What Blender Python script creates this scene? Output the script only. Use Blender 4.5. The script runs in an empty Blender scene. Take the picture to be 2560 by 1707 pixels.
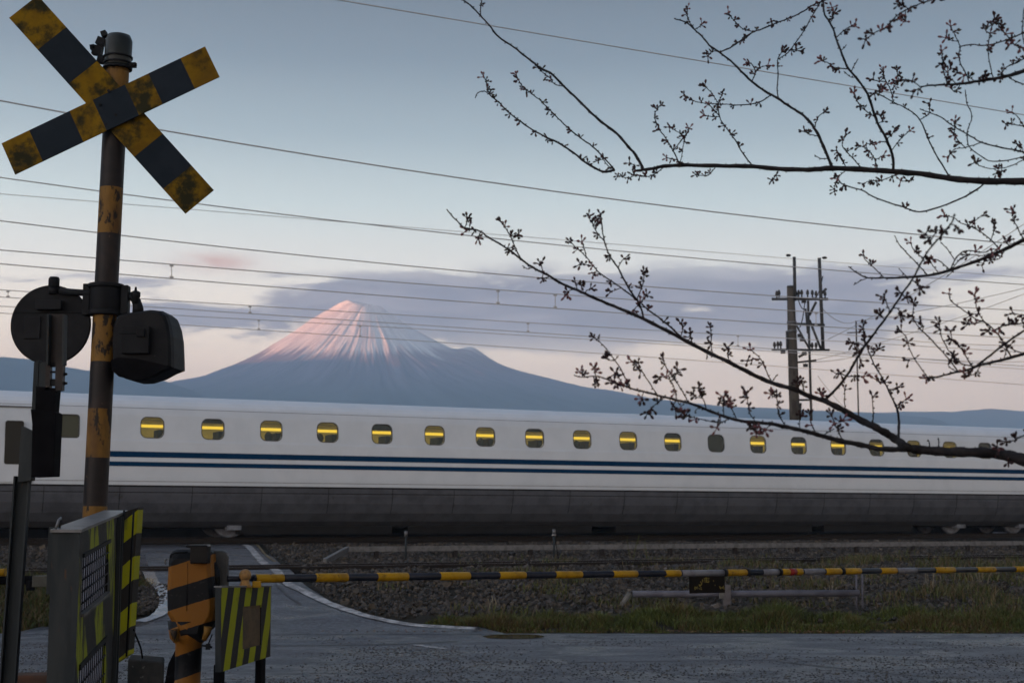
import bpy, math, random
import numpy as np
from mathutils import Vector, Matrix, noise as mnoise

SC = bpy.context.scene
COL = SC.collection
R = math.radians
rnd = random.Random(7)

# ------------------------------------------------------------------ camera
FPX = 3600.0                     # focal length in pixels of the 2560 px wide photograph
CX, CY, EYE = 1280.0, 853.5, 1.35
PITCH = math.atan(447.0 / FPX)
cam_d = bpy.data.cameras.new("camera")
cam_d.sensor_width = 36.0
cam_d.lens = 36.0 * FPX / 2560.0
cam_d.clip_start = 0.1
cam_d.clip_end = 30000.0
cam_d.dof.use_dof = True
cam_d.dof.focus_distance = 9.0
cam_d.dof.aperture_fstop = 5.6
cam = bpy.data.objects.new("camera", cam_d)
COL.objects.link(cam)
cam.location = (0, 0, EYE)
cam.rotation_euler = (R(90) + PITCH, 0, 0)
SC.camera = cam

# ------------------------------------------------------------------ colour management
SC.view_settings.view_transform = 'Standard'
SC.view_settings.look = 'None'
SC.view_settings.exposure = 1.75
SC.view_settings.gamma = 1.0
SC.view_settings.use_curve_mapping = False
SC.render.engine = 'CYCLES'
SC.cycles.use_denoising = True
SC.cycles.max_bounces = 6
SC.cycles.volume_bounces = 3
SC.cycles.transparent_max_bounces = 12
SC.cycles.caustics_reflective = False
SC.cycles.caustics_refractive = False

# ------------------------------------------------------------------ sun and sky
SUN_DIR = Vector((-0.90, -0.36, math.tan(R(4.0)))).normalized()      # towards the sun
sun_d = bpy.data.lights.new("sun", 'SUN')
sun_d.energy = 5.0
sun_d.angle = R(0.53)
sun_d.color = (1.0, 0.34, 0.11)
sun = bpy.data.objects.new("sun", sun_d)
COL.objects.link(sun)
sun.rotation_euler = SUN_DIR.to_track_quat('Z', 'Y').to_euler()


EXPO = 2 ** SC.view_settings.exposure


def s2l(c):
    return c / 12.92 if c <= 0.04045 else ((c + 0.055) / 1.055) ** 2.4


def rgb(r, g, b):
    """0-255 display colour to scene radiance at this exposure."""
    return (s2l(r / 255) / EXPO, s2l(g / 255) / EXPO, s2l(b / 255) / EXPO, 1.0)


class NT:
    """small node-tree helper"""
    def __init__(self, tree):
        self.t = tree
        self.n = tree.nodes
        self.l = tree.links

    def node(self, kind, **kw):
        nd = self.n.new(kind)
        for k, v in kw.items():
            setattr(nd, k, v)
        return nd

    def put(self, sock, v):
        if hasattr(v, 'is_output') or isinstance(v, bpy.types.NodeSocket):
            self.l.new(v, sock)
        else:
            sock.default_value = v

    def math(self, op, a, b=0.0, c=0.0, clamp=False):
        nd = self.node('ShaderNodeMath', operation=op, use_clamp=clamp)
        self.put(nd.inputs[0], a)
        self.put(nd.inputs[1], b)
        self.put(nd.inputs[2], c)
        return nd.outputs[0]

    def mix(self, fac, a, b, blend='MIX'):
        nd = self.node('ShaderNodeMix', data_type='RGBA', blend_type=blend)
        self.put(nd.inputs[0], fac)
        self.put(nd.inputs[6], a)
        self.put(nd.inputs[7], b)
        return nd.outputs[2]

    def noise(self, vec, scale=5, detail=4, rough=0.55, dist=0.0):
        nd = self.node('ShaderNodeTexNoise')
        if vec is not None:
            self.l.new(vec, nd.inputs['Vector'])
        nd.inputs['Scale'].default_value = scale
        nd.inputs['Detail'].default_value = detail
        nd.inputs['Roughness'].default_value = rough
        nd.inputs['Distortion'].default_value = dist
        return nd.outputs['Fac']

    def ramp(self, fac, stops, interp='LINEAR'):
        nd = self.node('ShaderNodeValToRGB')
        self.l.new(fac, nd.inputs[0])
        el = nd.color_ramp.elements
        nd.color_ramp.interpolation = interp
        while len(el) < len(stops):
            el.new(0.5)
        for e, (p, c) in zip(el, stops):
            e.position = p
            e.color = c if len(c) == 4 else (*c, 1)
        return nd.outputs[0]

    def smooth(self, v, lo, hi):
        nd = self.node('ShaderNodeMapRange', interpolation_type='SMOOTHSTEP')
        self.put(nd.inputs[0], v)
        nd.inputs[1].default_value = lo
        nd.inputs[2].default_value = hi
        return nd.outputs[0]

    def gauss(self, v, c, w):
        q = self.math('MULTIPLY', self.math('SUBTRACT', v, c), 1.0 / w)
        return self.math('EXPONENT', self.math('MULTIPLY', self.math('MULTIPLY', q, q), -1.0))


world = bpy.data.worlds.new("World")
SC.world = world
world.use_nodes = True
W = NT(world.node_tree)
W.n.clear()
gen = W.node('ShaderNodeNewGeometry').outputs['Incoming']
vneg = W.node('ShaderNodeVectorMath', operation='SCALE')
W.l.new(gen, vneg.inputs[0])
vneg.inputs['Scale'].default_value = -1.0
dirv = vneg.outputs[0]
sep = W.node('ShaderNodeSeparateXYZ')
W.l.new(dirv, sep.inputs[0])
dx, dy, dz = sep.outputs
az = W.math('ARCTAN2', dx, dy)                       # 0 straight ahead, positive to the right
clear = W.ramp(W.math('MAXIMUM', dz, 0.0), [
    (0.000, (0.786, 0.490, 0.317, 1)),
    (0.050, (0.849, 0.557, 0.372, 1)),
    (0.090, (0.795, 0.568, 0.392, 1)),
    (0.130, (0.614, 0.516, 0.397, 1)),
    (0.175, (0.394, 0.392, 0.355, 1)),
    (0.215, (0.243, 0.292, 0.289, 1)),
    (0.260, (0.113, 0.159, 0.177, 1)),
    (0.310, (0.040, 0.072, 0.094, 1)),
    (0.360, (0.012, 0.031, 0.047, 1)),
    (0.500, (0.032, 0.049, 0.075, 1)),
    (1.000, (0.055, 0.077, 0.115, 1))])
# the side the sun rises on is a little warmer and brighter
sunward = W.math('ADD', W.math('MULTIPLY', dx, -0.22), 1.0)
clear = W.mix(1.0, clear, W.node('ShaderNodeCombineXYZ').outputs[0], 'MULTIPLY')
comb = [n for n in W.n if n.bl_idname == 'ShaderNodeCombineXYZ'][0]
W.l.new(W.math('ADD', W.math('MULTIPLY', dx, -0.34), 1.0), comb.inputs[0])
W.l.new(W.math('ADD', W.math('MULTIPLY', dx, -0.26), 1.0), comb.inputs[1])
W.l.new(W.math('ADD', W.math('MULTIPLY', dx, -0.20), 1.0), comb.inputs[2])
# dawn glow round the side of the rising sun (behind and to the left of the camera)
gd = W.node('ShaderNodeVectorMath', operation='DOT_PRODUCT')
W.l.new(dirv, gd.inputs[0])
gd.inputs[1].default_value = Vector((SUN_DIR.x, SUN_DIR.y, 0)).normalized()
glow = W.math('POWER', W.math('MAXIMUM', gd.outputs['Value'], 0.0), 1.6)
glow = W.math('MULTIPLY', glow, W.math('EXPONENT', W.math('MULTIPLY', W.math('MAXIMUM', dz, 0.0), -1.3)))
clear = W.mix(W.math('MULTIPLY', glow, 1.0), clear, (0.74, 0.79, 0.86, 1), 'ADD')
# clouds: flat banks low over the horizon all round
cv = W.node('ShaderNodeCombineXYZ')
W.l.new(W.math('MULTIPLY', az, 7.0), cv.inputs[0])
W.l.new(W.math('MULTIPLY', dz, 26.0), cv.inputs[1])
n1 = W.noise(cv.outputs[0], 1.0, 6, 0.58, 0.35)
cv2 = W.node('ShaderNodeCombineXYZ')
W.l.new(W.math('ADD', W.math('MULTIPLY', az, 11.0), 3.0), cv2.inputs[0])
W.l.new(W.math('MULTIPLY', dz, 60.0), cv2.inputs[1])
n2 = W.noise(cv2.outputs[0], 1.0, 8, 0.62, 1.1)
band = W.math('MULTIPLY', W.smooth(dz, 0.098, 0.135), W.math('SUBTRACT', 1.0, W.smooth(dz, 0.158, 0.190)))
bank = W.math('MULTIPLY', W.gauss(az, 0.06, 0.27), band)
low = W.math('ADD', W.math('MULTIPLY', bank, 0.50), W.math('MULTIPLY', band, 0.10))
cden = W.smooth(W.math('ADD', W.math('ADD', n1, low), W.math('MULTIPLY', W.math('SUBTRACT', n2, 0.5), 0.85)), 0.70, 0.90)
cden = W.math('MULTIPLY', cden, W.math('ADD', W.math('MULTIPLY', band, 0.9), 0.06), clamp=True)
ccol = W.mix(W.smooth(n2, 0.35, 0.7), rgb(92, 112, 150), rgb(164, 166, 188))
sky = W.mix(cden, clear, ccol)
pink = W.math('MULTIPLY', W.math('MULTIPLY', W.gauss(az, -0.205, 0.026), W.gauss(dz, 0.1735, 0.006)), W.smooth(n2, 0.25, 0.6))
sky = W.mix(W.math('MULTIPLY', pink, 0.85, 0, True), sky, rgb(255, 178, 150))
# below the horizon the world is dark earth
sky = W.mix(W.smooth(dz, -0.02, 0.0), rgb(60, 62, 70), sky)
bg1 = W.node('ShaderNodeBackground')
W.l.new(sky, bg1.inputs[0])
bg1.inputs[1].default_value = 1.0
nish = W.node('ShaderNodeTexSky', sky_type='NISHITA')
nish.sun_disc = False
nish.sun_elevation = R(4.0)
nish.sun_rotation = math.atan2(SUN_DIR.x, SUN_DIR.y)
bg2 = W.node('ShaderNodeBackground')
W.l.new(nish.outputs[0], bg2.inputs[0])
bg2.inputs[1].default_value = 0.015
addw = W.node('ShaderNodeAddShader')
W.l.new(bg1.outputs[0], addw.inputs[0])
W.l.new(bg2.outputs[0], addw.inputs[1])
wo = W.node('ShaderNodeOutputWorld')
W.l.new(addw.outputs[0], wo.inputs[0])

# ------------------------------------------------------------------ helpers
CP, SP = math.cos(PITCH), math.sin(PITCH)


def ray(px, py):
    a, b = (px - CX) / FPX, (CY - py) / FPX
    d = Vector((a, CP - SP * b, SP + CP * b))
    return d


def at(px, py, Y):
    """point seen at photo pixel (px,py) that lies Y metres ahead of the camera"""
    d = ray(px, py)
    k = Y / d.y
    return Vector((d.x * k, Y, EYE + d.z * k))


U = Vector((0.899, 0.438, 0.0)).normalized()          # direction of the tracks
N = Vector((-U.y, U.x, 0.0))                          # away from the camera, across the tracks


def vof(x, y):
    return x * N.x + y * N.y


def trk(s, v, z):
    """point s metres along the track, v metres from the camera line across it"""
    return Vector((U.x * s + N.x * v, U.y * s + N.y * v, z))


def sm(t):
    t = min(1.0, max(0.0, t))
    return t * t * (3 - 2 * t)


ROAD_EDGE = 17.7
V_NEAR = vof(-7.82, 22.0)        # near rail
V_TRAIN = vof(-11.02, 31.0)      # near side of the train body


def ground_h(x, y):
    v = vof(x, y)
    d1, d2 = max(0.0, y - ROAD_EDGE), max(0.0, V_NEAR - 0.7 - v)
    if d1 <= 0:
        return 0.0
    t = d1 / (d1 + d2 + 1e-6)
    z = 0.50 * (0.6 * t + 0.4 * sm(t))
    z += 0.24 * sm((v - V_NEAR - 1.0) / (V_TRAIN - V_NEAR - 2.0))
    z -= 0.74 * sm((v - V_TRAIN - 5.0) / 5.0)
    return z


def hit(px, py, off=0.0):
    d = ray(px, py)
    lo = 4.0
    y = lo
    prev = lo
    while y < 60:
        k = y / d.y
        if EYE + d.z * k <= ground_h(d.x * k, y) + off:
            break
        prev = y
        y += 0.25
    a, b = prev, y
    for _ in range(24):
        m = (a + b) / 2
        k = m / d.y
        if EYE + d.z * k <= ground_h(d.x * k, m) + off:
            b = m
        else:
            a = m
    k = b / d.y
    return Vector((d.x * k, b, ground_h(d.x * k, b) + off))


MATS = {}


def mat(name, c1, c2=None, rough=0.7, metal=0.0, scale=8.0, lo=0.4, hi=0.65, bump=0.0, bscale=None,
        spec=None, detail=5, c3=None, s3=30.0, t3=(0.62, 0.7), stretch=None, trans=0.0, emit=None, estr=0.0, rough2=None):
    if name in MATS:
        return MATS[name]
    m = bpy.data.materials.new(name)
    m.use_nodes = True
    t = NT(m.node_tree)
    bs = t.n['Principled BSDF']
    co = t.node('ShaderNodeTexCoord').outputs['Object']
    if stretch:
        mp = t.node('ShaderNodeMapping')
        t.l.new(co, mp.inputs[0])
        mp.inputs['Scale'].default_value = stretch
        co = mp.outputs[0]
    c1 = (*c1, 1) if len(c1) == 3 else c1
    col = None
    if c2 is not None:
        c2 = (*c2, 1) if len(c2) == 3 else c2
        f = t.noise(co, scale, detail, 0.6)
        col = t.mix(t.smooth(f, lo, hi), c1, c2)
    if c3 is not None:
        c3 = (*c3, 1) if len(c3) == 3 else c3
        f3 = t.noise(co, s3, 6, 0.65)
        col = t.mix(t.smooth(f3, *t3), col if col is not None else c1, c3)
    if col is None:
        bs.inputs['Base Color'].default_value = c1
    else:
        t.l.new(col, bs.inputs['Base Color'])
    bs.inputs['Roughness'].default_value = rough
    if rough2 is not None:
        fr = t.noise(co, scale * 0.6, 4, 0.6)
        mr = t.node('ShaderNodeMapRange')
        t.l.new(fr, mr.inputs[0])
        mr.inputs[1].default_value, mr.inputs[2].default_value = 0.35, 0.65
        mr.inputs[3].default_value, mr.inputs[4].default_value = rough, rough2
        t.l.new(mr.outputs[0], bs.inputs['Roughness'])
    bs.inputs['Metallic'].default_value = metal
    bs.inputs['Specular IOR Level'].default_value = 0.18 if spec is None else spec
    if trans:
        bs.inputs['Transmission Weight'].default_value = trans
    if emit:
        bs.inputs['Emission Color'].default_value = (*emit, 1)
        bs.inputs['Emission Strength'].default_value = estr
    if bump:
        fb = t.noise(co, bscale or scale * 4, 6, 0.65)
        bp = t.node('ShaderNodeBump')
        bp.inputs['Strength'].default_value = 1.0
        bp.inputs['Distance'].default_value = bump
        t.l.new(fb, bp.inputs['Height'])
        t.l.new(bp.outputs[0], bs.inputs['Normal'])
    MATS[name] = m
    return m


def attr_mat(name, attr='col', rough=0.8, spec=0.3, translucent=False):
    if name in MATS:
        return MATS[name]
    m = bpy.data.materials.new(name)
    m.use_nodes = True
    t = NT(m.node_tree)
    bs = t.n['Principled BSDF']
    a = t.node('ShaderNodeAttribute', attribute_name=attr)
    t.l.new(a.outputs['Color'], bs.inputs['Base Color'])
    bs.inputs['Roughness'].default_value = rough
    bs.inputs['Specular IOR Level'].default_value = spec
    MATS[name] = m
    return m


def stripe_mat(name, ca, cb, axis, period, duty=0.5, grime=(0.02, 0.02, 0.018), gs=9.0, gl=(0.5, 0.68), rough=0.55,
               wob=0.02, offset=0.0, peel=None):
    """painted warning stripes: axis is the direction (object space) across the stripes"""
    m = bpy.data.materials.new(name)
    m.use_nodes = True
    t = NT(m.node_tree)
    bs = t.n['Principled BSDF']
    co = t.node('ShaderNodeTexCoord').outputs['Object']
    dt = t.node('ShaderNodeVectorMath', operation='DOT_PRODUCT')
    t.l.new(co, dt.inputs[0])
    dt.inputs[1].default_value = axis
    nz = t.noise(co, 6.0, 4, 0.6)
    v = t.math('ADD', dt.outputs['Value'], t.math('MULTIPLY', t.math('SUBTRACT', nz, 0.5), wob * 2))
    fr = t.math('FRACT', t.math('MULTIPLY', t.math('ADD', v, offset + 100 * period), 1.0 / period))
    band_ = t.math('LESS_THAN', fr, duty)
    col = t.mix(band_, (*cb, 1), (*ca, 1))
    mp = t.node('ShaderNodeMapping')
    t.l.new(co, mp.inputs[0])
    mp.inputs['Scale'].default_value = (1.6, 1.6, 0.45)
    g = t.smooth(t.noise(mp.outputs[0], gs, 7, 0.68), *gl)
    col = t.mix(g, col, (*grime, 1))
    g2 = t.smooth(t.noise(co, gs * 7, 5, 0.7), 0.6, 0.72)
    col = t.mix(t.math('MULTIPLY', g2, 0.7), col, (*(peel or (0.05, 0.045, 0.04)), 1))
    t.l.new(col, bs.inputs['Base Color'])
    bs.inputs['Roughness'].default_value = rough
    bs.inputs['Specular IOR Level'].default_value = 0.12
    bp = t.node('ShaderNodeBump')
    bp.inputs['Distance'].default_value = 0.002
    t.l.new(t.noise(co, 60, 4, 0.6), bp.inputs['Height'])
    t.l.new(bp.outputs[0], bs.inputs['Normal'])
    MATS[name] = m
    return m


ROOTS = {}


def base_of(o):
    while o is not None and o.parent is not None:
        o = o.parent
    return ROOTS.get(o.name, Vector((0, 0, 0))) if o is not None else Vector((0, 0, 0))


def tag(o, label=None, cat=None, group=None, kind=None):
    if label:
        o['label'] = label
    if cat:
        o['category'] = cat
    if group:
        o['group'] = group
    if kind:
        o['kind'] = kind
    return o


def thing(name, base, label, cat, group=None):
    o = bpy.data.objects.new(name, None)
    COL.objects.link(o)
    o.location = base
    o.empty_display_size = 0.1
    ROOTS[o.name] = Vector(base)
    return tag(o, label, cat, group)


class MB:
    """collects geometry in world coordinates and links it as one mesh object"""
    def __init__(self):
        self.v, self.f, self.mi, self.sm = [], [], [], []

    def add(self, vs, fs, mi=0, smooth=False):
        b = len(self.v)
        self.v.extend([tuple(p) for p in vs])
        for f in fs:
            self.f.append(tuple(b + i for i in f))
            self.mi.append(mi)
            self.sm.append(smooth)
        return self

    def hexa(self, p, mi=0):
        """8 corners: 0-3 bottom loop, 4-7 top loop"""
        return self.add(p, [(3, 2, 1, 0), (4, 5, 6, 7), (0, 1, 5, 4), (1, 2, 6, 5), (2, 3, 7, 6), (3, 0, 4, 7)], mi)

    def box(self, c, size, ax=None, mi=0, up=None):
        c = Vector(c)
        x = Vector(ax).normalized() if ax is not None else Vector((1, 0, 0))
        z = Vector(up).normalized() if up is not None else Vector((0, 0, 1))
        y = z.cross(x).normalized()
        z = x.cross(y).normalized()
        a, b, d = size[0] / 2, size[1] / 2, size[2] / 2
        ps = [c + x * sx * a + y * sy * b + z * sz * d for sz in (-1, 1) for sx, sy in ((-1, -1), (1, -1), (1, 1), (-1, 1))]
        return self.hexa(ps, mi)

    def tube(self, pts, rad, n=8, mi=0, caps=True, mids=None):
        pts = [Vector(p) for p in pts]
        if not hasattr(rad, '__len__'):
            rad = [rad] * len(pts)
        t0 = (pts[1] - pts[0]).normalized()
        nrm = t0.orthogonal().normalized()
        vs, fs = [], []
        for i, p in enumerate(pts):
            t = (pts[min(i + 1, len(pts) - 1)] - pts[max(i - 1, 0)])
            if t.length < 1e-9:
                t = t0
            t = t.normalized()
            nrm = (nrm - t * nrm.dot(t))
            nrm = nrm.normalized() if nrm.length > 1e-6 else t.orthogonal().normalized()
            bn = t.cross(nrm)
            for k in range(n):
                a = 2 * math.pi * k / n
                vs.append(p + (nrm * math.cos(a) + bn * math.sin(a)) * rad[i])
        for i in range(len(pts) - 1):
            for k in range(n):
                k2 = (k + 1) % n
                fs.append((i * n + k, i * n + k2, (i + 1) * n + k2, (i + 1) * n + k))
        b = len(self.v)
        self.add(vs, fs, mi, True)
        if mids:
            q = len(self.mi) - len(fs)
            for i in range(len(pts) - 1):
                for k in range(n):
                    self.mi[q + i * n + k] = mids[i]
        if caps:
            self.f.append(tuple(b + k for k in range(n - 1, -1, -1)))
            self.mi.append(mids[0] if mids else mi)
            self.sm.append(False)
            e = b + (len(pts) - 1) * n
            self.f.append(tuple(e + k for k in range(n)))
            self.mi.append(mids[-1] if mids else mi)
            self.sm.append(False)
        return self

    def prism(self, outline, axis_v, mi=0, inset=0.0, levels=None):
        """outline: world points (front loop); axis_v: extrusion vector"""
        n = len(outline)
        a = Vector(axis_v)
        c = sum((Vector(p) for p in outline), Vector()) / n
        lv = levels or [(0.0, 1.0), (1.0, 1.0)]
        vs = []
        for k, s in lv:
            for p in outline:
                q = c + (Vector(p) - c) * s
                vs.append(q + a * k)
        fs = [tuple(range(n))]
        for j in range(len(lv) - 1):
            for i in range(n):
                i2 = (i + 1) % n
                fs.append((j * n + i, (j + 1) * n + i, (j + 1) * n + i2, j * n + i2))
        fs.append(tuple((len(lv) - 1) * n + i for i in range(n - 1, -1, -1)))
        return self.add(vs, fs, mi)

    def sphere(self, c, r, nu=10, nv=7, sx=1, sy=1, sz=1, mi=0):
        c = Vector(c)
        vs = [c + Vector((0, 0, r * sz))]
        for i in range(1, nv):
            th = math.pi * i / nv
            for k in range(nu):
                a = 2 * math.pi * k / nu
                vs.append(c + Vector((r * sx * math.sin(th) * math.cos(a), r * sy * math.sin(th) * math.sin(a), r * sz * math.cos(th))))
        vs.append(c - Vector((0, 0, r * sz)))
        fs = [(0, 1 + k, 1 + (k + 1) % nu) for k in range(nu)]
        for i in range(nv - 2):
            for k in range(nu):
                a, b = 1 + i * nu + k, 1 + i * nu + (k + 1) % nu
                fs.append((a, a + nu, b + nu, b))
        l = len(vs) - 1
        fs += [(l, l - nu + (k + 1) % nu, l - nu + k) for k in range(nu)]
        return self.add(vs, fs, mi, True)

    def build(self, name, mats, parent=None, base=None, bevel=0.0):
        if not isinstance(mats, (list, tuple)):
            mats = [mats]
        me = bpy.data.meshes.new(name)
        off = base_of(parent) if parent is not None else Vector(base or (0, 0, 0))
        me.from_pydata([(x - off.x, y - off.y, z - off.z) for x, y, z in self.v], [], self.f)
        for m in mats:
            me.materials.append(m)
        me.polygons.foreach_set('material_index', self.mi)
        me.polygons.foreach_set('use_smooth', self.sm)
        me.update()
        o = bpy.data.objects.new(name, me)
        COL.objects.link(o)
        if parent is not None:
            o.parent = parent
        else:
            o.location = off
            ROOTS[o.name] = off
        if bevel:
            md = o.modifiers.new('bevel', 'BEVEL')
            md.width = bevel
            md.segments = 2
            md.limit_method = 'ANGLE'
            md.angle_limit = R(40)
        return o


def np_mesh(name, verts, faces, mats, cols=None, smooth=False):
    """faces: (n,k) array of equal-sized polygons"""
    me = bpy.data.meshes.new(name)
    nf, k = faces.shape
    me.vertices.add(len(verts))
    me.vertices.foreach_set('co', verts.astype(np.float32).ravel())
    me.loops.add(nf * k)
    me.loops.foreach_set('vertex_index', faces.astype(np.int32).ravel())
    me.polygons.add(nf)
    me.polygons.foreach_set('loop_start', np.arange(0, nf * k, k, dtype=np.int32))
    me.polygons.foreach_set('use_smooth', np.full(nf, smooth))
    if cols is not None:
        a = me.color_attributes.new('col', 'FLOAT_COLOR', 'POINT')
        c4 = np.ones((len(verts), 4), np.float32)
        c4[:, :3] = cols
        a.data.foreach_set('color', c4.ravel())
    for m in (mats if isinstance(mats, (list, tuple)) else [mats]):
        me.materials.append(m)
    me.update(calc_edges=True)
    o = bpy.data.objects.new(name, me)
    COL.objects.link(o)
    return o


def smooth_path(pts, sub=3):
    pts = [Vector(p) for p in pts]
    if len(pts) < 3:
        return [pts[0].lerp(pts[-1], i / sub) for i in range(sub + 1)]
    out = []
    for i in range(len(pts) - 1):
        p0, p1, p2, p3 = pts[max(i - 1, 0)], pts[i], pts[i + 1], pts[min(i + 2, len(pts) - 1)]
        for k in range(sub):
            t = k / sub
            out.append(0.5 * ((2 * p1) + (p2 - p0) * t + (2 * p0 - 5 * p1 + 4 * p2 - p3) * t * t + (3 * p1 - p0 - 3 * p2 + p3) * t ** 3))
    out.append(pts[-1])
    return out


# ------------------------------------------------------------------ materials
M_SOIL = mat('soil', (0.014, 0.012, 0.008), (0.024, 0.020, 0.013), rough=0.95, scale=3, c3=(0.009, 0.009, 0.007), s3=20, spec=0.15, bump=0.02, bscale=12)
M_WALL = mat('gap_shade_concrete', (0.012, 0.012, 0.012), (0.02, 0.02, 0.019), rough=0.9, scale=2)  # kept dark so the gap under the train reads as shade
M_CONC = mat('concrete', (0.07, 0.07, 0.067), (0.11, 0.108, 0.10), rough=0.85, scale=6, c3=(0.05, 0.05, 0.045), s3=18, bump=0.003)
M_STEEL = mat('painted_steel_grey', (0.017, 0.022, 0.025), (0.027, 0.032, 0.034), rough=0.6, spec=0.12, scale=5, c3=(0.06, 0.035, 0.02), s3=14, t3=(0.62, 0.72), bump=0.001, stretch=(2, 2, 0.4))
M_GALV = mat('galvanised_steel', (0.13, 0.135, 0.145), (0.08, 0.085, 0.09), rough=0.42, metal=0.4, scale=9, c3=(0.08, 0.06, 0.045), s3=25)
M_BLACK = mat('black_enamel', (0.006, 0.007, 0.009), (0.011, 0.012, 0.014), rough=0.55, spec=0.08, scale=7, c3=(0.06, 0.06, 0.06), s3=26, t3=(0.72, 0.76), bump=0.0008)
M_DARK = mat('dark_rubber', (0.002, 0.002, 0.003), (0.004, 0.004, 0.005), rough=0.8, spec=0.05, scale=10)
M_YEL = mat('weathered_yellow', (0.150, 0.088, 0.002), (0.095, 0.052, 0.002), rough=0.6, spec=0.06, scale=5, c3=(0.016, 0.015, 0.005), s3=6, t3=(0.44, 0.62), bump=0.001)
M_NAVY = mat('weathered_black_paint', (0.003, 0.008, 0.014), (0.006, 0.011, 0.018), rough=0.6, spec=0.10, scale=6, c3=(0.03, 0.03, 0.03), s3=40, t3=(0.7, 0.76), bump=0.001)
M_POLEY = mat('pole_yellow', (0.150, 0.080, 0.014), (0.085, 0.042, 0.010), rough=0.6, scale=4, c3=(0.012, 0.009, 0.007), s3=9, t3=(0.53, 0.60), bump=0.0015, stretch=(1.5, 1.5, 0.7))
M_POLEB = mat('pole_brown_black', (0.008, 0.007, 0.008), (0.018, 0.013, 0.012), rough=0.45, spec=0.15, scale=6, c3=(0.10, 0.075, 0.05), s3=24, t3=(0.66, 0.74), bump=0.0015)
M_WHITEP = mat('train_white', (0.50, 0.555, 0.61), (0.465, 0.52, 0.575), rough=0.32, scale=1.5, spec=0.4)
M_BLUE = mat('train_blue', (0.0005, 0.028, 0.080), (0.0005, 0.025, 0.070), rough=0.5, scale=2, spec=0.05)
M_SKIRT = mat('train_grey', (0.070, 0.076, 0.090), (0.050, 0.054, 0.065), rough=0.5, scale=2.5, c3=(0.05, 0.05, 0.05), s3=6)
M_UNDER = mat('underframe', (0.004, 0.004, 0.005), (0.008, 0.008, 0.009), rough=0.6, scale=4)
M_BOGIE = mat('bogie_grey', (0.16, 0.18, 0.22), (0.08, 0.09, 0.11), rough=0.5, scale=6)
M_RAIL = mat('rail_steel', (0.012, 0.010, 0.010), (0.020, 0.016, 0.014), rough=0.6, scale=20)
M_RAILTOP = mat('rail_head', (0.12, 0.12, 0.13), (0.07, 0.065, 0.065), rough=0.42, metal=0.7, scale=20)
M_SLEEPER = mat('sleeper_timber', (0.028, 0.022, 0.018), (0.05, 0.04, 0.033), rough=0.85, scale=12, bump=0.003)
M_BARK = mat('cherry_bark', (0.008, 0.0075, 0.009), (0.016, 0.014, 0.015), rough=0.75, scale=30, c3=(0.035, 0.033, 0.03), s3=80, t3=(0.62, 0.7), bump=0.002, bscale=150)
M_BUD = mat('cherry_bud', (0.020, 0.011, 0.012), (0.060, 0.022, 0.026), rough=0.7, scale=25, lo=0.45, hi=0.6, c3=(0.030, 0.034, 0.012), s3=40, t3=(0.55, 0.62))
M_WIRE = mat('wire', (0.38, 0.40, 0.41), rough=0.5)
M_ORANGE_ST = stripe_mat('machine_orange_stripes', (0.16, 0.068, 0.010), (0.004, 0.005, 0.007), (0.30, 0.0, -1.0), 0.30, 0.52, gs=5, gl=(0.60, 0.80), wob=0.010, offset=0.18)
M_PANEL_ST = stripe_mat('panel_lime_stripes', (0.20, 0.23, 0.002), (0.012, 0.013, 0.013), (0.0, 0.75, 0.62), 0.55, 0.50, gs=7, gl=(0.46, 0.60), wob=0.02, offset=0.05)
M_PANEL_ST2 = stripe_mat('panel_upright_stripes', (0.25, 0.255, 0.002), (0.013, 0.012, 0.011), (-1.0, 0.0, 0.95), 0.24, 0.50, gs=6, gl=(0.55, 0.68), wob=0.006, offset=0.02)
M_SMALL_ST = stripe_mat('small_guard_stripes', (0.20, 0.225, 0.002), (0.014, 0.014, 0.014), (0.29, 0.96, -0.30), 0.19, 0.50, gs=8, gl=(0.55, 0.70), wob=0.008)
M_LINE = mat('road_paint_white', (0.42, 0.42, 0.42), (0.16, 0.16, 0.165), rough=0.6, scale=6, lo=0.38, hi=0.6, c3=(0.05, 0.05, 0.055), s3=60, t3=(0.55, 0.62))

# asphalt with worn aggregate, damp sheen and old patching
m = bpy.data.materials.new('asphalt')
m.use_nodes = True
t = NT(m.node_tree)
bs = t.n['Principled BSDF']
co = t.node('ShaderNodeTexCoord').outputs['Object']
grain = t.noise(co, 17, 7, 0.9)
patch = t.noise(co, 0.9, 5, 0.6, 0.4)
st = t.node('ShaderNodeMapping')
t.l.new(co, st.inputs[0])
st.inputs['Scale'].default_value = (0.5, 1.3, 1)
streak = t.noise(st.outputs[0], 1.6, 6, 0.62)
col = t.mix(t.smooth(grain, 0.42, 0.60), (0.006, 0.007, 0.010, 1), (0.095, 0.103, 0.124, 1))
col = t.mix(t.math('MULTIPLY', t.smooth(patch, 0.47, 0.56), 0.6), col, (0.022, 0.024, 0.029, 1))
col = t.mix(t.math('MULTIPLY', t.smooth(streak, 0.52, 0.66), 0.16), col, (0.12, 0.125, 0.14, 1))
t.l.new(col, bs.inputs['Base Color'])
rr = t.node('ShaderNodeMapRange')
t.l.new(streak, rr.inputs[0])
rr.inputs[1].default_value, rr.inputs[2].default_value = 0.35, 0.65
rr.inputs[3].default_value, rr.inputs[4].default_value = 0.62, 0.40
wet = t.smooth(patch, 0.50, 0.60)
rw = t.math('SUBTRACT', rr.outputs[0], t.math('MULTIPLY', wet, 0.20))
t.l.new(rw, bs.inputs['Roughness'])
bs.inputs['Specular IOR Level'].default_value = 0.5
bp = t.node('ShaderNodeBump')
bp.inputs['Distance'].default_value = 0.014
t.l.new(t.noise(co, 34, 4, 0.8), bp.inputs['Height'])
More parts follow.
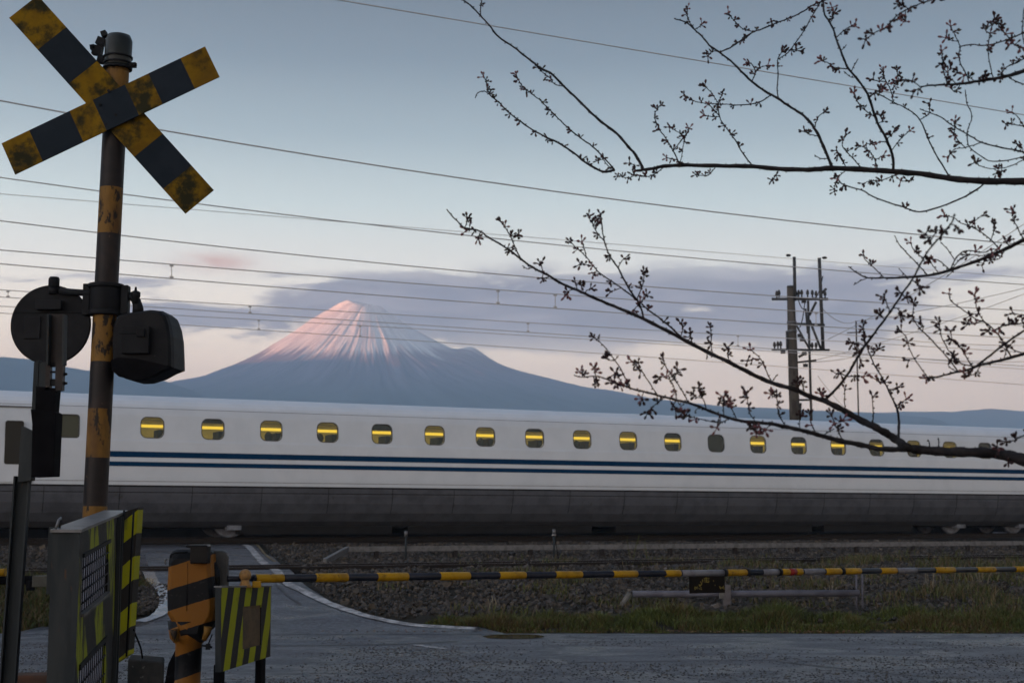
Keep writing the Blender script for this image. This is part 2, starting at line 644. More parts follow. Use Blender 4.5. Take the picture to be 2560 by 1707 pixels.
t.l.new(bp.outputs[0], bs.inputs['Normal'])
M_ASPH = MATS['asphalt'] = m

# ------------------------------------------------------------------ ground sheet
def grid_axis(*segs):
    out = []
    for a, b, st_ in segs:
        n_ = max(1, int(round((b - a) / st_)))
        out += [a + (b - a) * i / n_ for i in range(n_)]
    out.append(segs[-1][1])
    return out


def mound(x, y):
    """small unevenness of the earth, none under the road"""
    if y < ROAD_EDGE + 0.1:
        return -0.03
    a = min(1.0, (y - ROAD_EDGE) / 1.0)
    return a * 0.05 * mnoise.noise(Vector((x * 0.9, y * 0.9, 0.3))) + a * 0.025 * mnoise.noise(Vector((x * 3.1, y * 3.1, 5.3))) - 0.03 * (1 - a)


xs = grid_axis((-1940, -300, 205), (-300, -40, 26), (-40, -14, 2), (-14, 24, 0.2), (24, 60, 3), (60, 300, 24), (300, 2600, 230))
ys = grid_axis((-600, -60, 90), (-60, 8, 4), (8, 17.4, 0.5), (17.4, 34, 0.18), (34, 60, 1.3), (60, 300, 24), (300, 5200, 245))
nx, ny = len(xs), len(ys)
vv = np.zeros((nx * ny, 3))
i = 0
for y in ys:
    for x in xs:
        e = mound(x, y) if -40 < x < 60 and y < 60 else (-0.03 if y <= 60 else 0.0)
        vv[i] = (x, y, ground_h(x, y) + e)
        i += 1
idx = np.arange(nx * ny).reshape(ny, nx)
ff = np.stack([idx[:-1, :-1], idx[:-1, 1:], idx[1:, 1:], idx[1:, :-1]], -1).reshape(-1, 4)
ground = np_mesh('ground', vv, ff, M_SOIL, smooth=True)
tag(ground, 'bare earth and railway embankment', kind='structure')

# main road
rx = grid_axis((-70, -16, 6), (-16, 20, 0.25), (20, 90, 7))
rv, rf = [], []
for x in rx:
    e = ROAD_EDGE - 0.05 + 0.07 * mnoise.noise(Vector((x * 0.7, 0, 0))) + 0.04 * mnoise.noise(Vector((x * 3, 3, 0)))
    rv += [(x, -30, 0.0), (x, 8, 0.0), (x, 14, 0.0), (x, e, 0.0), (x, e + 0.02, -0.06)]
for k in range(len(rx) - 1):
    for j in range(4):
        a = k * 5 + j
        rf.append((a, a + 5, a + 6, a + 1))
road = MB().add(rv, rf).build('road', M_ASPH)
tag(road, 'damp grey asphalt road across the bottom', kind='structure')

# crossing road up over the tracks
RE = [(1200, 1571), (1040, 1566), (925, 1549), (850, 1524), (790, 1490), (745, 1455), (712, 1425), (680, 1395), (650, 1372), (622, 1352)]
LE = [(60, 1571), (250, 1571), (340, 1562), (388, 1548), (413, 1520), (404, 1485), (365, 1456), (350, 1425), (344, 1395), (338, 1372), (334, 1352)]
rpts = smooth_path([Vector((hit(*RE[0]).x + .35, ROAD_EDGE - .22, 0))] + [hit(*p) for p in RE], 4)
lpts = smooth_path([Vector((hit(*LE[0]).x, ROAD_EDGE - .22, 0))] + [hit(*p) for p in LE], 4)


def lift(y):
    return 0.004 + 0.051 * sm((y - ROAD_EDGE + .1) / 1.2)


def resample(pts, n):
    d = [0]
    for a, b in zip(pts, pts[1:]):
        d.append(d[-1] + (b - a).length)
    out = []
    for k in range(n):
        t_ = d[-1] * k / (n - 1)
        j = max(q for q in range(len(d)) if d[q] <= t_ + 1e-9)
        j = min(j, len(pts) - 2)
        f = (t_ - d[j]) / max(1e-9, d[j + 1] - d[j])
        out.append(pts[j].lerp(pts[j + 1], f))
    return out


NR, NC = 60, 24
ra, la = resample(rpts, NR), resample(lpts, NR)
# carry the roadway on under the train to the far side
dr, dl = (ra[-1] - ra[-2]).normalized(), (la[-1] - la[-2]).normalized()
for k in range(14):
    ra.append(ra[-1] + Vector((dr.x, dr.y, 0)) * 0.9)
    la.append(la[-1] + Vector((dl.x, dl.y, 0)) * 0.9)
cvs, cfs = [], []
for k in range(len(ra)):
    for j in range(NC + 1):
        p = la[k].lerp(ra[k], j / NC)
        cvs.append((p.x, p.y, ground_h(p.x, p.y) + lift(p.y)))
    for q, w in ((la[k], 0), (ra[k], 1)):
        cvs.append((q.x, q.y, ground_h(q.x, q.y) - 0.15))
W_ = NC + 3
for k in range(len(ra) - 1):
    for j in range(NC):
        a = k * W_ + j
        cfs.append((a, a + 1, a + W_ + 1, a + W_))
    a = k * W_
    cfs.append((a + NC + 1, a, a + W_, a + W_ + NC + 1))
    cfs.append((a + NC, a + NC + 2, a + W_ + NC + 2, a + W_ + NC))
crossing = MB().add(cvs, cfs, smooth=True).build('crossing_road', M_ASPH)
tag(crossing, 'asphalt ramp climbing over the level crossing', kind='structure')

# painted edge lines
def ribbon(name, pix, w, off, material, label, cross=True, ends=True):
    pts = smooth_path([hit(px, py) for px, py in pix], 5)
    vs, fs = [], []
    for i_, p in enumerate(pts):
        tdir = (pts[min(i_ + 1, len(pts) - 1)] - pts[max(i_ - 1, 0)])
        tdir.z = 0
        nn = Vector((-tdir.y, tdir.x, 0)).normalized()
        ww = w[0] + (w[1] - w[0]) * i_ / (len(pts) - 1) if hasattr(w, '__len__') else w
        ww *= 1 + 0.25 * mnoise.noise(Vector((i_ * 0.7, off * 50, 1.5)))
        for s in (-1, 1):
            q = p + nn * s * ww / 2
            vs.append((q.x, q.y, ground_h(q.x, q.y) + (off if off < .05 else lift(q.y) + off - .052)))
    for i_ in range(len(pts) - 1):
        fs.append((i_ * 2, i_ * 2 + 1, i_ * 2 + 3, i_ * 2 + 2))
    o = MB().add(vs, fs).build(name, material)
    return tag(o, label, kind='structure')


ribbon('road_line', [(612, 1368), (640, 1395), (668, 1422), (708, 1458), (763, 1490), (821, 1518), (882, 1540), (931, 1554), (1028, 1568), (1189, 1575)], 0.15, 0.062, M_LINE, 'worn white edge line curving along the crossing')
ribbon('road_line', [(632, 1362), (655, 1384), (688, 1412)], 0.05, 0.062, mat('old_yellow_paint', (0.16, 0.12, 0.05), (0.07, 0.06, 0.05), scale=9), 'thin faded line beside the crossing edge')
ribbon('road_line', [(1040, 1611), (1075, 1617), (1115, 1622)], 0.10, 0.005, M_LINE, 'short worn white mark on the road')
M_TAR = mat('tar', (0.010, 0.010, 0.012), (0.03, 0.03, 0.034), rough=0.45, scale=14)
ribbon('road_crack', [(676, 1614), (800, 1613), (930, 1611), (1040, 1608), (1110, 1604), (1145, 1603)], (0.045, 0.10), 0.004, M_TAR, 'dark sealed crack on the road')
ribbon('road_crack', [(676, 1684), (900, 1682), (1100, 1680), (1180, 1678)], 0.025, 0.004, M_TAR, 'thin crack near the bottom of the road')
ribbon('road_crack', [(1940, 1652), (2040, 1664), (2160, 1676), (2300, 1690), (2420, 1694)], 0.035, 0.004, M_TAR, 'slanting crack on the right of the road')
ribbon('road_crack', [(2000, 1652), (2180, 1648), (2400, 1650)], 0.03, 0.004, M_TAR, 'faint level crack on the right of the road')
ribbon('road_crack', [(676, 1582), (760, 1578), (870, 1578), (960, 1572)], 0.02, 0.060, M_TAR, 'thin seam where the ramp meets the road')
ribbon('road_crack', [(690, 1470), (720, 1500), (750, 1520)], 0.04, 0.060, M_TAR, 'dark seam beside the white edge line')
ribbon('road_patch', [(1420, 1655), (1600, 1652), (1780, 1650), (1950, 1648)], 0.07, 0.004, mat('pale_patch', (0.13, 0.135, 0.15), (0.09, 0.095, 0.1), scale=12), 'pale scuffed streak on the road')
ribbon('road_patch', [(2430, 1646), (2500, 1648), (2600, 1651)], 0.09, 0.004, MATS['pale_patch'], 'pale scuffed streak at the right road side')
ribbon('wet_gutter', [(352, 1395), (362, 1430), (378, 1456), (398, 1478), (414, 1504), (410, 1530), (392, 1550), (350, 1562)], 0.16, 0.064, mat('wet_concrete', (0.20, 0.20, 0.22), (0.06, 0.06, 0.07), rough=0.12, scale=5), 'wet pale gutter along the left side of the crossing')

# puddle by the verge
pc = hit(1285, 1591)
pv = []
for k in range(28):
    a = 2 * math.pi * k / 28
    rr_ = 1 + 0.12 * mnoise.noise(Vector((math.cos(a) * 2, math.sin(a) * 2, 1)))
    pv.append((pc.x + math.cos(a) * 0.36 * rr_, pc.y + math.sin(a) * 0.33 * rr_, 0.005))
pud = MB().add(pv, [tuple(range(28))]).build('puddle', mat('puddle_water', (0.05, 0.038, 0.02), rough=0.08, spec=0.5))
tag(pud, 'shallow brown puddle at the road edge', kind='structure')


# ------------------------------------------------------------------ crossing mask for scattering
def inside_crossing(x, y, grow=0.0):
    best = False
    for k in range(len(ra) - 1):
        y0, y1 = la[k], la[k + 1]
        # polygon test on the quad strip
        quad = [la[k], ra[k], ra[k + 1], la[k + 1]]
        c = False
        j = 3
        for i2 in range(4):
            a, b = quad[i2], quad[j]
            if (a.y > y) != (b.y > y) and x < (b.x - a.x) * (y - a.y) / (b.y - a.y + 1e-12) + a.x:
                c = not c
            j = i2
        if c:
            return True
    return False


MASK_X0, MASK_Y0, MASK_D = -14.0, 17.0, 0.1
mw, mh = 160, 220
mask = np.zeros((mh, mw), bool)
for j in range(mh):
    for i in range(mw):
        mask[j, i] = inside_crossing(MASK_X0 + i * MASK_D, MASK_Y0 + j * MASK_D)


def in_cross(x, y):
    i_, j_ = int((x - MASK_X0) / MASK_D), int((y - MASK_Y0) / MASK_D)
    return 0 <= i_ < mw and 0 <= j_ < mh and mask[j_, i_]


# ------------------------------------------------------------------ mountains
def interp(x, pts):
    if x <= pts[0][0]:
        return pts[0][1]
    for (a, b), (c, d) in zip(pts, pts[1:]):
        if x <= c:
            return b + (d - b) * (x - a) / (c - a)
    return pts[-1][1]


MY = 3500.0
K = 1.0884
SUMX = 850 * K                                             # summit centre in photo pixels


def zz(ydisp, Y=MY):
    return at(1280, ydisp * K, Y).z


def rr2(xdisp):
    return abs(xdisp * K - SUMX) / FPX * MY * 1.0077


PR = [(0, zz(703)), (rr2(872), zz(702)), (rr2(900), zz(722)), (rr2(950), zz(754)), (rr2(1000), zz(781)), (rr2(1040), zz(799)),
      (rr2(1075), zz(815)), (rr2(1100), zz(822)), (rr2(1150), zz(838)), (rr2(1200), zz(852)), (rr2(1300), zz(879)), (rr2(1400), zz(896)),
      (rr2(1500), zz(915)), (rr2(1600), zz(929)), (rr2(1750), zz(938)), (rr2(1950), zz(946)), (rr2(2100), zz(960)), (rr2(2450), zz(1150)), (3000, -10)]
PL = [(0, zz(700)), (rr2(830), zz(695)), (rr2(797), zz(689)), (rr2(780), zz(696)), (rr2(720), zz(731)), (rr2(660), zz(771)), (rr2(600), zz(808)),
      (rr2(540), zz(838)), (rr2(480), zz(862)), (rr2(405), zz(879)), (rr2(300), zz(905)), (rr2(200), zz(940)), (rr2(0), zz(1060)), (1500, -10), (3000, -10)]
cs = at(SUMX, 750, MY)
nr_, nt_ = 230, 840
rad_ = np.concatenate([np.linspace(0, 700, 170), np.linspace(712, 1900, nr_ - 170)])
mv = np.zeros((nr_ * nt_, 3))
mc = np.zeros((nr_ * nt_, 3))
snow = np.array([0.87, 0.85, 0.83])
rock = np.array([0.16, 0.13, 0.165])
forest = np.array([0.075, 0.088, 0.085])
i = 0
for ir, r_ in enumerate(rad_):
    l_, p_ = interp(r_, PL), interp(r_, PR)
    for it in range(nt_):
        th = 2 * math.pi * it / nt_
        ct, st_ = math.cos(th), math.sin(th)
        w = 0.5 * (1 - ct)
        z = l_ * w + p_ * (1 - w)
        # secondary crater shoulder on the right flank
        hx, hy = r_ * ct - rr2(1082), r_ * st_ + 60
        z += 19 * math.exp(-((hx / 32) ** 2) - (hy / 70) ** 2)
        hx2 = r_ * ct - rr2(1115)
        z += 9 * math.exp(-((hx2 / 45) ** 2) - (hy / 80) ** 2)
        g1 = mnoise.noise(Vector((ct * 7, st_ * 7, r_ * 0.0022)))
        g2_ = mnoise.noise(Vector((ct * 19, st_ * 19, r_ * 0.006 + 4)))
        g3 = mnoise.noise(Vector((ct * 48, st_ * 48, r_ * 0.012 + 9)))
        amp = min(1.0, r_ / 260.0)
        cut = (abs(g1) * 16 + abs(g2_) * 11 + abs(g3) * 5) * amp * max(0.2, 1 - abs(r_ - 300) / 1500)
        side = abs(ct) ** 8                                 # keep the two outlines as seen
        cut *= 0.62
        z -= cut * (1 - 0.75 * side)
        z += 4 * mnoise.noise(Vector((r_ * ct * 0.012, r_ * st_ * 0.012, 2)))*min(1, r_/200)
        x_, y_ = cs.x + r_ * ct, MY + r_ * st_
        if y_ < MY and z > 0:
            z *= 1 - (1 - y_ / MY) * 1.0
        mv[i] = (x_, y_, z)
        z0_ = z / max(.5, min(1.0, y_ / MY))
        f1 = mnoise.noise(Vector((ct * 26, st_ * 26, r_ * 0.004 + 20)))
        f2 = mnoise.noise(Vector((ct * 70, st_ * 70, r_ * 0.010 + 31)))
        line = 408 + 9 * (1 - w) - 2 * w + (10 * (-ct) ** 6 if ct < 0 else 0) + 12 * f1 + 20 * f2 + 6 * g1
        k_ = 1 / (1 + math.exp(-(z0_ + cut * 0.9 - line) / 3.5))
        # bare ribs higher up, mostly on the right
        rib = mnoise.noise(Vector((ct * 14 + 3, st_ * 14, r_ * 0.010 + 50))) + 0.5 * mnoise.noise(Vector((ct * 40, st_ * 40, r_ * 0.02)))
        bare = 1 / (1 + math.exp(-(rib - 0.30 + 0.55 * w) / 0.08))
        k_ *= 1 - 0.5 * bare * (1 - k_ * .3)
        low_ = rock if z > 330 else rock * max(0, (z - 250) / 80) + forest * min(1, (330 - z) / 80)
        low_ = low_ * (1 + 0.5 * f1)
        mc[i] = snow * k_ + low_ * (1 - k_)
        i += 1
idx = np.arange(nr_ * nt_).reshape(nr_, nt_)
a_ = idx[:-1]
b_ = idx[1:]
ff = np.stack([a_, b_, np.roll(b_, -1, 1), np.roll(a_, -1, 1)], -1).reshape(-1, 4)
mountain = np_mesh('mountain', mv, ff, attr_mat('mountain_slopes', rough=0.9, spec=0.1), mc, smooth=True)
tag(mountain, 'snow capped volcanic cone with pink light on its left flank', kind='structure')


def ridge(name, crest, Y, depth, label, seed, ext=None):
    """a range of hills: crest = [(x, z)] in metres, running across the view at distance Y"""
    x0, x1 = crest[0][0], crest[-1][0]
    n_, d_ = 220, 26
    vs = np.zeros((n_ * d_, 3))
    q = 0
    for a in range(d_):
        t_ = a / (d_ - 1) * 2 - 1
        for b in range(n_):
            x_ = x0 + (x1 - x0) * b / (n_ - 1)
            h_ = interp(x_, crest)
            pr = max(0.0, math.cos(t_ * math.pi / 2)) ** 1.1
            nz_ = mnoise.fractal(Vector((x_ * 0.004, t_ * 2.5, seed)), 0.9, 2.1, 6)
            nf_ = mnoise.fractal(Vector((x_ * 0.02, t_ * 2.5, seed + 5)), 0.9, 2.1, 4)
            vs[q] = (x_, Y + t_ * depth, -8 + (h_ + 8) * pr * (1 + 0.10 * nz_ * abs(t_)) + 2.0 * nf_ * pr + 5 * nz_ * pr * abs(t_))
            q += 1
    idx_ = np.arange(n_ * d_).reshape(d_, n_)
    f_ = np.stack([idx_[:-1, :-1], idx_[:-1, 1:], idx_[1:, 1:], idx_[1:, :-1]], -1).reshape(-1, 4)
    o = np_mesh(name, vs, f_, mat('wooded_slope', (0.030, 0.040, 0.034), (0.055, 0.060, 0.048), rough=0.95, scale=0.02, c3=(0.02, 0.028, 0.024), s3=0.08), smooth=True)
    return tag(o, label, kind='structure')


def cr(list_, Y):
    return [(at(x * K, y * K, Y).x, at(x * K, y * K, Y).z) for x, y in list_]


ridge('hills', cr([(-700, 900), (-300, 830), (-100, 816), (0, 821), (60, 824), (130, 837), (200, 851), (260, 852), (330, 862), (385, 876), (430, 893), (520, 925), (640, 980), (700, 1080)], 3000), 3000, 420, 'blue wooded hills left of the mountain', 3)
ridge('hills', cr([(1500, 1080), (1650, 960), (1760, 940), (1830, 941), (1900, 948), (2000, 949), (2060, 946), (2180, 946), (2260, 939), (2320, 942), (2400, 947), (2700, 935), (3300, 950), (3700, 1100)], 4300), 4300, 480, 'low blue hills on the right horizon', 8)

# unseen range added on the left to keep the low sun off the valley
nv_ = 160
rvs, q = np.zeros((nv_ * 14, 3)), 0
for a in range(14):
    t_ = a / 13 * 2 - 1
    for b in range(nv_):
        y_ = -580 + 5700 * b / (nv_ - 1)
        pr = math.cos(t_ * math.pi / 2)
        h_ = 450 + 14 * mnoise.fractal(Vector((0, y_ * 0.003, 4)), 0.9, 2.1, 5)
        rvs[q] = (-1560 + t_ * 300 + 40 * mnoise.noise(Vector((y_ * 0.002, t_, 1))), y_, -8 + h_ * pr * (1 + 0.08 * abs(t_) * mnoise.fractal(Vector((t_ * 3, y_ * 0.006, 9)), 0.9, 2.1, 5)))
        q += 1
idx_ = np.arange(nv_ * 14).reshape(14, nv_)
f_ = np.stack([idx_[:-1, :-1], idx_[1:, :-1], idx_[1:, 1:], idx_[:-1, 1:]], -1).reshape(-1, 4)
tag(np_mesh('hills', rvs, f_, MATS['wooded_slope'], smooth=True), 'unseen wooded range added on the left to shade the valley', kind='structure')

# air between here and the mountain
hz = MB().hexa([(-1960, -620, -9), (2700, -620, -9), (2700, 5250, -9), (-1960, 5250, -9),
                (-1960, -620, 546), (2700, -620, 546), (2700, 5250, 546), (-1960, 5250, 546)])
hm = bpy.data.materials.new('haze_air')
hm.use_nodes = True
ht = hm.node_tree
ht.nodes.clear()
pvn = ht.nodes.new('ShaderNodeVolumePrincipled')
pvn.inputs['Color'].default_value = (0.60, 0.79, 1.0, 1)
pvn.inputs['Density'].default_value = 0.00035
pvn.inputs['Anisotropy'].default_value = 0.2
mo = ht.nodes.new('ShaderNodeOutputMaterial')
ht.links.new(pvn.outputs[0], mo.inputs['Volume'])
haze = hz.build('haze', hm)
tag(haze, 'pale blue morning haze', kind='stuff')
# ------------------------------------------------------------------ railway tracks
def track_h(s_, v_):
    p = trk(s_, v_, 0)
    return ground_h(p.x, p.y)


def rail_profile(mb, v, z0, s0, s1, h=0.15, flare=None, step=1.2):
    """a flat-bottomed rail along the track; head is material 1"""
    n = int((s1 - s0) / step) + 1
    prof = [(-0.06, 0), (0.06, 0), (0.06, 0.012), (0.012, 0.03), (0.012, h - 0.04), (0.033, h - 0.03), (0.033, h), (-0.033, h), (-0.033, h - 0.03), (-0.012, h - 0.04), (-0.012, 0.03), (-0.06, 0.012)]
    vs, fs, mi = [], [], []
    for k in range(n):
        s_ = s0 + (s1 - s0) * k / (n - 1)
        for a, b in prof:
            vs.append(trk(s_, v + a, z0 + b))
    m_ = len(prof)
    for k in range(n - 1):
        for j in range(m_):
            j2 = (j + 1) % m_
            fs.append((k * m_ + j, k * m_ + j2, (k + 1) * m_ + j2, (k + 1) * m_ + j))
    b0 = len(mb.f)
    mb.add(vs, fs)
    for k in range(n - 1):
        mb.mi[b0 + k * m_ + 6] = 1
    mb.add([vs[i] for i in range(m_)], [tuple(range(m_))])
    mb.add([vs[(n - 1) * m_ + i] for i in range(m_)], [tuple(range(m_ - 1, -1, -1))])
    return mb


def build_track(v0, zr, s0, s1, label, guard=False, sleepers=True):
    b = trk((s0 + s1) / 2, v0, zr - 0.3)
    t_ = thing('railway_track', b, label, 'railway track')
    for dv in (0.0, 1.13):
        rail_profile(MB(), v0 + dv, zr - 0.15, s0, s1).build('rail', [M_RAIL, M_RAILTOP], t_)
    if guard:
        pts = [(hit(812, 1417, 0.02)), (hit(868, 1393, 0.06))]
        zg = pts[1].z + 0.16
        g0 = pts[1]
        gs = g0.x * U.x + g0.y * U.y
        gv = vof(g0.x, g0.y)
        g = MB()
        A = Vector((pts[0].x, pts[0].y, pts[0].z + 0.10))
        Bp = trk(gs, gv, zg)
        C_ = trk(gs + 24, gv, zg)
        for p, q in ((A, Bp), (Bp, C_)):
            d = (q - p).normalized()
            g.box((p + q) / 2, ((q - p).length + 0.02, 0.07, 0.10), d)
        g.build('check_rail', M_GALV, t_)
        sup = MB().box(trk(gs + 0.6, gv, zg - 0.14), (0.08, 0.08, 0.2), U).build('check_rail_support', M_RAIL, t_)
        for k in range(1, 14):
            c_ = sup.copy()
            COL.objects.link(c_)
            c_.location = U * (1.7 * k)
    if sleepers:
        me = None
        k = 0
        s_ = s0 + 0.3
        while s_ < s1 and k < 90:
            p = trk(s_, v0 + 0.565, 0)
            if not in_cross(p.x, p.y) and s_ > -20:
                if me is None:
                    o = MB().box((0, 0, 0), (0.2, 2.0, 0.12), U).build('sleeper', M_SLEEPER)
                    del ROOTS[o.name]
                    me = o.data
                else:
                    o = bpy.data.objects.new('sleeper', me)
                    COL.objects.link(o)
                o.parent = t_
                o.location = trk(s_ + rnd.uniform(-.02, .02), v0 + 0.565 + rnd.uniform(-.03, .03), zr - 0.215) - ROOTS[t_.name]
                k += 1
            s_ += 0.62
    return t_


Z_NEAR = 0.60
Z_TR = 0.95
build_track(V_NEAR, Z_NEAR, -24, 62, 'nearer rusty track with dark rail and grey check rail in the ballast', guard=True)
build_track(V_TRAIN + 0.95, Z_TR, -44, 80, 'farther track under the white train', sleepers=False)

# ------------------------------------------------------------------ the train
T0 = trk(0, V_TRAIN, 0)
train = thing('bullet_train', trk(2, V_TRAIN + 1.6, Z_TR), 'long white high speed train with two blue stripes passing behind the crossing', 'train')
PROF = [(0.80, 1.16), (0.52, 1.20), (0.30, 1.33), (0.14, 1.52), (0.045, 1.74), (0.010, 1.92), (0.0, 2.095)]          # skirt
BODY = [(0.0, 2.135), (-0.012, 2.30), (-0.02, 2.55), (-0.02, 2.90), (-0.012, 3.10), (0.0, 3.155), (0.045, 3.70), (0.075, 3.83), (0.13, 3.94), (0.215, 4.03), (0.34, 4.10), (0.52, 4.155), (0.80, 4.20), (1.2, 4.235), (1.68, 4.25)]
WID = 3.36
GAP = 0.25


def px_to_s(px, off=0.0):
    """track position of the photo column px on the side of the train"""
    d = ray(px, 1071)
    # X = d.x*k, Y = d.y*k ; v = const
    k = (V_TRAIN + off) / (N.x * d.x + N.y * d.y)
    return (U.x * d.x + U.y * d.y) * k


WIN_PX = [x * K for x in (355, 494, 625, 753, 877, 997, 1113, 1228, 1338, 1443, 1546, 1645, 1740, 1834, 1922, 2008, 2100, 2188, 2265)]
ws = [px_to_s(p) for p in WIN_PX]
nW = len(ws)
PITCHW = (ws[-1] - ws[0]) / (nW - 1)
import numpy.polynomial as _np
cfit = np.polyfit(np.arange(nW), np.array(ws), 1)
PITCHW, S0W = float(cfit[0]), float(cfit[1])
print('window pitch', PITCHW, 'max dev', max(abs(S0W + i * PITCHW - w) for i, w in enumerate(ws)))


def roundrect(cu, cw, hw, hh, r, n=5):
    """corner arcs, starting right-top, anticlockwise: list of (u, w)"""
    out = []
    for ci, (sx, sy) in enumerate(((1, 1), (-1, 1), (-1, -1), (1, -1))):
        for k in range(n + 1):
            a = math.pi / 2 * (ci + k / n)
            out.append((cu + sx * (hw - r) + r * math.cos(a), cw + sy * (hh - r) + r * math.sin(a)))
    return out


def band_n(z):
    """offset of the side wall at height z within the window band"""
    return 0.045 * (z - 3.155) / (3.70 - 3.155)


ZB0, ZB1 = 3.155, 3.70
WHH, WHW = 0.225, 0.25
WZ = 3.425
M_GLASS = bpy.data.materials.new('train_window_glass')
M_GLASS.use_nodes = True
g_ = M_GLASS.node_tree
g_.nodes.clear()
go_ = g_.nodes.new('ShaderNodeOutputMaterial')
gm = g_.nodes.new('ShaderNodeMixShader')
gt = g_.nodes.new('ShaderNodeBsdfTransparent')
gt.inputs[0].default_value = (0.62, 0.62, 0.50, 1)
gg = g_.nodes.new('ShaderNodeBsdfGlossy')
gg.inputs['Roughness'].default_value = 0.05
gf = g_.nodes.new('ShaderNodeFresnel')
gf.inputs[0].default_value = 1.5
g_.links.new(gf.outputs[0], gm.inputs[0])
g_.links.new(gt.outputs[0], gm.inputs[1])
g_.links.new(gg.outputs[0], gm.inputs[2])
g_.links.new(gm.outputs[0], go_.inputs[0])
M_GASKET = mat('window_gasket', (0.05, 0.05, 0.052), rough=0.6)
M_LAMP = mat('rack_lamp', (0.6, 0.5, 0.2), emit=(1.0, 0.66, 0.06), estr=0.42)
M_CABIN = mat('cabin_lining', (0.55, 0.50, 0.26), (0.45, 0.42, 0.22), rough=0.8, scale=3)
M_SEAT = mat('seat_cloth', (0.03, 0.035, 0.03), (0.05, 0.05, 0.04), rough=0.9, scale=5)
M_BLIND = mat('window_blind', (0.07, 0.073, 0.05), rough=0.8)
M_DOORGL = mat('door_glass', (0.018, 0.018, 0.015), rough=0.3, spec=0.12)
M_SEAM = mat('panel_seam', (0.10, 0.105, 0.11), rough=0.7)


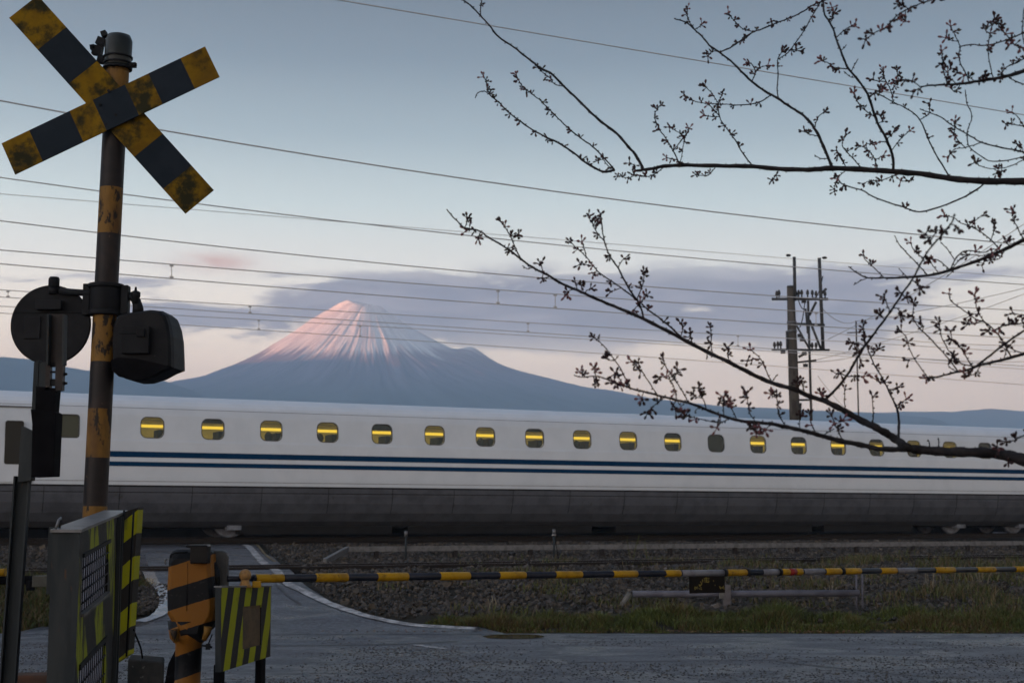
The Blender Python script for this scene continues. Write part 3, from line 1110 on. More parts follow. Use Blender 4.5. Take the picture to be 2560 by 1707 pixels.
def carriage(s0, s1, wins, blinds, doors, small, seams=True):
    """one carriage from s0 to s1 along the track; wins: window centres"""
    mb = MB()

    def P(s_, n_, z_):
        return trk(s_, V_TRAIN + n_, z_)

    def strip(a, b, sa, sb):
        mb.add([P(sa, *a), P(sb, *a), P(sb, *b), P(sa, *b)], [(0, 1, 2, 3)], 0, False)

    full = [p for p in BODY]
    # lower and upper side strips
    for a, b in zip(full, full[1:]):
        if a[1] == ZB0 and b[1] == ZB1:
            continue
        strip(a, b, s0, s1)
    # window band
    cuts = [s0]
    openings = sorted([(w, WHW, WZ, WHH, 0.13) for w in wins] + [(w, 0.20, 3.41, 0.245, 0.06) for w in small])
    for (c, hw, cz, hh, r) in openings:
        c0, c1 = c - 0.34, c + 0.34
        if c0 > cuts[-1] + 1e-4:
            strip((band_n(ZB0), ZB0), (band_n(ZB1), ZB1), cuts[-1], c0)
        inner = roundrect(c, cz, hw, hh, r)
        m_ = len(inner)
        outer = []
        for (a, b) in inner:
            da, db = a - c, b - cz
            k = min(0.34 / abs(da) if abs(da) > 1e-6 else 1e9, ((ZB1 - cz) if db > 0 else (cz - ZB0)) / abs(db) if abs(db) > 1e-6 else 1e9)
            outer.append((c + da * k, cz + db * k))
        # snap the nearest outer point to each cell corner
        for (qa, qb) in ((c0, ZB0), (c1, ZB0), (c1, ZB1), (c0, ZB1)):
            j = min(range(m_), key=lambda t_: (outer[t_][0] - qa) ** 2 + (outer[t_][1] - qb) ** 2)
            outer[j] = (qa, qb)
        vs = [P(a, band_n(b), b) for a, b in outer] + [P(a, band_n(b), b) for a, b in inner] + [P(a, band_n(b) + 0.05, b) for a, b in inner]
        fs = []
        for j in range(m_):
            j2 = (j + 1) % m_
            fs.append((j, j2, m_ + j2, m_ + j))
            fs.append((m_ + j, m_ + j2, 2 * m_ + j2, 2 * m_ + j))
        mb.add(vs, fs, 0, False)
        cuts.append(c1)
    strip((band_n(ZB0), ZB0), (band_n(ZB1), ZB1), cuts[-1], s1)
    # far side and ends
    far = [(WID - a, b) for a, b in full]
    for a, b in zip(far, far[1:]):
        mb.add([P(s0, *b), P(s1, *b), P(s1, *a), P(s0, *a)], [(0, 1, 2, 3)])
    loop = full + far[::-1][1:]
    # floor
    mb.add([P(s0, *full[0]), P(s1, *full[0]), P(s1, *far[0]), P(s0, *far[0])], [(3, 2, 1, 0)])
    for s_, flip in ((s0, False), (s1, True)):
        ids = list(range(len(loop)))
        mb.add([P(s_, *p) for p in loop], [tuple(ids if not flip else ids[::-1])])
    body = mb.build('carriage', M_WHITEP, train)
    for f in body.data.polygons:
        f.use_smooth = False
    # skirt
    sk = MB()
    ps = PROF + [(WID - a, b) for a, b in PROF[::-1]]
    m_ = len(ps)
    sk.add([P(s_, *p) for s_ in (s0 + 0.05, s1 - 0.05) for p in ps], [(j, (j + 1) % m_, m_ + (j + 1) % m_, m_ + j) for j in range(m_)] + [tuple(range(m_ - 1, -1, -1)), tuple(range(m_, 2 * m_))])
    sko = sk.build('skirt', M_SKIRT, train)
    # groove between skirt and body, a dark inset sill
    MB().box(P((s0 + s1) / 2, WID / 2, 2.115), (s1 - s0 - 0.1, WID - 0.05, 0.045), U).build('sill', M_UNDER, body)
    # panel lines and access covers on the skirt
    seam = MB()
    sx_ = s0 + 1.3
    while sx_ < s1 - 0.5:
        for (a, b) in zip(PROF[3:], PROF[4:]):
            d_ = Vector((0, 0, b[1] - a[1])) + N * (b[0] - a[0])
            c_ = P(sx_, (a[0] + b[0]) / 2 - 0.0015, (a[1] + b[1]) / 2)
            seam.box(c_, (0.012, 0.006, d_.length), U, up=d_)
        sx_ += 1.62
    seam.box(P((s0 + s1) / 2, 0.0105, 1.975), (s1 - s0 - 0.2, 0.012, 0.018), U)
    seam.build('skirt_seam', M_UNDER, sko)
    # blue stripes
    sa, sb = s0 + (2.35 if doors else 0.05), s1 - 0.03
    for z0_, z1_ in ((2.752, 2.88), (2.55, 2.652)):
        MB().box(P((sa + sb) / 2, -0.021, (z0_ + z1_) / 2), (sb - sa, 0.006, z1_ - z0_), U).build('blue_stripe', M_BLUE, body)
    # body seams
    if seams:
        bsm = MB()
        for z_, n_ in ((3.86, 0.089), (2.22, -0.006)):
            bsm.box(P((s0 + s1) / 2, n_ - 0.001, z_), (s1 - s0 - 0.1, 0.006, 0.010), U)
        bsm.build('panel_joint', M_SEAM, body)
    # interior, seen through the windows: lamp strip under the luggage rack, seat backs, lining
    if wins:
        ia, ib = min(wins) - 0.6, max(wins) + 0.6
        inn = MB()
        L_ = ib - ia
        inn.box(P((ia + ib) / 2, 2.5, 3.2), (L_, 0.03, 1.5), U)
        inn.box(P((ia + ib) / 2, 1.3, 3.93), (L_, 2.3, 0.03), U)
        inn.box(P((ia + ib) / 2, 1.3, 2.35), (L_, 2.3, 0.03), U)
        for s_ in (ia, ib):
            inn.box(P(s_, 1.3, 3.1), (0.03, 2.35, 1.5), U)
        inn.build('cabin', M_CABIN, train)
        MB().box(P((ia + ib) / 2, 0.40, 3.60), (L_ - 0.1, 0.42, 0.03), U).build('luggage_rack', M_CABIN, train)
        MB().box(P((ia + ib) / 2, 0.30, 3.475), (L_ - 0.2, 0.04, 0.065), U).build('rack_lamp', M_LAMP, train)
        MB().box(P((ia + ib) / 2, 1.5, 3.90), (L_ - 0.2, 0.5, 0.02), U).build('cabin_fill_strip', mat('cabin_fill_glow', (0.6, 0.6, 0.5), emit=(1.0, 0.80, 0.34), estr=0.9), train)  # glowing strip added overhead to brighten the cabin
        st_ = MB()
        for w in wins:
            st_.box(P(w + 0.28, 0.55, 2.95), (0.16, 0.5, 0.9), U, up=(U * 0.2 + Vector((0, 0, 1))))
        st_.build('seat', M_SEAT, train)
    # window glass, gasket
    for (c, hw, cz, hh, r) in openings:
        isw = any(abs(c - w) < 1e-6 for w in wins)
        rr_ = roundrect(c, cz, hw, hh, r)
        ro = roundrect(c, cz, hw + 0.018, hh + 0.018, r + 0.018)
        m_ = len(rr_)
        g = MB().add([P(a, band_n(b) - 0.004, b) for a, b in ro] + [P(a, band_n(b) - 0.004, b) for a, b in rr_] + [P(a, band_n(b) + 0.02, b) for a, b in ro] + [P(a, band_n(b) + 0.02, b) for a, b in rr_],
                     [(j, (j + 1) % m_, m_ + (j + 1) % m_, m_ + j) for j in range(m_)] + [(j, 2 * m_ + j, 2 * m_ + (j + 1) % m_, (j + 1) % m_) for j in range(m_)] + [(m_ + j, m_ + (j + 1) % m_, 3 * m_ + (j + 1) % m_, 3 * m_ + j) for j in range(m_)])
        wo_ = g.build('window', M_GASKET, body)
        dark = not isw
        pane = MB().add([P(a, band_n(b) + 0.024, b) for a, b in roundrect(c, cz, hw + 0.004, hh + 0.004, r)], [tuple(range(m_))])
        if dark:
            pane.build('window', M_BLIND, body)
        elif c in blinds:
            MB().add([P(a, band_n(b) + 0.05, b) for a, b in roundrect(c, cz, hw + 0.004, hh + 0.004, r)], [tuple(range(m_))]).build('window_blind', M_BLIND, body)
            pane.build('window_pane', M_GLASS, body)
        else:
            pane.build('window_pane', M_GLASS, body)
            if len(wins) > 17:
                kk = wins.index(c)
                fr_ = {1: .35, 4: .55, 7: .25, 10: .45, 13: .6, 15: .3}.get(kk, 0)
                if fr_:
                    zt_, zb_ = cz + hh, cz + hh - 2 * hh * fr_ * .55
                    MB().add([P(c - hw, band_n(zb_) + .055, zb_), P(c + hw, band_n(zb_) + .055, zb_), P(c + hw, band_n(zt_) + .055, zt_), P(c - hw, band_n(zt_) + .055, zt_)], [(0, 1, 2, 3)]).build('window_blind', M_BLIND, body)
                if kk in (2, 3, 6, 8, 12, 14):
                    # a passenger's head and shoulders, dim behind the glass
                    hb_ = MB()
                    qx = c + (-.06 if kk % 2 else .05)
                    hb_.sphere(P(qx, .42, 3.31), .095, 10, 8, sz=1.2)
                    hb_.sphere(P(qx, .45, 3.08), .20, 10, 8, sz=.75)
                    hb_.build('passenger', M_SEAT, train)
    # doors
    for dc in doors:
        dm = MB()
        dm.box(P(dc, -0.004 + 0.0, 2.66), (0.86, 0.055, 0.98), U)
        o = dm.build('door', M_WHITEP, body)
        # the seam round the door and its tall window
        fr = MB()
        for a_, b_, c2, d2 in ((dc - 0.45, 0.014, 2.80, 1.30), (dc + 0.45, 0.014, 2.80, 1.30)):
            fr.box(P(a_, -0.014, c2), (b_, 0.04, d2), U)
        fr.box(P(dc, 0.05, 3.80), (0.9, 0.03, 0.03), U)
        fr.build('door_seam', M_SEAM, body)
        gl = MB()
        pts_ = roundrect(dc + 0.05, 3.02, 0.19, 0.47, 0.05)
        gl.add([P(a, -0.038, b) for a, b in pts_] + [P(a, 0.06, b) for a, b in pts_],
               [tuple(range(len(pts_)))] + [(j, len(pts_) + j, len(pts_) + (j + 1) % len(pts_), (j + 1) % len(pts_)) for j in range(len(pts_))])
        gl.build('door_window', M_DOORGL, body)
    return body


def bogie(sc):
    b = MB()
    b.box(trk(sc, V_TRAIN + 0.62, 1.34), (3.3, 0.14, 0.16), U)
    b.box(trk(sc, V_TRAIN + 2.75, 1.34), (3.3, 0.14, 0.16), U)
    b.box(trk(sc, V_TRAIN + 1.68, 1.4), (0.7, 2.2, 0.2), U)
    for ds in (-1.25, 1.25):
        b.box(trk(sc + ds, V_TRAIN + 0.56, 1.25), (0.34, 0.2, 0.24), U)
        b.tube([trk(sc + ds, V_TRAIN + 0.55, 1.36), trk(sc + ds, V_TRAIN + 0.55, 1.56)], 0.10, 10)
    b.tube([trk(sc - 0.35, V_TRAIN + 0.5, 1.3), trk(sc + 0.9, V_TRAIN + 0.5, 1.36)], 0.035, 8)
    bo = b.build('bogie', M_BOGIE, train)
    for ds in (-1.25, 1.25):
        for dv in (0.93, 2.06):
            w = MB()
            c = trk(sc + ds, V_TRAIN + dv, Z_TR + 0.40)
            w.tube([c - N * 0.06, c - N * 0.055, c + N * 0.055, c + N * 0.06], [0.36, 0.40, 0.40, 0.36], 24)
            w.build('wheel', M_BOGIE, bo)


wl = [S0W + i * PITCHW for i in range(nW)]
s_left = px_to_s(-40)
s_small = px_to_s(174)
s_door = px_to_s(30)
cw_ = [w for w in wl]
carriage(px_to_s(-42), wl[-1] + 2.6, cw_, {wl[11], wl[-1]}, [px_to_s(30)], [s_small])
sR = wl[-1] + 2.6 + GAP
carriage(sR, sR + 24.5, [sR + 2.6 + i * PITCHW for i in range(16)], set(), [], [], seams=False)
sL = px_to_s(-42) - GAP
carriage(sL - 24.5, sL, [sL - 4.0 - i * PITCHW for i in range(15)], set(), [], [], seams=False)
for sc_, b_ in ((px_to_s(470), 0), (px_to_s(2500), 0), (sR + 3.4, 0), (sL - 4.4, 0)):
    bogie(sc_)
for a_, b_ in ((sL, px_to_s(-42)), (wl[-1] + 2.6, sR)):
    d_ = MB()
    pr = [(0.25, 1.6), (0.2, 2.6), (0.25, 3.7), (0.7, 4.05), (WID / 2, 4.1), (WID - 0.7, 4.05), (WID - 0.25, 3.7), (WID - 0.2, 2.6), (WID - 0.25, 1.6)]
    m_ = len(pr)
    d_.add([trk(s_, V_TRAIN + p[0], p[1]) for s_ in (a_ - 0.02, b_ + 0.02) for p in pr], [(j, (j + 1) % m_, m_ + (j + 1) % m_, m_ + j) for j in range(m_)])
    d_.build('gangway', M_DARK, train)
ub = MB()
for k, (pa, pb) in enumerate(((620, 1000), (1040, 1500), (1560, 2050), (2080, 2300))):
    a_, b_ = px_to_s(pa), px_to_s(pb)
    ub.box(trk((a_ + b_) / 2, V_TRAIN + 1.68, 1.24), (b_ - a_, 2.4, 0.42), U)
ub.build('underfloor_box', M_UNDER, train)

# ------------------------------------------------------------------ overhead wires
def at_track(px, py, Y0):
    """point at photo pixel on a vertical plane parallel to the tracks that is Y0 m away at the left edge"""
    v_ = vof(-Y0 * 0.3555, Y0)
    d = ray(px, py)
    k = v_ / (N.x * d.x + N.y * d.y)
    return Vector((d.x * k, d.y * k, EYE + d.z * k))


def wire_pts(pix, Y0):
    a, b = pix[0], pix[1]
    c, d = pix[-2], pix[-1]
    first = (a[0] - 260, a[1] - (b[1] - a[1]) / (b[0] - a[0]) * 260)
    last = (d[0] + 300, d[1] + (d[1] - c[1]) / (d[0] - c[0]) * 300)
    return [at_track(px, py, Y0) for px, py in [first] + list(pix) + [last]]


def smooth_fit(pix):
    """quadratic through measured points so a wire hangs as one curve"""
    xs_ = np.array([p[0] for p in pix], float)
    ys_ = np.array([p[1] for p in pix], float)
    c = np.polyfit(xs_, ys_, 2 if len(pix) > 2 else 1)
    X = np.linspace(xs_[0], xs_[-1], 14)
    return [(float(x), float(np.polyval(c, x))) for x in X]


def single_wire(pix, Y0, r, label, fit=True):
    p = smooth_fit(pix) if fit else pix
    pts = wire_pts(p, Y0)
    b = pts[len(pts) // 2]
    o = MB().tube(pts, r, 6).build('overhead_wire', M_WIRE, base=b)
    return tag(o, label, 'wire', 'overhead wires above the railway')


single_wire([(830, 0), (1100, 42), (1500, 106), (1850, 170), (2180, 231), (2560, 284)], 13, 0.006, 'topmost thin black wire crossing the upper right sky')
single_wire([(0, 252), (150, 281), (403, 327), (640, 363), (1080, 432), (1420, 486), (1700, 517), (2100, 572), (2560, 609)], 20, 0.011, 'thick grey wire behind the crossed boards, second from the top')
single_wire([(0, 445), (247, 477), (640, 527), (1080, 578), (1700, 645), (2050, 672), (2560, 711)], 24, 0.010, 'grey wire in the pale sky, passing just over the upright pole top')
single_wire([(0, 480), (247, 506), (640, 545), (1000, 566), (1420, 602), (1700, 623), (1990, 639), (2560, 699)], 44, 0.010, 'faint far wire tied to the utility pole masts')
single_wire([(0, 553), (430, 600), (640, 627), (1080, 670), (1350, 700), (1700, 721), (2070, 745), (2560, 778)], 24, 0.010, 'grey wire between the pale sky and the cloud bank')


def catenary(up, lo, Y0, drops, label, r=0.010):
    pu, pl = smooth_fit(up), smooth_fit(lo)
    cu = np.polyfit([p[0] for p in pu], [p[1] for p in pu], 2)
    cl = np.polyfit([p[0] for p in pl], [p[1] for p in pl], 2)
    A, B = wire_pts(pu, Y0), wire_pts(pl, Y0)
    t_ = thing('catenary', A[7], label, 'catenary wire', 'catenary pairs above the tracks')
    MB().tube(A, r, 6).build('messenger_wire', M_WIRE, t_)
    MB().tube(B, r, 6).build('contact_wire', M_WIRE, t_)
    for x in drops:
        a, b = at_track(x, float(np.polyval(cu, x)), Y0), at_track(x, float(np.polyval(cl, x)), Y0)
        d = MB().tube([a, b], 0.008, 5)
        d.box(a + Vector((0, 0, -0.02)), (0.07, 0.03, 0.05), U).box(b + Vector((0, 0, 0.02)), (0.07, 0.03, 0.05), U)
        d.build('dropper', M_WIRE, t_)


catenary([(0, 625), (240, 644), (640, 679), (1080, 711), (1270, 730), (1700, 754), (2560, 815)],
         [(0, 661), (240, 679), (640, 713), (1080, 747), (1400, 774), (1700, 793), (2560, 846)], 26, [429, 1245, 1388, 2040],
         'upper pair of wires with three short droppers above the mountain', 0.010)
catenary([(0, 724), (355, 749), (640, 764), (1080, 791), (1300, 805), (1820, 838), (2560, 880)],
         [(0, 741), (240, 759), (640, 786), (1080, 815), (1290, 829), (1820, 862), (2560, 916)], 33, [20, 625, 1320, 1845],
         'middle pair of wires running behind the round lamp disc')
catenary([(0, 762), (355, 786), (640, 803), (1080, 824), (1290, 837), (1820, 866), (2560, 925)],
         [(0, 782), (400, 808), (640, 824), (1080, 857), (1300, 870), (1820, 903), (2560, 963)], 38, [647, 900],
         'lowest pair of wires crossing the snow cap')

# ------------------------------------------------------------------ utility pole and yard behind the train
M_POLEC = mat('pole_concrete', (0.045, 0.040, 0.034), (0.075, 0.066, 0.055), rough=0.85, scale=1.2, c3=(0.035, 0.03, 0.025), s3=3, t3=(0.52, 0.62), stretch=(1, 1, 0.3))
M_DKST = mat('dark_steel', (0.03, 0.032, 0.034), (0.05, 0.05, 0.05), rough=0.6, scale=4)
PY = 57.0


def pz(zx, zy, Y=PY):
    """pixel of the close-up of the pole (300x440 px crop) to a point"""
    return at(1900 + zx * 300 / 1069, 620 + zy * 440 / 1568, Y)


pb_ = Vector((pz(305, 1480).x, PY, 0.0))
up_ = thing('utility_pole', pb_, 'thick concrete utility pole with cross arms and masts behind the train', 'utility pole')
pm = MB()
pm.tube([Vector((pz(312, 1560).x, PY, 0.0)), pz(308, 1490), pz(290, 900), pz(272, 345)], [0.215, 0.205, 0.19, 0.145], 18)
pm.build('pole', M_POLEC, up_)
cap = MB().tube([pz(272, 352), pz(272, 338)], [0.155, 0.14], 18)
cap.build('pole_cap', M_DKST, up_)


def bar(a, b, r, name='crossarm', Y1=PY, Y2=None, m=M_DKST, par=up_):
    MB().tube([pz(a[0], a[1], Y1), pz(b[0], b[1], Y2 or Y1)], r, 8).build(name, m, par)


bar((105, 455), (605, 455), 0.055)
bar((105, 904), (620, 908), 0.045)
bar((245, 672), (575, 685), 0.05)
bar((300, 1022), (500, 1000), 0.04)
bar((345, 1352), (460, 1352), 0.04)
bar((305, 80), (312, 470), 0.065, 'mast', PY - .4)
bar((528, 90), (562, 905), 0.07, 'mast')
bar((428, 470), (460, 1590), 0.05, 'mast')
bar((406, 540), (425, 760), 0.04, 'mast')
bar((240, 740), (243, 905), 0.05, 'mast')
bar((500, 480), (440, 600), 0.05, 'brace')
bar((325, 690), (435, 890), 0.04, 'brace', PY - .3)
bar((440, 640), (545, 905), 0.05, 'brace')
bar((345, 970), (410, 935), 0.05, 'brace')
bar((548, 405), (590, 362), 0.05, 'brace')
bar((362, 1380), (350, 1560), 0.05, 'mast')
for (zx, zy) in ((150, 440), (170, 432), (345, 432), (372, 430), (425, 430), (467, 432), (500, 440), (580, 440), (130, 895), (160, 890), (185, 888), (465, 900), (500, 900)):
    q = pz(zx, zy + 8)
    b = MB().tube([q, q + Vector((0, 0, .10)), q + Vector((0, 0, .13)), q + Vector((0, 0, .22)), q + Vector((0, 0, .30))], [0.03, 0.03, 0.065, 0.06, 0.03], 8)
    b.build('insulator', M_DKST, up_)
for (zx, zy) in ((390, 475), (355, 780), (375, 815), (205, 925), (395, 940), (405, 1045)):
    q = pz(zx, zy)
    MB().box(q, (0.17, 0.14, 0.13)).build('junction_box', M_DKST, up_)
for zy in (665, 1110, 740):
    q = pz(283 + (zy - 665) * 0.03, zy)
    MB().tube([q - Vector((0, 0, .05)), q + Vector((0, 0, .05))], 0.195, 18).build('band', M_GALV, up_)
for (zx, zy) in ((253, 66), (575, 88)):
    MB().sphere(pz(zx, zy), 0.055, sx=2.0).build('insulator', M_DARK, up_)
cab = MB()
for a, b, sg in (((300, 260), (395, 540), .4), ((560, 250), (470, 440), .3), ((400, 480), (330, 700), .4)):
    p0, p1 = pz(*a), pz(*b)
    cab.tube([p0.lerp(p1, k / 6) + Vector((0, 0, -sg * 4 * (k / 6) * (1 - k / 6))) for k in range(7)], 0.02, 5)
cab.build('cable', M_DARK, up_)

# smaller mast to the right with strain insulators
MY2 = 74.0
m2 = thing('wire_mast', Vector((at(2141, 960, MY2).x, MY2, 0)), 'slim dark wire mast right of the utility pole', 'mast')
MB().tube([Vector((at(2143, 960, MY2).x, MY2, 0)), at(2140, 802, MY2)], 0.04, 8).build('mast', M_DKST, m2)
MB().tube([at(2118, 832, MY2), at(2160, 830, MY2)], 0.03, 8).build('crossarm', M_DKST, m2)


def free_wire(a, Ya, b, Yb, sag, r, label, parts=12):
    p0, p1 = at(a[0], a[1], Ya), at(b[0], b[1], Yb)
    pts = [p0.lerp(p1, k / parts) + Vector((0, 0, -sag * 4 * (k / parts) * (1 - k / parts))) for k in range(parts + 1)]
    o = MB().tube(pts, r, 5).build('service_wire', M_WIRE, base=p0)
    return tag(o, label, 'wire', 'service wires fanning out from the utility pole')


free_wire((2055, 771), PY, (2139, 803), MY2, 0.3, 0.014, 'short thin wire dropping from the pole to the slim mast top')
free_wire((2139, 803), MY2, (2640, 700), 60, 0.15, 0.014, 'thin wire rising right from the slim mast to the frame edge')
free_wire((2070, 848), PY, (2560, 560), 40, 0.15, 0.012, 'wire climbing steeply right behind the dark curved bough')
free_wire((2040, 900), PY, (2620, 712), 48, 0.15, 0.012, 'wire climbing gently right above the lower bough')
free_wire((2060, 830), PY, (2640, 862), 70, 0.2, 0.014, 'nearly level faint wire right of the pole at cloud height')
free_wire((2065, 875), PY, (2640, 902), 70, 0.2, 0.014, 'nearly level faint wire right of the pole, below the cloud')
free_wire((2025, 905), PY, (2180, 880), 66, 0.1, 0.014, 'short faint wire from the lower cross arm to the right')
free_wire((2045, 940), PY, (2130, 1035), 52, 0.1, 0.012, 'guy wire slanting down right from the pole')
# ------------------------------------------------------------------ crossed-board warning post
YP = 9.0


def P1(px, py, Y=YP):
    return at(px, py, Y)


post = thing('crossing_warning_post', Vector((P1(232, 1300).x, YP, 0.0)), 'tall striped post carrying the big yellow and black crossed boards', 'warning post')
bands = [(1420, 1), (1290, 0), (1144, 1), (1022, 0), (905, 1), (795, 0), (760, 1), (586, 0), (472, 1), (330, 0), (130, 0)]
axis_bot, axis_top = P1(226, 1300), P1(296, 130)


def axis_at(py):
    """point of the post axis at the height seen at photo row py"""
    q = P1(296 - (py - 130) * 60 / 1170, py)
    return q


pb2 = MB()
segs = [(1290, 1265, 1), (1265, 1144, 0), (1144, 1022, 1), (1022, 905, 0), (905, 785, 1), (785, 586, 0), (586, 471, 1), (471, 250, 0), (250, 168, 1)]
for y0_, y1_, c_ in segs:
    a_, b_ = axis_at(y0_), axis_at(y1_)
    if y0_ == 1290:
        a_ = Vector((axis_at(1290).x + 0.0, YP, 0.0))
    pb2.tube([a_, b_], [0.074, 0.074], 20, mi=c_, caps=False)
pb2.tube([axis_at(180), axis_at(165)], 0.074, 20, mi=1)
pb2.build('post', [M_POLEB, M_POLEY], post)
# top cap: dark cylinder with clamp bands and a small bracket
tc = MB()
a_, b_ = axis_at(172), axis_at(86)
tc.tube([a_, a_.lerp(b_, .1), a_.lerp(b_, .8), a_.lerp(b_, .95), b_], [0.080, 0.086, 0.086, 0.072, 0.04], 22)
tc.build('post_cap', mat('cap_green_black', (0.008, 0.012, 0.013), (0.015, 0.020, 0.021), rough=0.35, spec=0.2, scale=8, c3=(0.015, 0.015, 0.015), s3=20), post)
for py in (145, 160, 172):
    q = axis_at(py)
    MB().tube([q - Vector((0, 0, .006)), q + Vector((0, 0, .006))], 0.093, 22).build('clamp_band', M_BLACK, post)
MB().box(axis_at(166) + Vector((.10, -.02, 0)), (.05, .03, .03)).tube([axis_at(166) + Vector((.10, -.03, 0)), axis_at(166) + Vector((.13, -.03, 0))], .012, 8).build('clamp_bolt', M_BLACK, post)
tb = MB()
for dx_, dz_, s_ in ((-.12, .10, .05), (-.14, .04, .06), (-.11, -.02, .05), (-.17, .06, .03), (-.10, .15, .035)):
    tb.box(axis_at(140) + Vector((dx_, 0.02, dz_)), (s_, .05, s_), (1, 0, rnd.uniform(-.4, .4)))
tb.build('mounting_bracket', M_BLACK, post)
# the boards
def cross_board(p0, p1, w_px, bounds, cols, yoff, name='cross_board'):
    """p0,p1: photo pixels of the two end centres; bounds: fractions of band edges"""
    A, B = P1(p0[0], p0[1], YP + yoff), P1(p1[0], p1[1], YP + yoff)
    d = (B - A).normalized()
    n_ = Vector((0, -1, 0.124)).normalized()
    side = d.cross(n_).normalized()
    w = w_px / FPX * YP / 2
    th = 0.008
    mb = MB()
    nseg = 26
    fr = sorted(set([0, 1] + bounds))
    for k in range(len(fr) - 1):
        f0, f1 = fr[k], fr[k + 1]
        c = cols[k]
        ps = []
        for zoff in (th / 2, -th / 2):
            for f, s in ((f0, -1), (f1, -1), (f1, 1), (f0, 1)):
                ps.append(A.lerp(B, f) + side * w * s + n_ * (-zoff))
        mb.hexa(ps, c)
    o = mb.build(name, [M_NAVY, M_YEL], post)
    # rolled steel back edge
    return o


cross_board((59, 18), (499, 505), 93, [.165, .341, .714, .876], [1, 0, 1, 0, 1], -0.090)
cross_board((21, 398), (531, 155), 93, [.135, .332, .446, .604, .72, .878], [1, 0, 1, 0, 1, 0, 1], -0.112)
cf = MB()
c_ = P1(280, 275, YP - 0.10)
cf.box(c_ + Vector((0, .055, 0)), (0.10, 0.09, 0.26))
cf.build('board_bracket', M_BLACK, post)
for dx_, dy_ in ((-22, -6), (18, 20), (0, -40), (-5, 45)):
    q = P1(272 + dx_, 268 + dy_, YP - 0.117)
    MB().tube([q, q + Vector((0, -.008, 0))], .010, 8).build('bolt', M_BLACK, post)
# bracket and the two flashing lamps
q = axis_at(750)
lb = MB()
lb.tube([q + Vector((0, 0, -.075)), q + Vector((0, 0, .095))], 0.098, 22)
lb.tube([q + Vector((0, 0, .075)), q + Vector((0, 0, .10))], 0.112, 22)
lb.tube([q + Vector((0, 0, -.10)), q + Vector((0, 0, -.07))], 0.108, 22)
lb.box(q + Vector((-.115, 0, .0)), (.045, .07, .20)).box(q + Vector((.125, 0, .0)), (.045, .07, .18))
lb.build('lamp_bracket', M_BLACK, post, bevel=0.004)
a_ = P1(222, 733, YP - .02)
b_ = P1(150, 728, YP - .02)
MB().tube([a_ + Vector((.03, 0, 0)), a_, b_], [0.021, 0.021, 0.021], 12).build('lamp_arm', M_BLACK, post)
MB().tube([P1(315, 738), P1(330, 742), P1(341, 752), P1(345, 770), P1(345, 782)], [0.024, .026, .028, .034, .036], 12).build('lamp_arm', M_BLACK, post)

# left lamp: the background disc faces us, hood in front of it towards the road on the far side
dc = P1(127, 812, YP + .02)
disc = MB()
rD = 101 / FPX * YP
disc.tube([dc + Vector((0, -.012, 0)), dc + Vector((0, -.006, 0)), dc + Vector((0, .010, 0))], [rD - .006, rD, rD], 56)
disc.tube([dc + Vector((0, .012, 0)), dc + Vector((0, .28, -.01))], [.17, .16], 28)
so = disc.build('signal_lamp', M_BLACK, post)
ribs = MB()
ribs.box(dc + Vector((0, -.014, .075)), (rD * 1.9, .004, .004))
ribs.box(dc + Vector((-.11, -.018, -.02)), (.10, .012, .14)).box(dc + Vector((.0, -.04, .12)), (.16, .06, .06))
ribs.build('lamp_housing', M_BLACK, so, bevel=.004)
kn = MB()
kq = P1(135, 706, YP + .01)
kn.tube([kq + Vector((0, 0, -.075)), kq + Vector((0, 0, -.032))], .030, 14)
kn.tube([kq + Vector((0, 0, -.034)), kq + Vector((0, 0, -.028)), kq + Vector((0, 0, .022)), kq + Vector((0, 0, .034))], [.030, .036, .036, .028], 8)
kn.build('lamp_knob', M_BLACK, so)

# right lamp: seen from its side and back, a boxy rounded hood
rl = MB()
sil = [(291, 790), (300, 782), (345, 776), (390, 771), (421, 774), (436, 784), (446, 808), (452, 840), (454, 880), (455, 917), (430, 925), (395, 941), (365, 949), (335, 950), (310, 944), (290, 935), (278, 915), (276, 850), (280, 810)]
sil = [(276 + (a - 276) * .85, b) for a, b in sil]
out = [P1(a, b, YP - .10) for a, b in sil]
rl.prism(out, Vector((0.02, 0.34, 0)), levels=[(0, .90), (.06, .97), (.2, 1.0), (.8, 1.0), (1.0, .94)])
ro_ = rl.build('signal_lamp', M_BLACK, post)
for f in ro_.data.polygons:
    f.use_smooth = False
vz = MB()
visor = [(276, 900), (300, 893), (350, 896), (400, 905), (455, 917), (430, 925), (395, 941), (350, 950), (300, 941), (280, 925)]
vz.prism([P1(276 + (a - 276) * .85, b, YP - .125) for a, b in visor], Vector((0, .03, 0)))
vz.build('lamp_visor', M_DARK, ro_)
hs = MB()
hs.box(P1(340, 850, YP - .13), (.17, .05, .17))
hs.box(P1(352, 832, YP - .16), (.05, .03, .05)).box(P1(320, 833, YP - .155), (.12, .008, .008))
hs.build('lamp_housing', M_BLACK, ro_, bevel=.008)
kq = P1(339, 735, YP - .02)
kn = MB()
kn.tube([kq + Vector((0, 0, -.06)), kq + Vector((0, 0, -.03)), kq + Vector((0, 0, -.015)), kq + Vector((0, 0, .012)), kq + Vector((0, 0, .02))], [.022, .02, .03, .03, .012], 14)
kn.tube([kq + Vector((0, 0, .018)), kq + Vector((0, 0, .045))], [.010, .006], 8)
kn.build('lamp_knob', M_BLACK, ro_)

# ------------------------------------------------------------------ steel channel post with black box at far left
YC = 7.2
cpost = thing('channel_post', Vector((at(45, 1300, YC).x, YC, 0)), 'grey steel channel post with black box, nearest the left edge', 'post')


def C1(px, py, Y=YC):
    return at(px, py, Y)


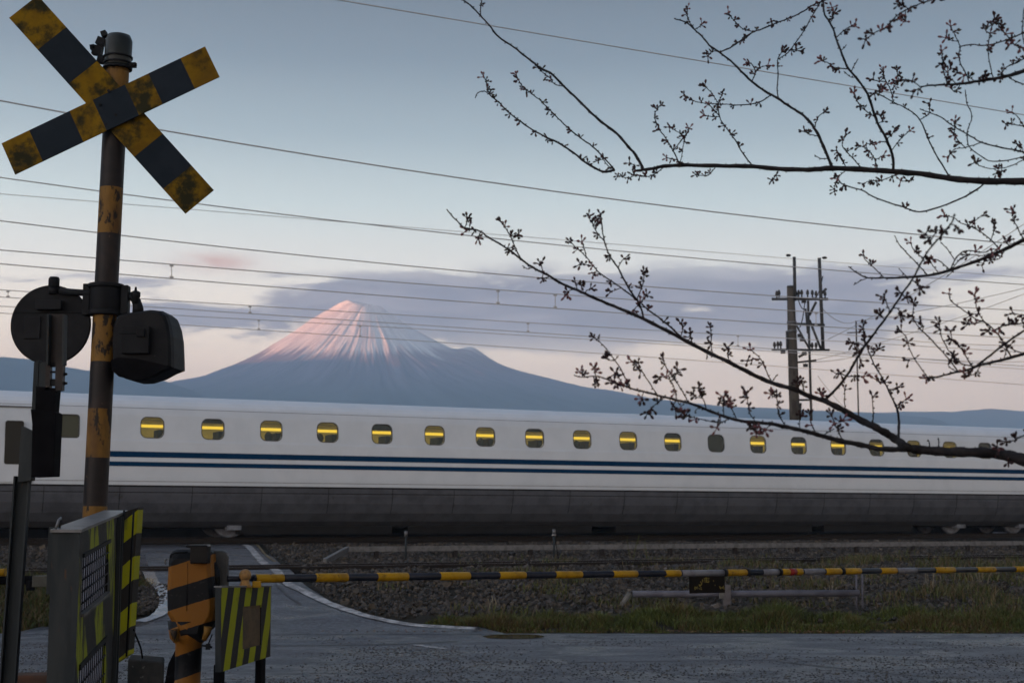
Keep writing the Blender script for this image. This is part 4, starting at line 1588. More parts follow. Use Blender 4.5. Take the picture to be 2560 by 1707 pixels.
def slab(pix, Y, depth, name, m, par, bevel=0.0):
    o_ = [at(a, b, Y) for a, b in pix]
    o = MB().prism(o_, Vector((0, depth, 0))).build(name, m, par, bevel=bevel)
    return o


bx = C1(30, 1700).x
low = MB()
# C-shaped channel: web and two flanges
p_b = [Vector((C1(16, 1707).x, YC, 0)), Vector((C1(52, 1707).x, YC, 0))]
ch = MB()
tl, tr = C1(42, 1190), C1(77, 1190)
bl_, br_ = Vector((C1(42, 1190).x - .045, YC, 0)), Vector((C1(77, 1190).x - .045, YC, 0))
ch.hexa([bl_, br_, br_ + Vector((0, .006, 0)), bl_ + Vector((0, .006, 0)), tl, tr, tr + Vector((0, .006, 0)), tl + Vector((0, .006, 0))])
for (u_, v_) in ((bl_, tl), (br_, tr)):
    ch.hexa([u_ + Vector((-.004, -.035, 0)), u_ + Vector((.004, -.035, 0)), u_ + Vector((.004, .003, 0)), u_ + Vector((-.004, .003, 0)),
             v_ + Vector((-.004, -.035, 0)), v_ + Vector((.004, -.035, 0)), v_ + Vector((.004, .003, 0)), v_ + Vector((-.004, .003, 0))])
ch.build('channel', M_STEEL, cpost)
slab([(44, 1205), (78, 1200), (83, 1080), (78, 1077), (53, 1065), (49, 1120)], YC - .05, .06, 'bracket_plate', M_STEEL, cpost)
slab([(77, 1192), (133, 1190), (140, 1032), (134, 1028), (76, 1022), (80, 1060)], YC - .09, .11, 'black_box', M_DARK, cpost, .004)
slab([(88, 1030), (135, 1030), (140, 970), (90, 965)], YC - .06, .08, 'black_box', M_DARK, cpost)
slab([(79, 1022), (90, 1024), (97, 900), (85, 905)], YC - .03, .05, 'side_strip', M_STEEL, cpost)
slab([(97, 985), (112, 985), (116, 905), (99, 905)], YC - .055, .05, 'channel_flange', M_STEEL, cpost)
for pix in ([(113, 975), (124, 975), (125, 905), (114, 905)], [(137, 978), (155, 975), (158, 900), (139, 900)]):
    slab(pix, YC - .06, .04, 'channel_flange', M_POLEB, cpost)
for pix in ([(122, 964), (138, 964), (138, 947), (122, 947)], [(122, 931), (138, 931), (138, 927), (122, 927)], [(122, 980), (137, 980), (137, 973), (122, 973)], [(123, 916), (139, 916), (139, 905), (123, 905)]):
    slab(pix, YC - .05, .03, 'cross_rib', M_BLACK, cpost)
slab([(116, 912), (157, 912), (158, 785), (119, 785)], YC - .045, .012, 'channel_web', M_POLEB, cpost)
for a_, b_ in ((115, 120), (154, 159)):
    slab([(a_, 912), (b_, 912), (b_ + 2, 785), (a_ + 2, 785)], YC - .09, .05, 'channel_flange', M_STEEL, cpost)
for py in (935, 958):
    q = C1(160, py, YC - .03)
    MB().tube([q - Vector((.02, 0, 0)), q + Vector((.006, 0, 0))], .010, 6).tube([q, q + Vector((.016, 0, 0))], .006, 6).build('bolt', M_BLACK, cpost)

# ------------------------------------------------------------------ big guard panel
def seg_u(A, B, px):
    """fraction along A-B (at eye height) that is seen in photo column px"""
    lo_, hi_ = 0.0, 1.0
    for _ in range(40):
        m_ = (lo_ + hi_) / 2
        p = A.lerp(B, m_)
        k = p.y * CP + (p.z - EYE) * SP
        x = CX + FPX * p.x / k
        if (x < px):
            lo_ = m_
        else:
            hi_ = m_
    return lo_


GA, GB = at(198, 1328, 6.5), at(301, 1285, 8.2)
GD = (GB - GA)
gdir = Vector((GD.x, GD.y, 0)).normalized()
glen = Vector((GD.x, GD.y, 0)).length
gn = Vector((gdir.y, -gdir.x, 0))                      # towards the road side (right)
slope = GD.z / glen
thick = 0.115
gbase = Vector((GA.x, GA.y, 0))
guard = thing('guard_panel', gbase, 'tall lime and black striped guard panel with wire mesh openings, grey steel edge', 'guard panel')
ZT = GA.z


def G(u, z, n_=0.0):
    """u metres along, z height above the near bottom reference, n_ metres out from the side face"""
    return GA + gdir * u + Vector((0, 0, z - ZT + slope * u)) + gn * n_


def gbox(u0, u1, z0, z1, n0, n1, name, m, par=guard, shear=True):
    ps = [G(u, z, n_) for z in (z0, z1) for u, n_ in ((u0, n0), (u1, n0), (u1, n1), (u0, n1))]
    return MB().hexa(ps).build(name, m, par)


def gz(px, py):
    """(u, z) on the side face of the panel seen at that pixel"""
    d = ray(px, py)
    o_ = Vector((0, 0, EYE))
    k = (GA - o_).dot(gn) / d.dot(gn)
    p = o_ + d * k
    u = (p - GA).dot(gdir)
    return u, p.z - GA.z + ZT - slope * u


def Z7(x, y):
    return x * 420 / 1410, 1240 + y * 467 / 1568


w1 = [gz(*Z7(*p)) for p in ((705, 500), (912, 385), (905, 800), (668, 1030))]
u0w, u1w = (w1[0][0] + w1[3][0]) / 2, (w1[1][0] + w1[2][0]) / 2
z1w, z0w = (w1[0][1] + w1[1][1]) / 2, (w1[2][1] + w1[3][1]) / 2
zb = 0.12
L = glen
# far side skin so the panel is a real box with a see-through opening
for n0, n1, nm in ((-0.012, 0.0, 'face_sheet'), (-thick, -thick + 0.010, 'back_sheet')):
    m_ = M_PANEL_ST if nm == 'face_sheet' else M_STEEL
    gbox(0.0, L, z1w, ZT - 0.004, n0, n1, nm, m_)
    gbox(0.0, u0w, zb, z1w, n0, n1, nm, m_)
    gbox(u1w, L, zb, z1w, n0, n1, nm, m_)
    w2t = gz(*Z7(620, 1470))[1]
    gbox(u0w, u1w, w2t + .0, z0w, n0, n1, nm, m_)
gbox(-0.004, 0.0, zb, ZT - .004, -thick, 0.0, 'end_plate', M_STEEL)
gbox(-0.02, L + 0.30, ZT - 0.003, ZT + 0.010, -thick - .008, 0.012, 'top_plate', M_GALV)
gbox(-0.012, 0.0, zb, ZT, -0.02, 0.006, 'corner_angle', M_STEEL)
# mesh
def mesh_grid(u0, u1, z0, z1, nu, nz_, n_=-0.006):
    mb = MB()
    for k in range(nu + 1):
        u = u0 + (u1 - u0) * k / nu
        mb.tube([G(u, z0, n_), G(u, z1, n_)], 0.0028, 5)
    for k in range(nz_ + 1):
        z = z0 + (z1 - z0) * k / nz_
        mb.tube([G(u0, z, n_ + .006), G(u1, z, n_ + .006)], 0.004, 5)
    mb.build('wire_mesh', M_BLACK, guard)


mesh_grid(u0w, u1w, z0w, z1w, 13, 5)
mesh_grid(u0w, u1w, zb, w2t, 13, 6)
gbox(u0w, u1w, z0w, z1w, -.016, -.012, 'backing_sheet', mat('pale_sheet', (0.34, 0.35, 0.42), (0.24, 0.25, 0.30), rough=.6, scale=6))
gbox(u0w, u1w, zb, w2t, -.016, -.012, 'backing_sheet', MATS['pale_sheet'])
gbox(u0w, u1w, z0w - .004, z0w + .012, -thick, 0.016, 'opening_sill', M_CONC)
gbox(u0w - .01, u1w + .02, z1w - .004, z1w + .014, -.02, 0.010, 'opening_rim', M_BLACK)
gbox(u0w, u1w, w2t - .02, w2t + .006, -.03, 0.008, 'opening_rim', M_BLACK)
# side stiffeners near the far end
for uu in (L * .965, L * .9):
    gbox(uu, uu + .02, zb, ZT - .01, 0.001, 0.022, 'stiffener', M_STEEL)
# the thicker end post, painted with diagonal stripes
e0, e1 = at(301, 1285, 8.2), at(346, 1280, 8.28)
ep = MB()
zt0 = at(301, 1276, 8.2).z
for_bot = [at(298, 1640, 8.2), at(322, 1640, 8.28)]
ps = [at(284, 1660, 8.2), at(321, 1636, 8.28), at(321, 1636, 8.28) + Vector((0, .12, 0)), at(284, 1660, 8.2) + Vector((0, .12, 0)),
      at(301, 1282, 8.2), at(345, 1268, 8.28), at(345, 1268, 8.28) + Vector((0, .12, 0)), at(301, 1282, 8.2) + Vector((0, .12, 0))]
ep.hexa(ps)
ep.build('end_post', M_PANEL_ST2, guard)
st2 = MB()
for px_a, px_b in ((334, 322), (310, 300)):
    st2.tube([at(px_a, 1275, 8.18), at(px_b - 6, 1640, 8.18)], .006, 5)
st2.build('edge_seam', M_BLACK, guard)
for u_ in (0.10, L - .12, L + .05):
    q = G(u_, zb, -thick / 2)
    MB().box(Vector((q.x, q.y, (q.z + .06) / 2)), (.06, .06, q.z + .06), gdir).build('leg', M_STEEL, guard)
hk = MB()
hk.tube([G(.02, ZT + .008, -thick + .01), G(.03, ZT + .05, -thick + .02), G(.10, ZT + .055, -thick + .02), G(.14, ZT + .012, -thick + .01)], .006, 6)
hk.build('lifting_ring', M_GALV, guard)
q = at(132, 1400, 6.6)
MB().box(q, (.03, .06, .30)).tube([at(127, 1402, 6.6), at(116, 1402, 6.6)], .008, 6).build('hinge', M_STEEL, guard)

# cable and concrete block
cb_ = at(365, 1700, 9.0)
blk = MB()
ps = [at(318, 1641, 9.15), at(409, 1660, 8.95), at(409, 1650, 9.25), at(330, 1636, 9.4)]
zt_ = [at(320, 1641, 9.2), at(409, 1660, 9.0), at(411, 1654, 9.25), at(326, 1637, 9.42)]
ztop = (zt_[0].z + zt_[1].z) / 2
top = [Vector((p.x, p.y, ztop + (0.01 if i_ > 1 else 0))) for i_, p in enumerate(zt_)]
bot = [Vector((p.x, p.y, 0.0)) for p in top]
blk.hexa(bot + top)
o = blk.build('concrete_block', mat('dark_concrete', (0.010, 0.011, 0.011), (0.018, 0.018, 0.017), rough=0.9, scale=9, c3=(0.08, 0.08, 0.075), s3=30, t3=(.62, .7), bump=.003), base=Vector((cb_.x, 9.15, 0)), bevel=.012)
tag(o, 'dark concrete block standing beside the striped guard panel', 'block')
o = MB().tube(smooth_path([at(333, 1573, 8.35), at(343, 1596, 8.6), at(352, 1620, 8.9), at(356, 1643, 9.15)], 4), .006, 6).build('loose_cable', M_DARK, base=at(333, 1573, 8.35))
tag(o, 'thin black cable hanging from the guard panel to the block', 'cable')

# rusty low sill at the bottom left corner
M_RUST = mat('rusty_plate', (0.075, 0.036, 0.022), (0.045, 0.028, 0.02), rough=0.85, scale=7, c3=(0.02, 0.015, 0.012), s3=22)
a_, b_ = at(-200, 1692, 7.6), at(190, 1686, 7.6)
o = MB().hexa([Vector((a_.x, 7.6, 0)), Vector((b_.x, 7.6, 0)), Vector((b_.x, 7.78, 0)), Vector((a_.x, 7.78, 0)), a_, b_, b_ + Vector((0, .18, 0)), a_ + Vector((0, .18, 0))]).build('low_sill', M_RUST, base=Vector((a_.x, 7.6, 0)), bevel=.01)
tag(o, 'rusty brown low sill at the foot of the channel post', 'sill')

# ------------------------------------------------------------------ barrier machine with its long arm
YM = 10.0


def Z3(x, y):
    return x * 760 / 2350, 1200 + y * 507 / 1568


def M(x, y, Y=YM):
    return at(*Z3(x, y), Y)


bar_t = thing('crossing_barrier', Vector((M(1460, 1400).x, YM + .12, 0)), 'orange and black striped barrier machine with a long yellow and black arm', 'crossing barrier')
outl = [(1275, 1040), (1272, 860), (1280, 700), (1290, 580), (1312, 552), (1350, 537), (1440, 535), (1560, 537), (1600, 541), (1628, 562), (1640, 760), (1655, 900), (1662, 1000), (1650, 1085), (1600, 1165), (1555, 1195), (1545, 1260), (1380, 1262), (1365, 1215), (1335, 1135), (1300, 1090)]
hb = MB()
pts_ = [M(a, b, YM) for a, b in outl]
hb.prism(pts_, Vector((0, .30, 0)), levels=[(0.0, .80), (.10, .93), (.26, 1.0), (.75, 1.0), (.92, .95), (1.0, .86)])
ho = hb.build('housing', M_ORANGE_ST, bar_t, bevel=.006)
# recessed rim along the top and centre fold
rim = MB()
rim.tube([M(1318, 600, YM - .004), M(1325, 572, YM - .004), M(1352, 560, YM - .004), M(1450, 556, YM - .004)], .007, 6)
rim.tube([M(1446, 640, YM - .002), M(1442, 1010, YM - .002)], .0035, 6)
rim.build('housing_rim', M_ORANGE_ST, ho)
MB().box(M(1550, 572, YM - .03), (.125 * .95, .12, .125)).box(M(1535, 508, YM - .02), (.15, .14, .018)).build('sensor_box', mat('box_black', (0.004, 0.004, 0.005), (0.008, 0.008, 0.008), rough=.35, spec=.1, scale=10), bar_t, bevel=.012)
MB().tube([M(1284, 650, YM + .02), M(1276, 640, YM + .02), M(1276, 615, YM + .02), M(1290, 612, YM + .02)], .006, 6).build('latch', M_GALV, ho)
# collar and pedestal
M_PED_ST = stripe_mat('pedestal_orange_stripes', (0.16, 0.068, 0.010), (0.004, 0.005, 0.007), (0.35, 0.0, -1.0), 0.36, 0.55, gs=5, gl=(0.60, 0.80), wob=0.008, offset=0.30)
pd_ = MB()
c0 = M(1462, 1195, YM + .14)
c1 = Vector((c0.x - .005, YM + .14, 0.0))
zc = c0.z
pd_.tube([Vector((c0.x, YM + .14, zc + .10)), Vector((c0.x, YM + .14, zc - .02)), Vector((c0.x, YM + .14, zc - .06)), Vector((c1.x, YM + .14, 0.05)), Vector((c1.x, YM + .14, 0.05)), Vector((c1.x, YM + .14, 0.0))],
         [.15, .13, .092, .086, .14, .14], 14)
pd_.build('pedestal', M_PED_ST, bar_t)
fl = MB()
fl.tube([M(1342, 1150), M(1350, 1200), M(1358, 1250)], [.03, .024, .016], 8)
fl.tube([M(1610, 1130), M(1600, 1180), M(1575, 1235)], [.03, .024, .016], 8)
fl.build('collar', M_POLEY, bar_t)
MB().prism([M(1365, 1290, YM + .18), M(1375, 1420, YM + .18), Vector((M(1375, 1500).x, YM + .18, 0)), Vector((M(1250, 1567).x - .06, YM + .18, 0)), M(1300, 1420, YM + .18)], Vector((0, .05, 0))).build('brace', M_DARK, bar_t)
hk = MB()
hk.tube([M(1560, 1275), M(1600, 1280), M(1640, 1290)], .008, 6)
hk.tube([M(1605, 1280), M(1640, 1190)], .005, 6).box(M(1608, 1285), (.03, .02, .04))
hk.build('hook', M_BLACK, bar_t)
# counterweight plate on the far side of the pivot
cwp = [(1618, 560), (1640, 541), (1720, 541), (1748, 556), (1760, 590), (1760, 830), (1700, 835), (1640, 800)]
MB().prism([M(a, b, YM + .16) for a, b in cwp], Vector((0, .05, 0))).build('counterweight', mat('counterweight_grey', (0.035, 0.038, 0.04), (0.055, 0.058, 0.06), rough=.5, scale=10), bar_t, bevel=.01)
MB().tube([M(1640, 640, YM + .12), M(1662, 720, YM + .12), M(1680, 820, YM + .12)], [.03, .035, .02], 8).build('pivot_link', M_BLACK, bar_t)

# arm
ARM0, ARM1 = at(560, 1446.5, 10.15), at(2560, 1422.0, 15.7)
adir = (ARM1 - ARM0).normalized()


def arm_s(px):
    lo_, hi_ = -2.0, 14.0
    for _ in range(50):
        m_ = (lo_ + hi_) / 2
        p = ARM0 + adir * m_
        k = p.y * CP + (p.z - EYE) * SP
        if CX + FPX * p.x / k < px:
            lo_ = m_
        else:
            hi_ = m_
    return lo_


M_ARMY = mat('arm_yellow', (0.30, 0.17, 0.002), (0.20, 0.11, 0.002), rough=.45, scale=9, c3=(0.02, 0.015, 0.01), s3=22, t3=(.60, .68))
M_ARMB = mat('arm_black', (0.005, 0.007, 0.013), (0.010, 0.012, 0.020), rough=.35, scale=12, c3=(0.10, 0.10, 0.11), s3=50, t3=(.70, .76))
M_ARMG = mat('arm_grey', (0.13, 0.135, 0.15), (0.09, 0.09, 0.105), rough=.4, scale=12)
M_RED = mat('red_tape', (0.16, 0.012, 0.010), rough=.4)
YB = [(638, 708), (788, 868), (942, 1019), (1099, 1173), (1247, 1312), (1387, 1453), (1531, 1591), (1661, 1699), (1814, 1869), (1953, 1972), (1988, 2004), (2062, 2101), (2110, 2150), (2200, 2239), (2336, 2385), (2441, 2486), (2537, 2580)]
GR = [(1702, 1809), (1905, 1950), (2007, 2058), (2241, 2289)]
arm = MB()
arm.tube([ARM0 + adir * .02, ARM0 + adir * arm_s(636)], .020, 12)
arm.tube([ARM0 + adir * arm_s(632), ARM0 + adir * arm_s(2900)], [.0275, .0265], 14)
ao = arm.build('arm', M_ARMB, bar_t)
for a_, b_ in YB:
    s0_, s1_ = arm_s(a_), arm_s(b_)
    rj = rnd.uniform(-.001, .002)
    MB().tube([ARM0 + adir * s0_, ARM0 + adir * (s0_ + .006), ARM0 + adir * (s1_ - .006), ARM0 + adir * s1_], [.028, .0305 + rj, .0305 + rj, .028], 14).build('yellow_sleeve', M_ARMY, ao)
for a_, b_ in GR:
    MB().tube([ARM0 + adir * arm_s(a_), ARM0 + adir * arm_s(b_)], .0288, 14).build('grey_sleeve', M_ARMG, ao)
MB().tube([ARM0 + adir * arm_s(1972), ARM0 + adir * arm_s(1988)], .032, 14).build('red_tape', M_RED, ao)
for p in (1811, 1948, 2105, 1868):
    MB().tube([ARM0 + adir * (arm_s(p) - .02), ARM0 + adir * (arm_s(p) + .02)], .034, 12).build('clamp', M_BLACK, ao)
# hanging plate with worn yellow writing
sA, sB = ARM0 + adir * arm_s(1722), ARM0 + adir * arm_s(1811)
pl_ = MB()
h_ = .155
dn = Vector((0, 0, -1))
nA = adir.cross(Vector((0, 0, 1))).normalized()
ps = [sA + dn * (h_ + .02), sB + dn * (h_ + .02), sB + dn * (h_ + .02) + nA * .006, sA + dn * (h_ + .02) + nA * .006, sA + dn * .018, sB + dn * .018, sB + dn * .018 + nA * .006, sA + dn * .018 + nA * .006]
pl_.hexa(ps)
plo = pl_.build('hanging_plate', mat('plate_black', (0.004, 0.0035, 0.003), (0.007, 0.005, 0.004), rough=.5, spec=.05, scale=20), bar_t, bevel=.004)
wl_ = (sB - sA).length
strokes = [((.14, .62), (.22, .75)), ((.14, .78), (.22, .62)), ((.13, .70), (.24, .70)), ((.26, .50), (.33, .72)), ((.27, .62), (.34, .48)), ((.25, .72), (.34, .78)), ((.30, .34), (.35, .46)), ((.36, .22), (.37, .40)),
           ((.40, .28), (.54, .26)), ((.40, .18), (.55, .16)), ((.46, .10), (.47, .36)), ((.52, .14), (.54, .36)), ((.41, .36), (.54, .38)), ((.86, .72), (.98, .70)), ((.90, .58), (.90, .80)), ((.84, .62), (.87, .78)), ((.95, .60), (.97, .80)), ((.66, .30), (.68, .33)), ((.70, .55), (.72, .57))]
mat('plate_yellow', (0.15, 0.12, 0.02), (0.04, 0.03, 0.008), rough=.6, scale=40)
wr2 = MB()
for (a0, b0), (a1, b1) in strokes:
    p0 = sA + adir * (a0 * wl_) + dn * (.02 + b0 * h_) + nA * .0069
    p1 = sA + adir * (a1 * wl_) + dn * (.02 + b1 * h_) + nA * .0069
    wr2.box((p0 + p1) / 2, ((p1 - p0).length, .0012, .011), (p1 - p0))
wr2.build('lettering', MATS['plate_yellow'], plo)

# ------------------------------------------------------------------ small striped guard beside the machine
sg = thing('small_guard', Vector((at(607, 1550, 10.25).x, 10.25, 0)), 'small lime and black striped guard with brown window and ball knob', 'guard')
A0, A1, A2, A3 = at(553, 1468, 9.75), at(677, 1466, 10.5), at(675, 1640, 10.5), at(553, 1679, 9.75)
sd = Vector((A1.x - A0.x, A1.y - A0.y, 0))
sl = sd.length
sd.normalize()
sn = Vector((sd.y, -sd.x, 0))


def S(u, w, n_=0.0):
    """u 0..1 along, w 0..1 from top to bottom"""
    t_ = A0.lerp(A1, u)
    b_ = A3.lerp(A2, u)
    return t_.lerp(b_, w) + sn * n_


def spatch(u0, u1, w0, w1, name, m, n0=0.0, n1=-.02, par=sg):
    ps = [S(u0, w1, n0), S(u1, w1, n0), S(u1, w1, n1), S(u0, w1, n1), S(u0, w0, n0), S(u1, w0, n0), S(u1, w0, n1), S(u0, w0, n1)]
    return MB().hexa(ps).build(name, m, par)


spatch(0, 1, 0, .25, 'face_sheet', M_SMALL_ST)
spatch(0, 1, .80, 1, 'face_sheet', M_SMALL_ST)
spatch(0, .42, .25, .80, 'face_sheet', M_SMALL_ST)
spatch(.80, 1, .25, .80, 'face_sheet', M_SMALL_ST)
spatch(.42, .80, .25, .80, 'window_sheet', mat('dusty_brown_sheet', (0.085, 0.062, 0.035), (0.055, 0.042, 0.028), rough=.7, scale=12), -.008, -.014)
spatch(-.01, 1.01, -.02, 0.0, 'top_plate', M_GALV, .006, -.05)
spatch(0, 1, 0.0, .06, 'back_sheet', M_STEEL, -.034, -.040)
spatch(-.012, 0.0, 0, 1, 'side_sheet', M_STEEL, .0, -.040)
spatch(1.0, 1.012, 0, 1, 'side_sheet', M_GALV, .0, -.040)
for u_ in (.08, .92):
    q = S(u_, 1.0, -.045)
    MB().box(Vector((q.x, q.y, (q.z + .04) / 2)), (.065, .05, q.z + .04), sd).build('leg', M_DARK, sg)
bk = MB()
bq = at(613, 1437, 10.15)
bk.sphere(bq, .043, 18, 12)
bk.tube([bq + Vector((0, 0, -.085)), bq + Vector((0, 0, -.06)), bq + Vector((0, 0, -.03))], [.05, .034, .028], 14)
bk.build('ball_knob', mat('knob_tan', (0.26, 0.15, 0.05), (0.18, 0.10, 0.04), rough=.5, scale=14), sg)
MB().box(at(642, 1460, 10.2), (.06, .03, .045)).build('arm_rest', M_ARMY, sg, bevel=.004)

# ------------------------------------------------------------------ opposite barrier stub at the far left
YL = 16.6
lb_ = thing('far_barrier', Vector((at(110, 1450, YL).x, YL, 0)), 'far barrier seen between the left post and guard panel, dark arm and grey box', 'crossing barrier')
MB().tube([at(-260, 1452, YL), at(86, 1449, YL)], .05, 12).build('arm', M_DARK, lb_)
MB().tube([at(-60, 1432, YL - .05), at(14, 1430, YL - .05)], .045, 12).build('yellow_sleeve', M_ARMY, lb_)
MB().box(at(112, 1452, YL), (.24, .16, .125)).build('arm_box', mat('olive_steel', (0.05, 0.052, 0.045), (0.035, 0.036, 0.03), rough=.6, scale=8), lb_, bevel=.006)
MB().tube([at(76, 1450, YL - .03), at(76, 1475, YL - .03)], .05, 8).build('pivot', M_DARK, lb_)
MB().box(Vector((at(134, 1450, YL).x, YL + .1, .42)), (.10, .10, .84)).build('post', M_STEEL, lb_)
MB().box(at(130, 1385, YL), (.05, .05, .34)).build('bracket_plate', M_STEEL, lb_)

# ------------------------------------------------------------------ low pipe rail on the verge
YR = 20.4
M_PIPE = mat('verge_pipe', (0.085, 0.088, 0.11), (0.06, 0.06, 0.078), rough=.5, scale=6, c3=(0.07, 0.06, 0.05), s3=18)
pr_ = thing('pipe_rail', Vector((at(1860, 1484, YR).x, YR, ground_h(at(1860, 1484, YR).x, YR))), 'low grey pipe rail on short posts along the grass verge', 'pipe rail')
MB().tube([at(1582, 1484, YR), at(1800, 1484, YR), at(2148, 1482, YR)], .047, 14).build('pipe', M_PIPE, pr_)
a_ = at(1575, 1482, YR - .02)
b_ = at(1548, 1535, YR - .05)
MB().tube([a_, Vector((b_.x, b_.y, ground_h(b_.x, b_.y) - .05))], [.04, .045], 10).build('end_leg', M_CONC, pr_)
for px_ in (1584, 1592):
    q = at(px_, 1490, YR + .05)
    MB().tube([q, Vector((q.x, q.y, ground_h(q.x, q.y) - .05))], .018, 8).build('stake', M_CONC, pr_)
q = at(1816, 1475, YR - .05)
MB().box(Vector((q.x, q.y, (q.z + .03 + ground_h(q.x, q.y)) / 2)), (.11, .11, q.z + .06 - ground_h(q.x, q.y) + .06)).build('middle_post', mat('old_grey_post', (0.09, 0.085, 0.09), (0.06, 0.055, 0.055), rough=.85, scale=10), pr_, bevel=.006)
q = at(1804, 1483, YR - .09)
MB().box(q, (.065, .05, .14)).build('clamp', M_CONC, pr_, bevel=.004)
for px_, yy in ((2141, 1428), (2156, 1430)):
    a_, b_ = at(px_, yy, YR), at(px_, 1484, YR)
    MB().tube([a_, b_, Vector((b_.x, b_.y, ground_h(b_.x, b_.y) - .05))], .014, 8).build('upright', M_PIPE, pr_)

# slim marker stakes on the ballast
for px_, y0_, y1_, lab in ((1015, 1327, 1400, 'slim grey marker stake in the ballast, nearer the crossing'), (1385, 1322, 1402, 'slim marker stake with white collar in the ballast')):
    g_pt = hit(px_, y1_)
    Yk = g_pt.y
    tp = at(px_, y0_, Yk)
    t_ = thing('marker_stake', g_pt, lab, 'stake', 'marker stakes beside the track')
    MB().tube([Vector((tp.x, Yk, g_pt.z - .05)), Vector((tp.x, Yk, tp.z - .10))], .022, 8).build('stake', M_STEEL, t_)
    MB().tube([Vector((tp.x, Yk, tp.z - .11)), Vector((tp.x, Yk, tp.z))], .034, 10).build('head', M_GALV, t_)
    if px_ > 1200:
        MB().tube([Vector((tp.x, Yk, tp.z - .135)), Vector((tp.x, Yk, tp.z - .105))], .046, 10).build('collar', M_LINE, t_)
        MB().tube([Vector((tp.x + .01, Yk, tp.z - .10)), Vector((tp.x + .09, Yk, g_pt.z))], .009, 6).build('cable', M_DARK, t_)

# painted kerb blocks beyond the near track
ordn = ['nearest the crossing road', 'second from the crossing road', 'third from the crossing road', 'fourth from the crossing road', 'fifth from the crossing road', 'farthest from the crossing road']
for k in range(6):
    q = hit(646 + k * 22, 1359 + k * .6)
    o = MB().box(q + Vector((0, 0, .03)), (.17, .1, .07), U).build('kerb_block', M_ARMY if k % 2 == 0 else M_CONC, base=q, bevel=.006)
    tag(o, ('yellow painted' if k % 2 == 0 else 'bare grey') + ' kerb block by the ballast, ' + ordn[k], 'kerb block', 'kerb blocks along the ballast')
# low wall added beyond the railway to darken the gap under the train
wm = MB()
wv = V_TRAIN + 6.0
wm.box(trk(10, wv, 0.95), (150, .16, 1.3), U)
o = wm.build('gap_wall', M_WALL, base=trk(10, wv, 0.3))
tag(o, 'low dark concrete wall added behind the train to darken the gap under the carriages', 'wall')
q = hit(2150, 1337)
for k, (px_, wz) in enumerate(((2418, .20), (2500, .42), (2540, .18))):
    p_ = hit(px_, 1345)
    o = MB().box(p_ + Vector((0, 0, wz * .25)), (.5 if k != 1 else .42, .25, wz * .5), U).build('equipment_case', M_BOGIE, base=p_, bevel=.01)
    tag(o, ('low bluish trackside case left of the taller one', 'tallest bluish trackside case at the right under the train', 'low bluish trackside case nearest the right edge')[k], 'trackside case')
# ------------------------------------------------------------------ ballast stones
rng = np.random.default_rng(11)


def stone_template(seed):
    r_ = np.random.default_rng(seed)
    v = np.array([(x, y, z) for x in (-1, 1) for y in (-1, 1) for z in (-1, 1)], float)
    v *= r_.uniform(.55, 1.0, (8, 3))
    f = np.array([(0, 1, 3, 2), (4, 6, 7, 5), (0, 4, 5, 1), (2, 3, 7, 6), (0, 2, 6, 4), (1, 5, 7, 3)])
    return v, f


TPL = [stone_template(i_) for i_ in range(8)]


def stones(points, sizes, seed):
    r_ = np.random.default_rng(seed)
    V_, F_, C_ = [], [], []
    n = len(points)
    for ti in range(8):
        sel = np.arange(ti, n, 8)
        if len(sel) == 0:
            continue
        tv, tf = TPL[ti]
        m_ = len(sel)
        # random rotations
        q = r_.normal(size=(m_, 4))
        q /= np.linalg.norm(q, axis=1, keepdims=True)
        w, x, y, z = q.T
        Rm = np.stack([1 - 2 * (y * y + z * z), 2 * (x * y - z * w), 2 * (x * z + y * w), 2 * (x * y + z * w), 1 - 2 * (x * x + z * z), 2 * (y * z - x * w), 2 * (x * z - y * w), 2 * (y * z + x * w), 1 - 2 * (x * x + y * y)], -1).reshape(m_, 3, 3)
        sc = sizes[sel][:, None] * r_.uniform(.6, 1.15, (m_, 3)) * .5
        vv_ = np.einsum('mij,mkj->mki', Rm, tv[None] * sc[:, None, :]) + points[sel][:, None, :]
        base_ = sum(len(a) for a in V_)
        V_.append(vv_.reshape(-1, 3))
        F_.append((tf[None] + (np.arange(m_) * 8)[:, None, None] + base_).reshape(-1, 4))
        t_ = r_.uniform(0, 1, m_)
        g = 0.012 + 0.040 * r_.uniform(0, 1, m_) ** 2.2
        c = np.stack([g * (1.05 + .5 * t_), g * (1 + .18 * t_), g * (1.02 - .28 * t_)], -1)
        light = r_.uniform(0, 1, m_) > .975
        c[light] *= 2.2
        C_.append(np.repeat(c, 8, axis=0))
    return np.concatenate(V_), np.concatenate(F_), np.concatenate(C_)


pts_, szs = [], []
N_ST = 62000
while len(pts_) < N_ST:
    x = rng.uniform(-12.5, 17.5)
    y = rng.uniform(ROAD_EDGE + .3, 41.0)
    if abs(x / y) > 0.40:
        continue
    v = vof(x, y)
    if v > V_TRAIN + 1.2:
        continue
    d1, d2 = y - ROAD_EDGE, max(0, V_NEAR - .7 - v)
    t_ = d1 / (d1 + d2 + 1e-6)
    # thin out towards the road where grass takes over (more at the right)
    if x > -4.6:
        keep = sm((d1 - (0.35 if x < -2.2 else 1.1) + .35 * mnoise.noise(Vector((x * 1.3, y * 1.3, 0)))) / 0.7)
        if x > 0:
            keep *= .35 + .65 * sm((t_ - .25) / .3)
    else:
        keep = sm((d1 - 1.2) / .8)
    if rng.uniform() > keep:
        continue
    if in_cross(x, y) or in_cross(x + .12, y) or in_cross(x - .12, y):
        continue
    near_k = 24.0 / max(18, y)
    if rng.uniform() > min(1, near_k ** 1.0 + .15):
        continue
    pts_.append((x, y, ground_h(x, y) + mound(x, y) + rng.uniform(-.012, .035)))
    szs.append(rng.uniform(.03, .075) * (1.7 if rng.uniform() > .93 else 1))
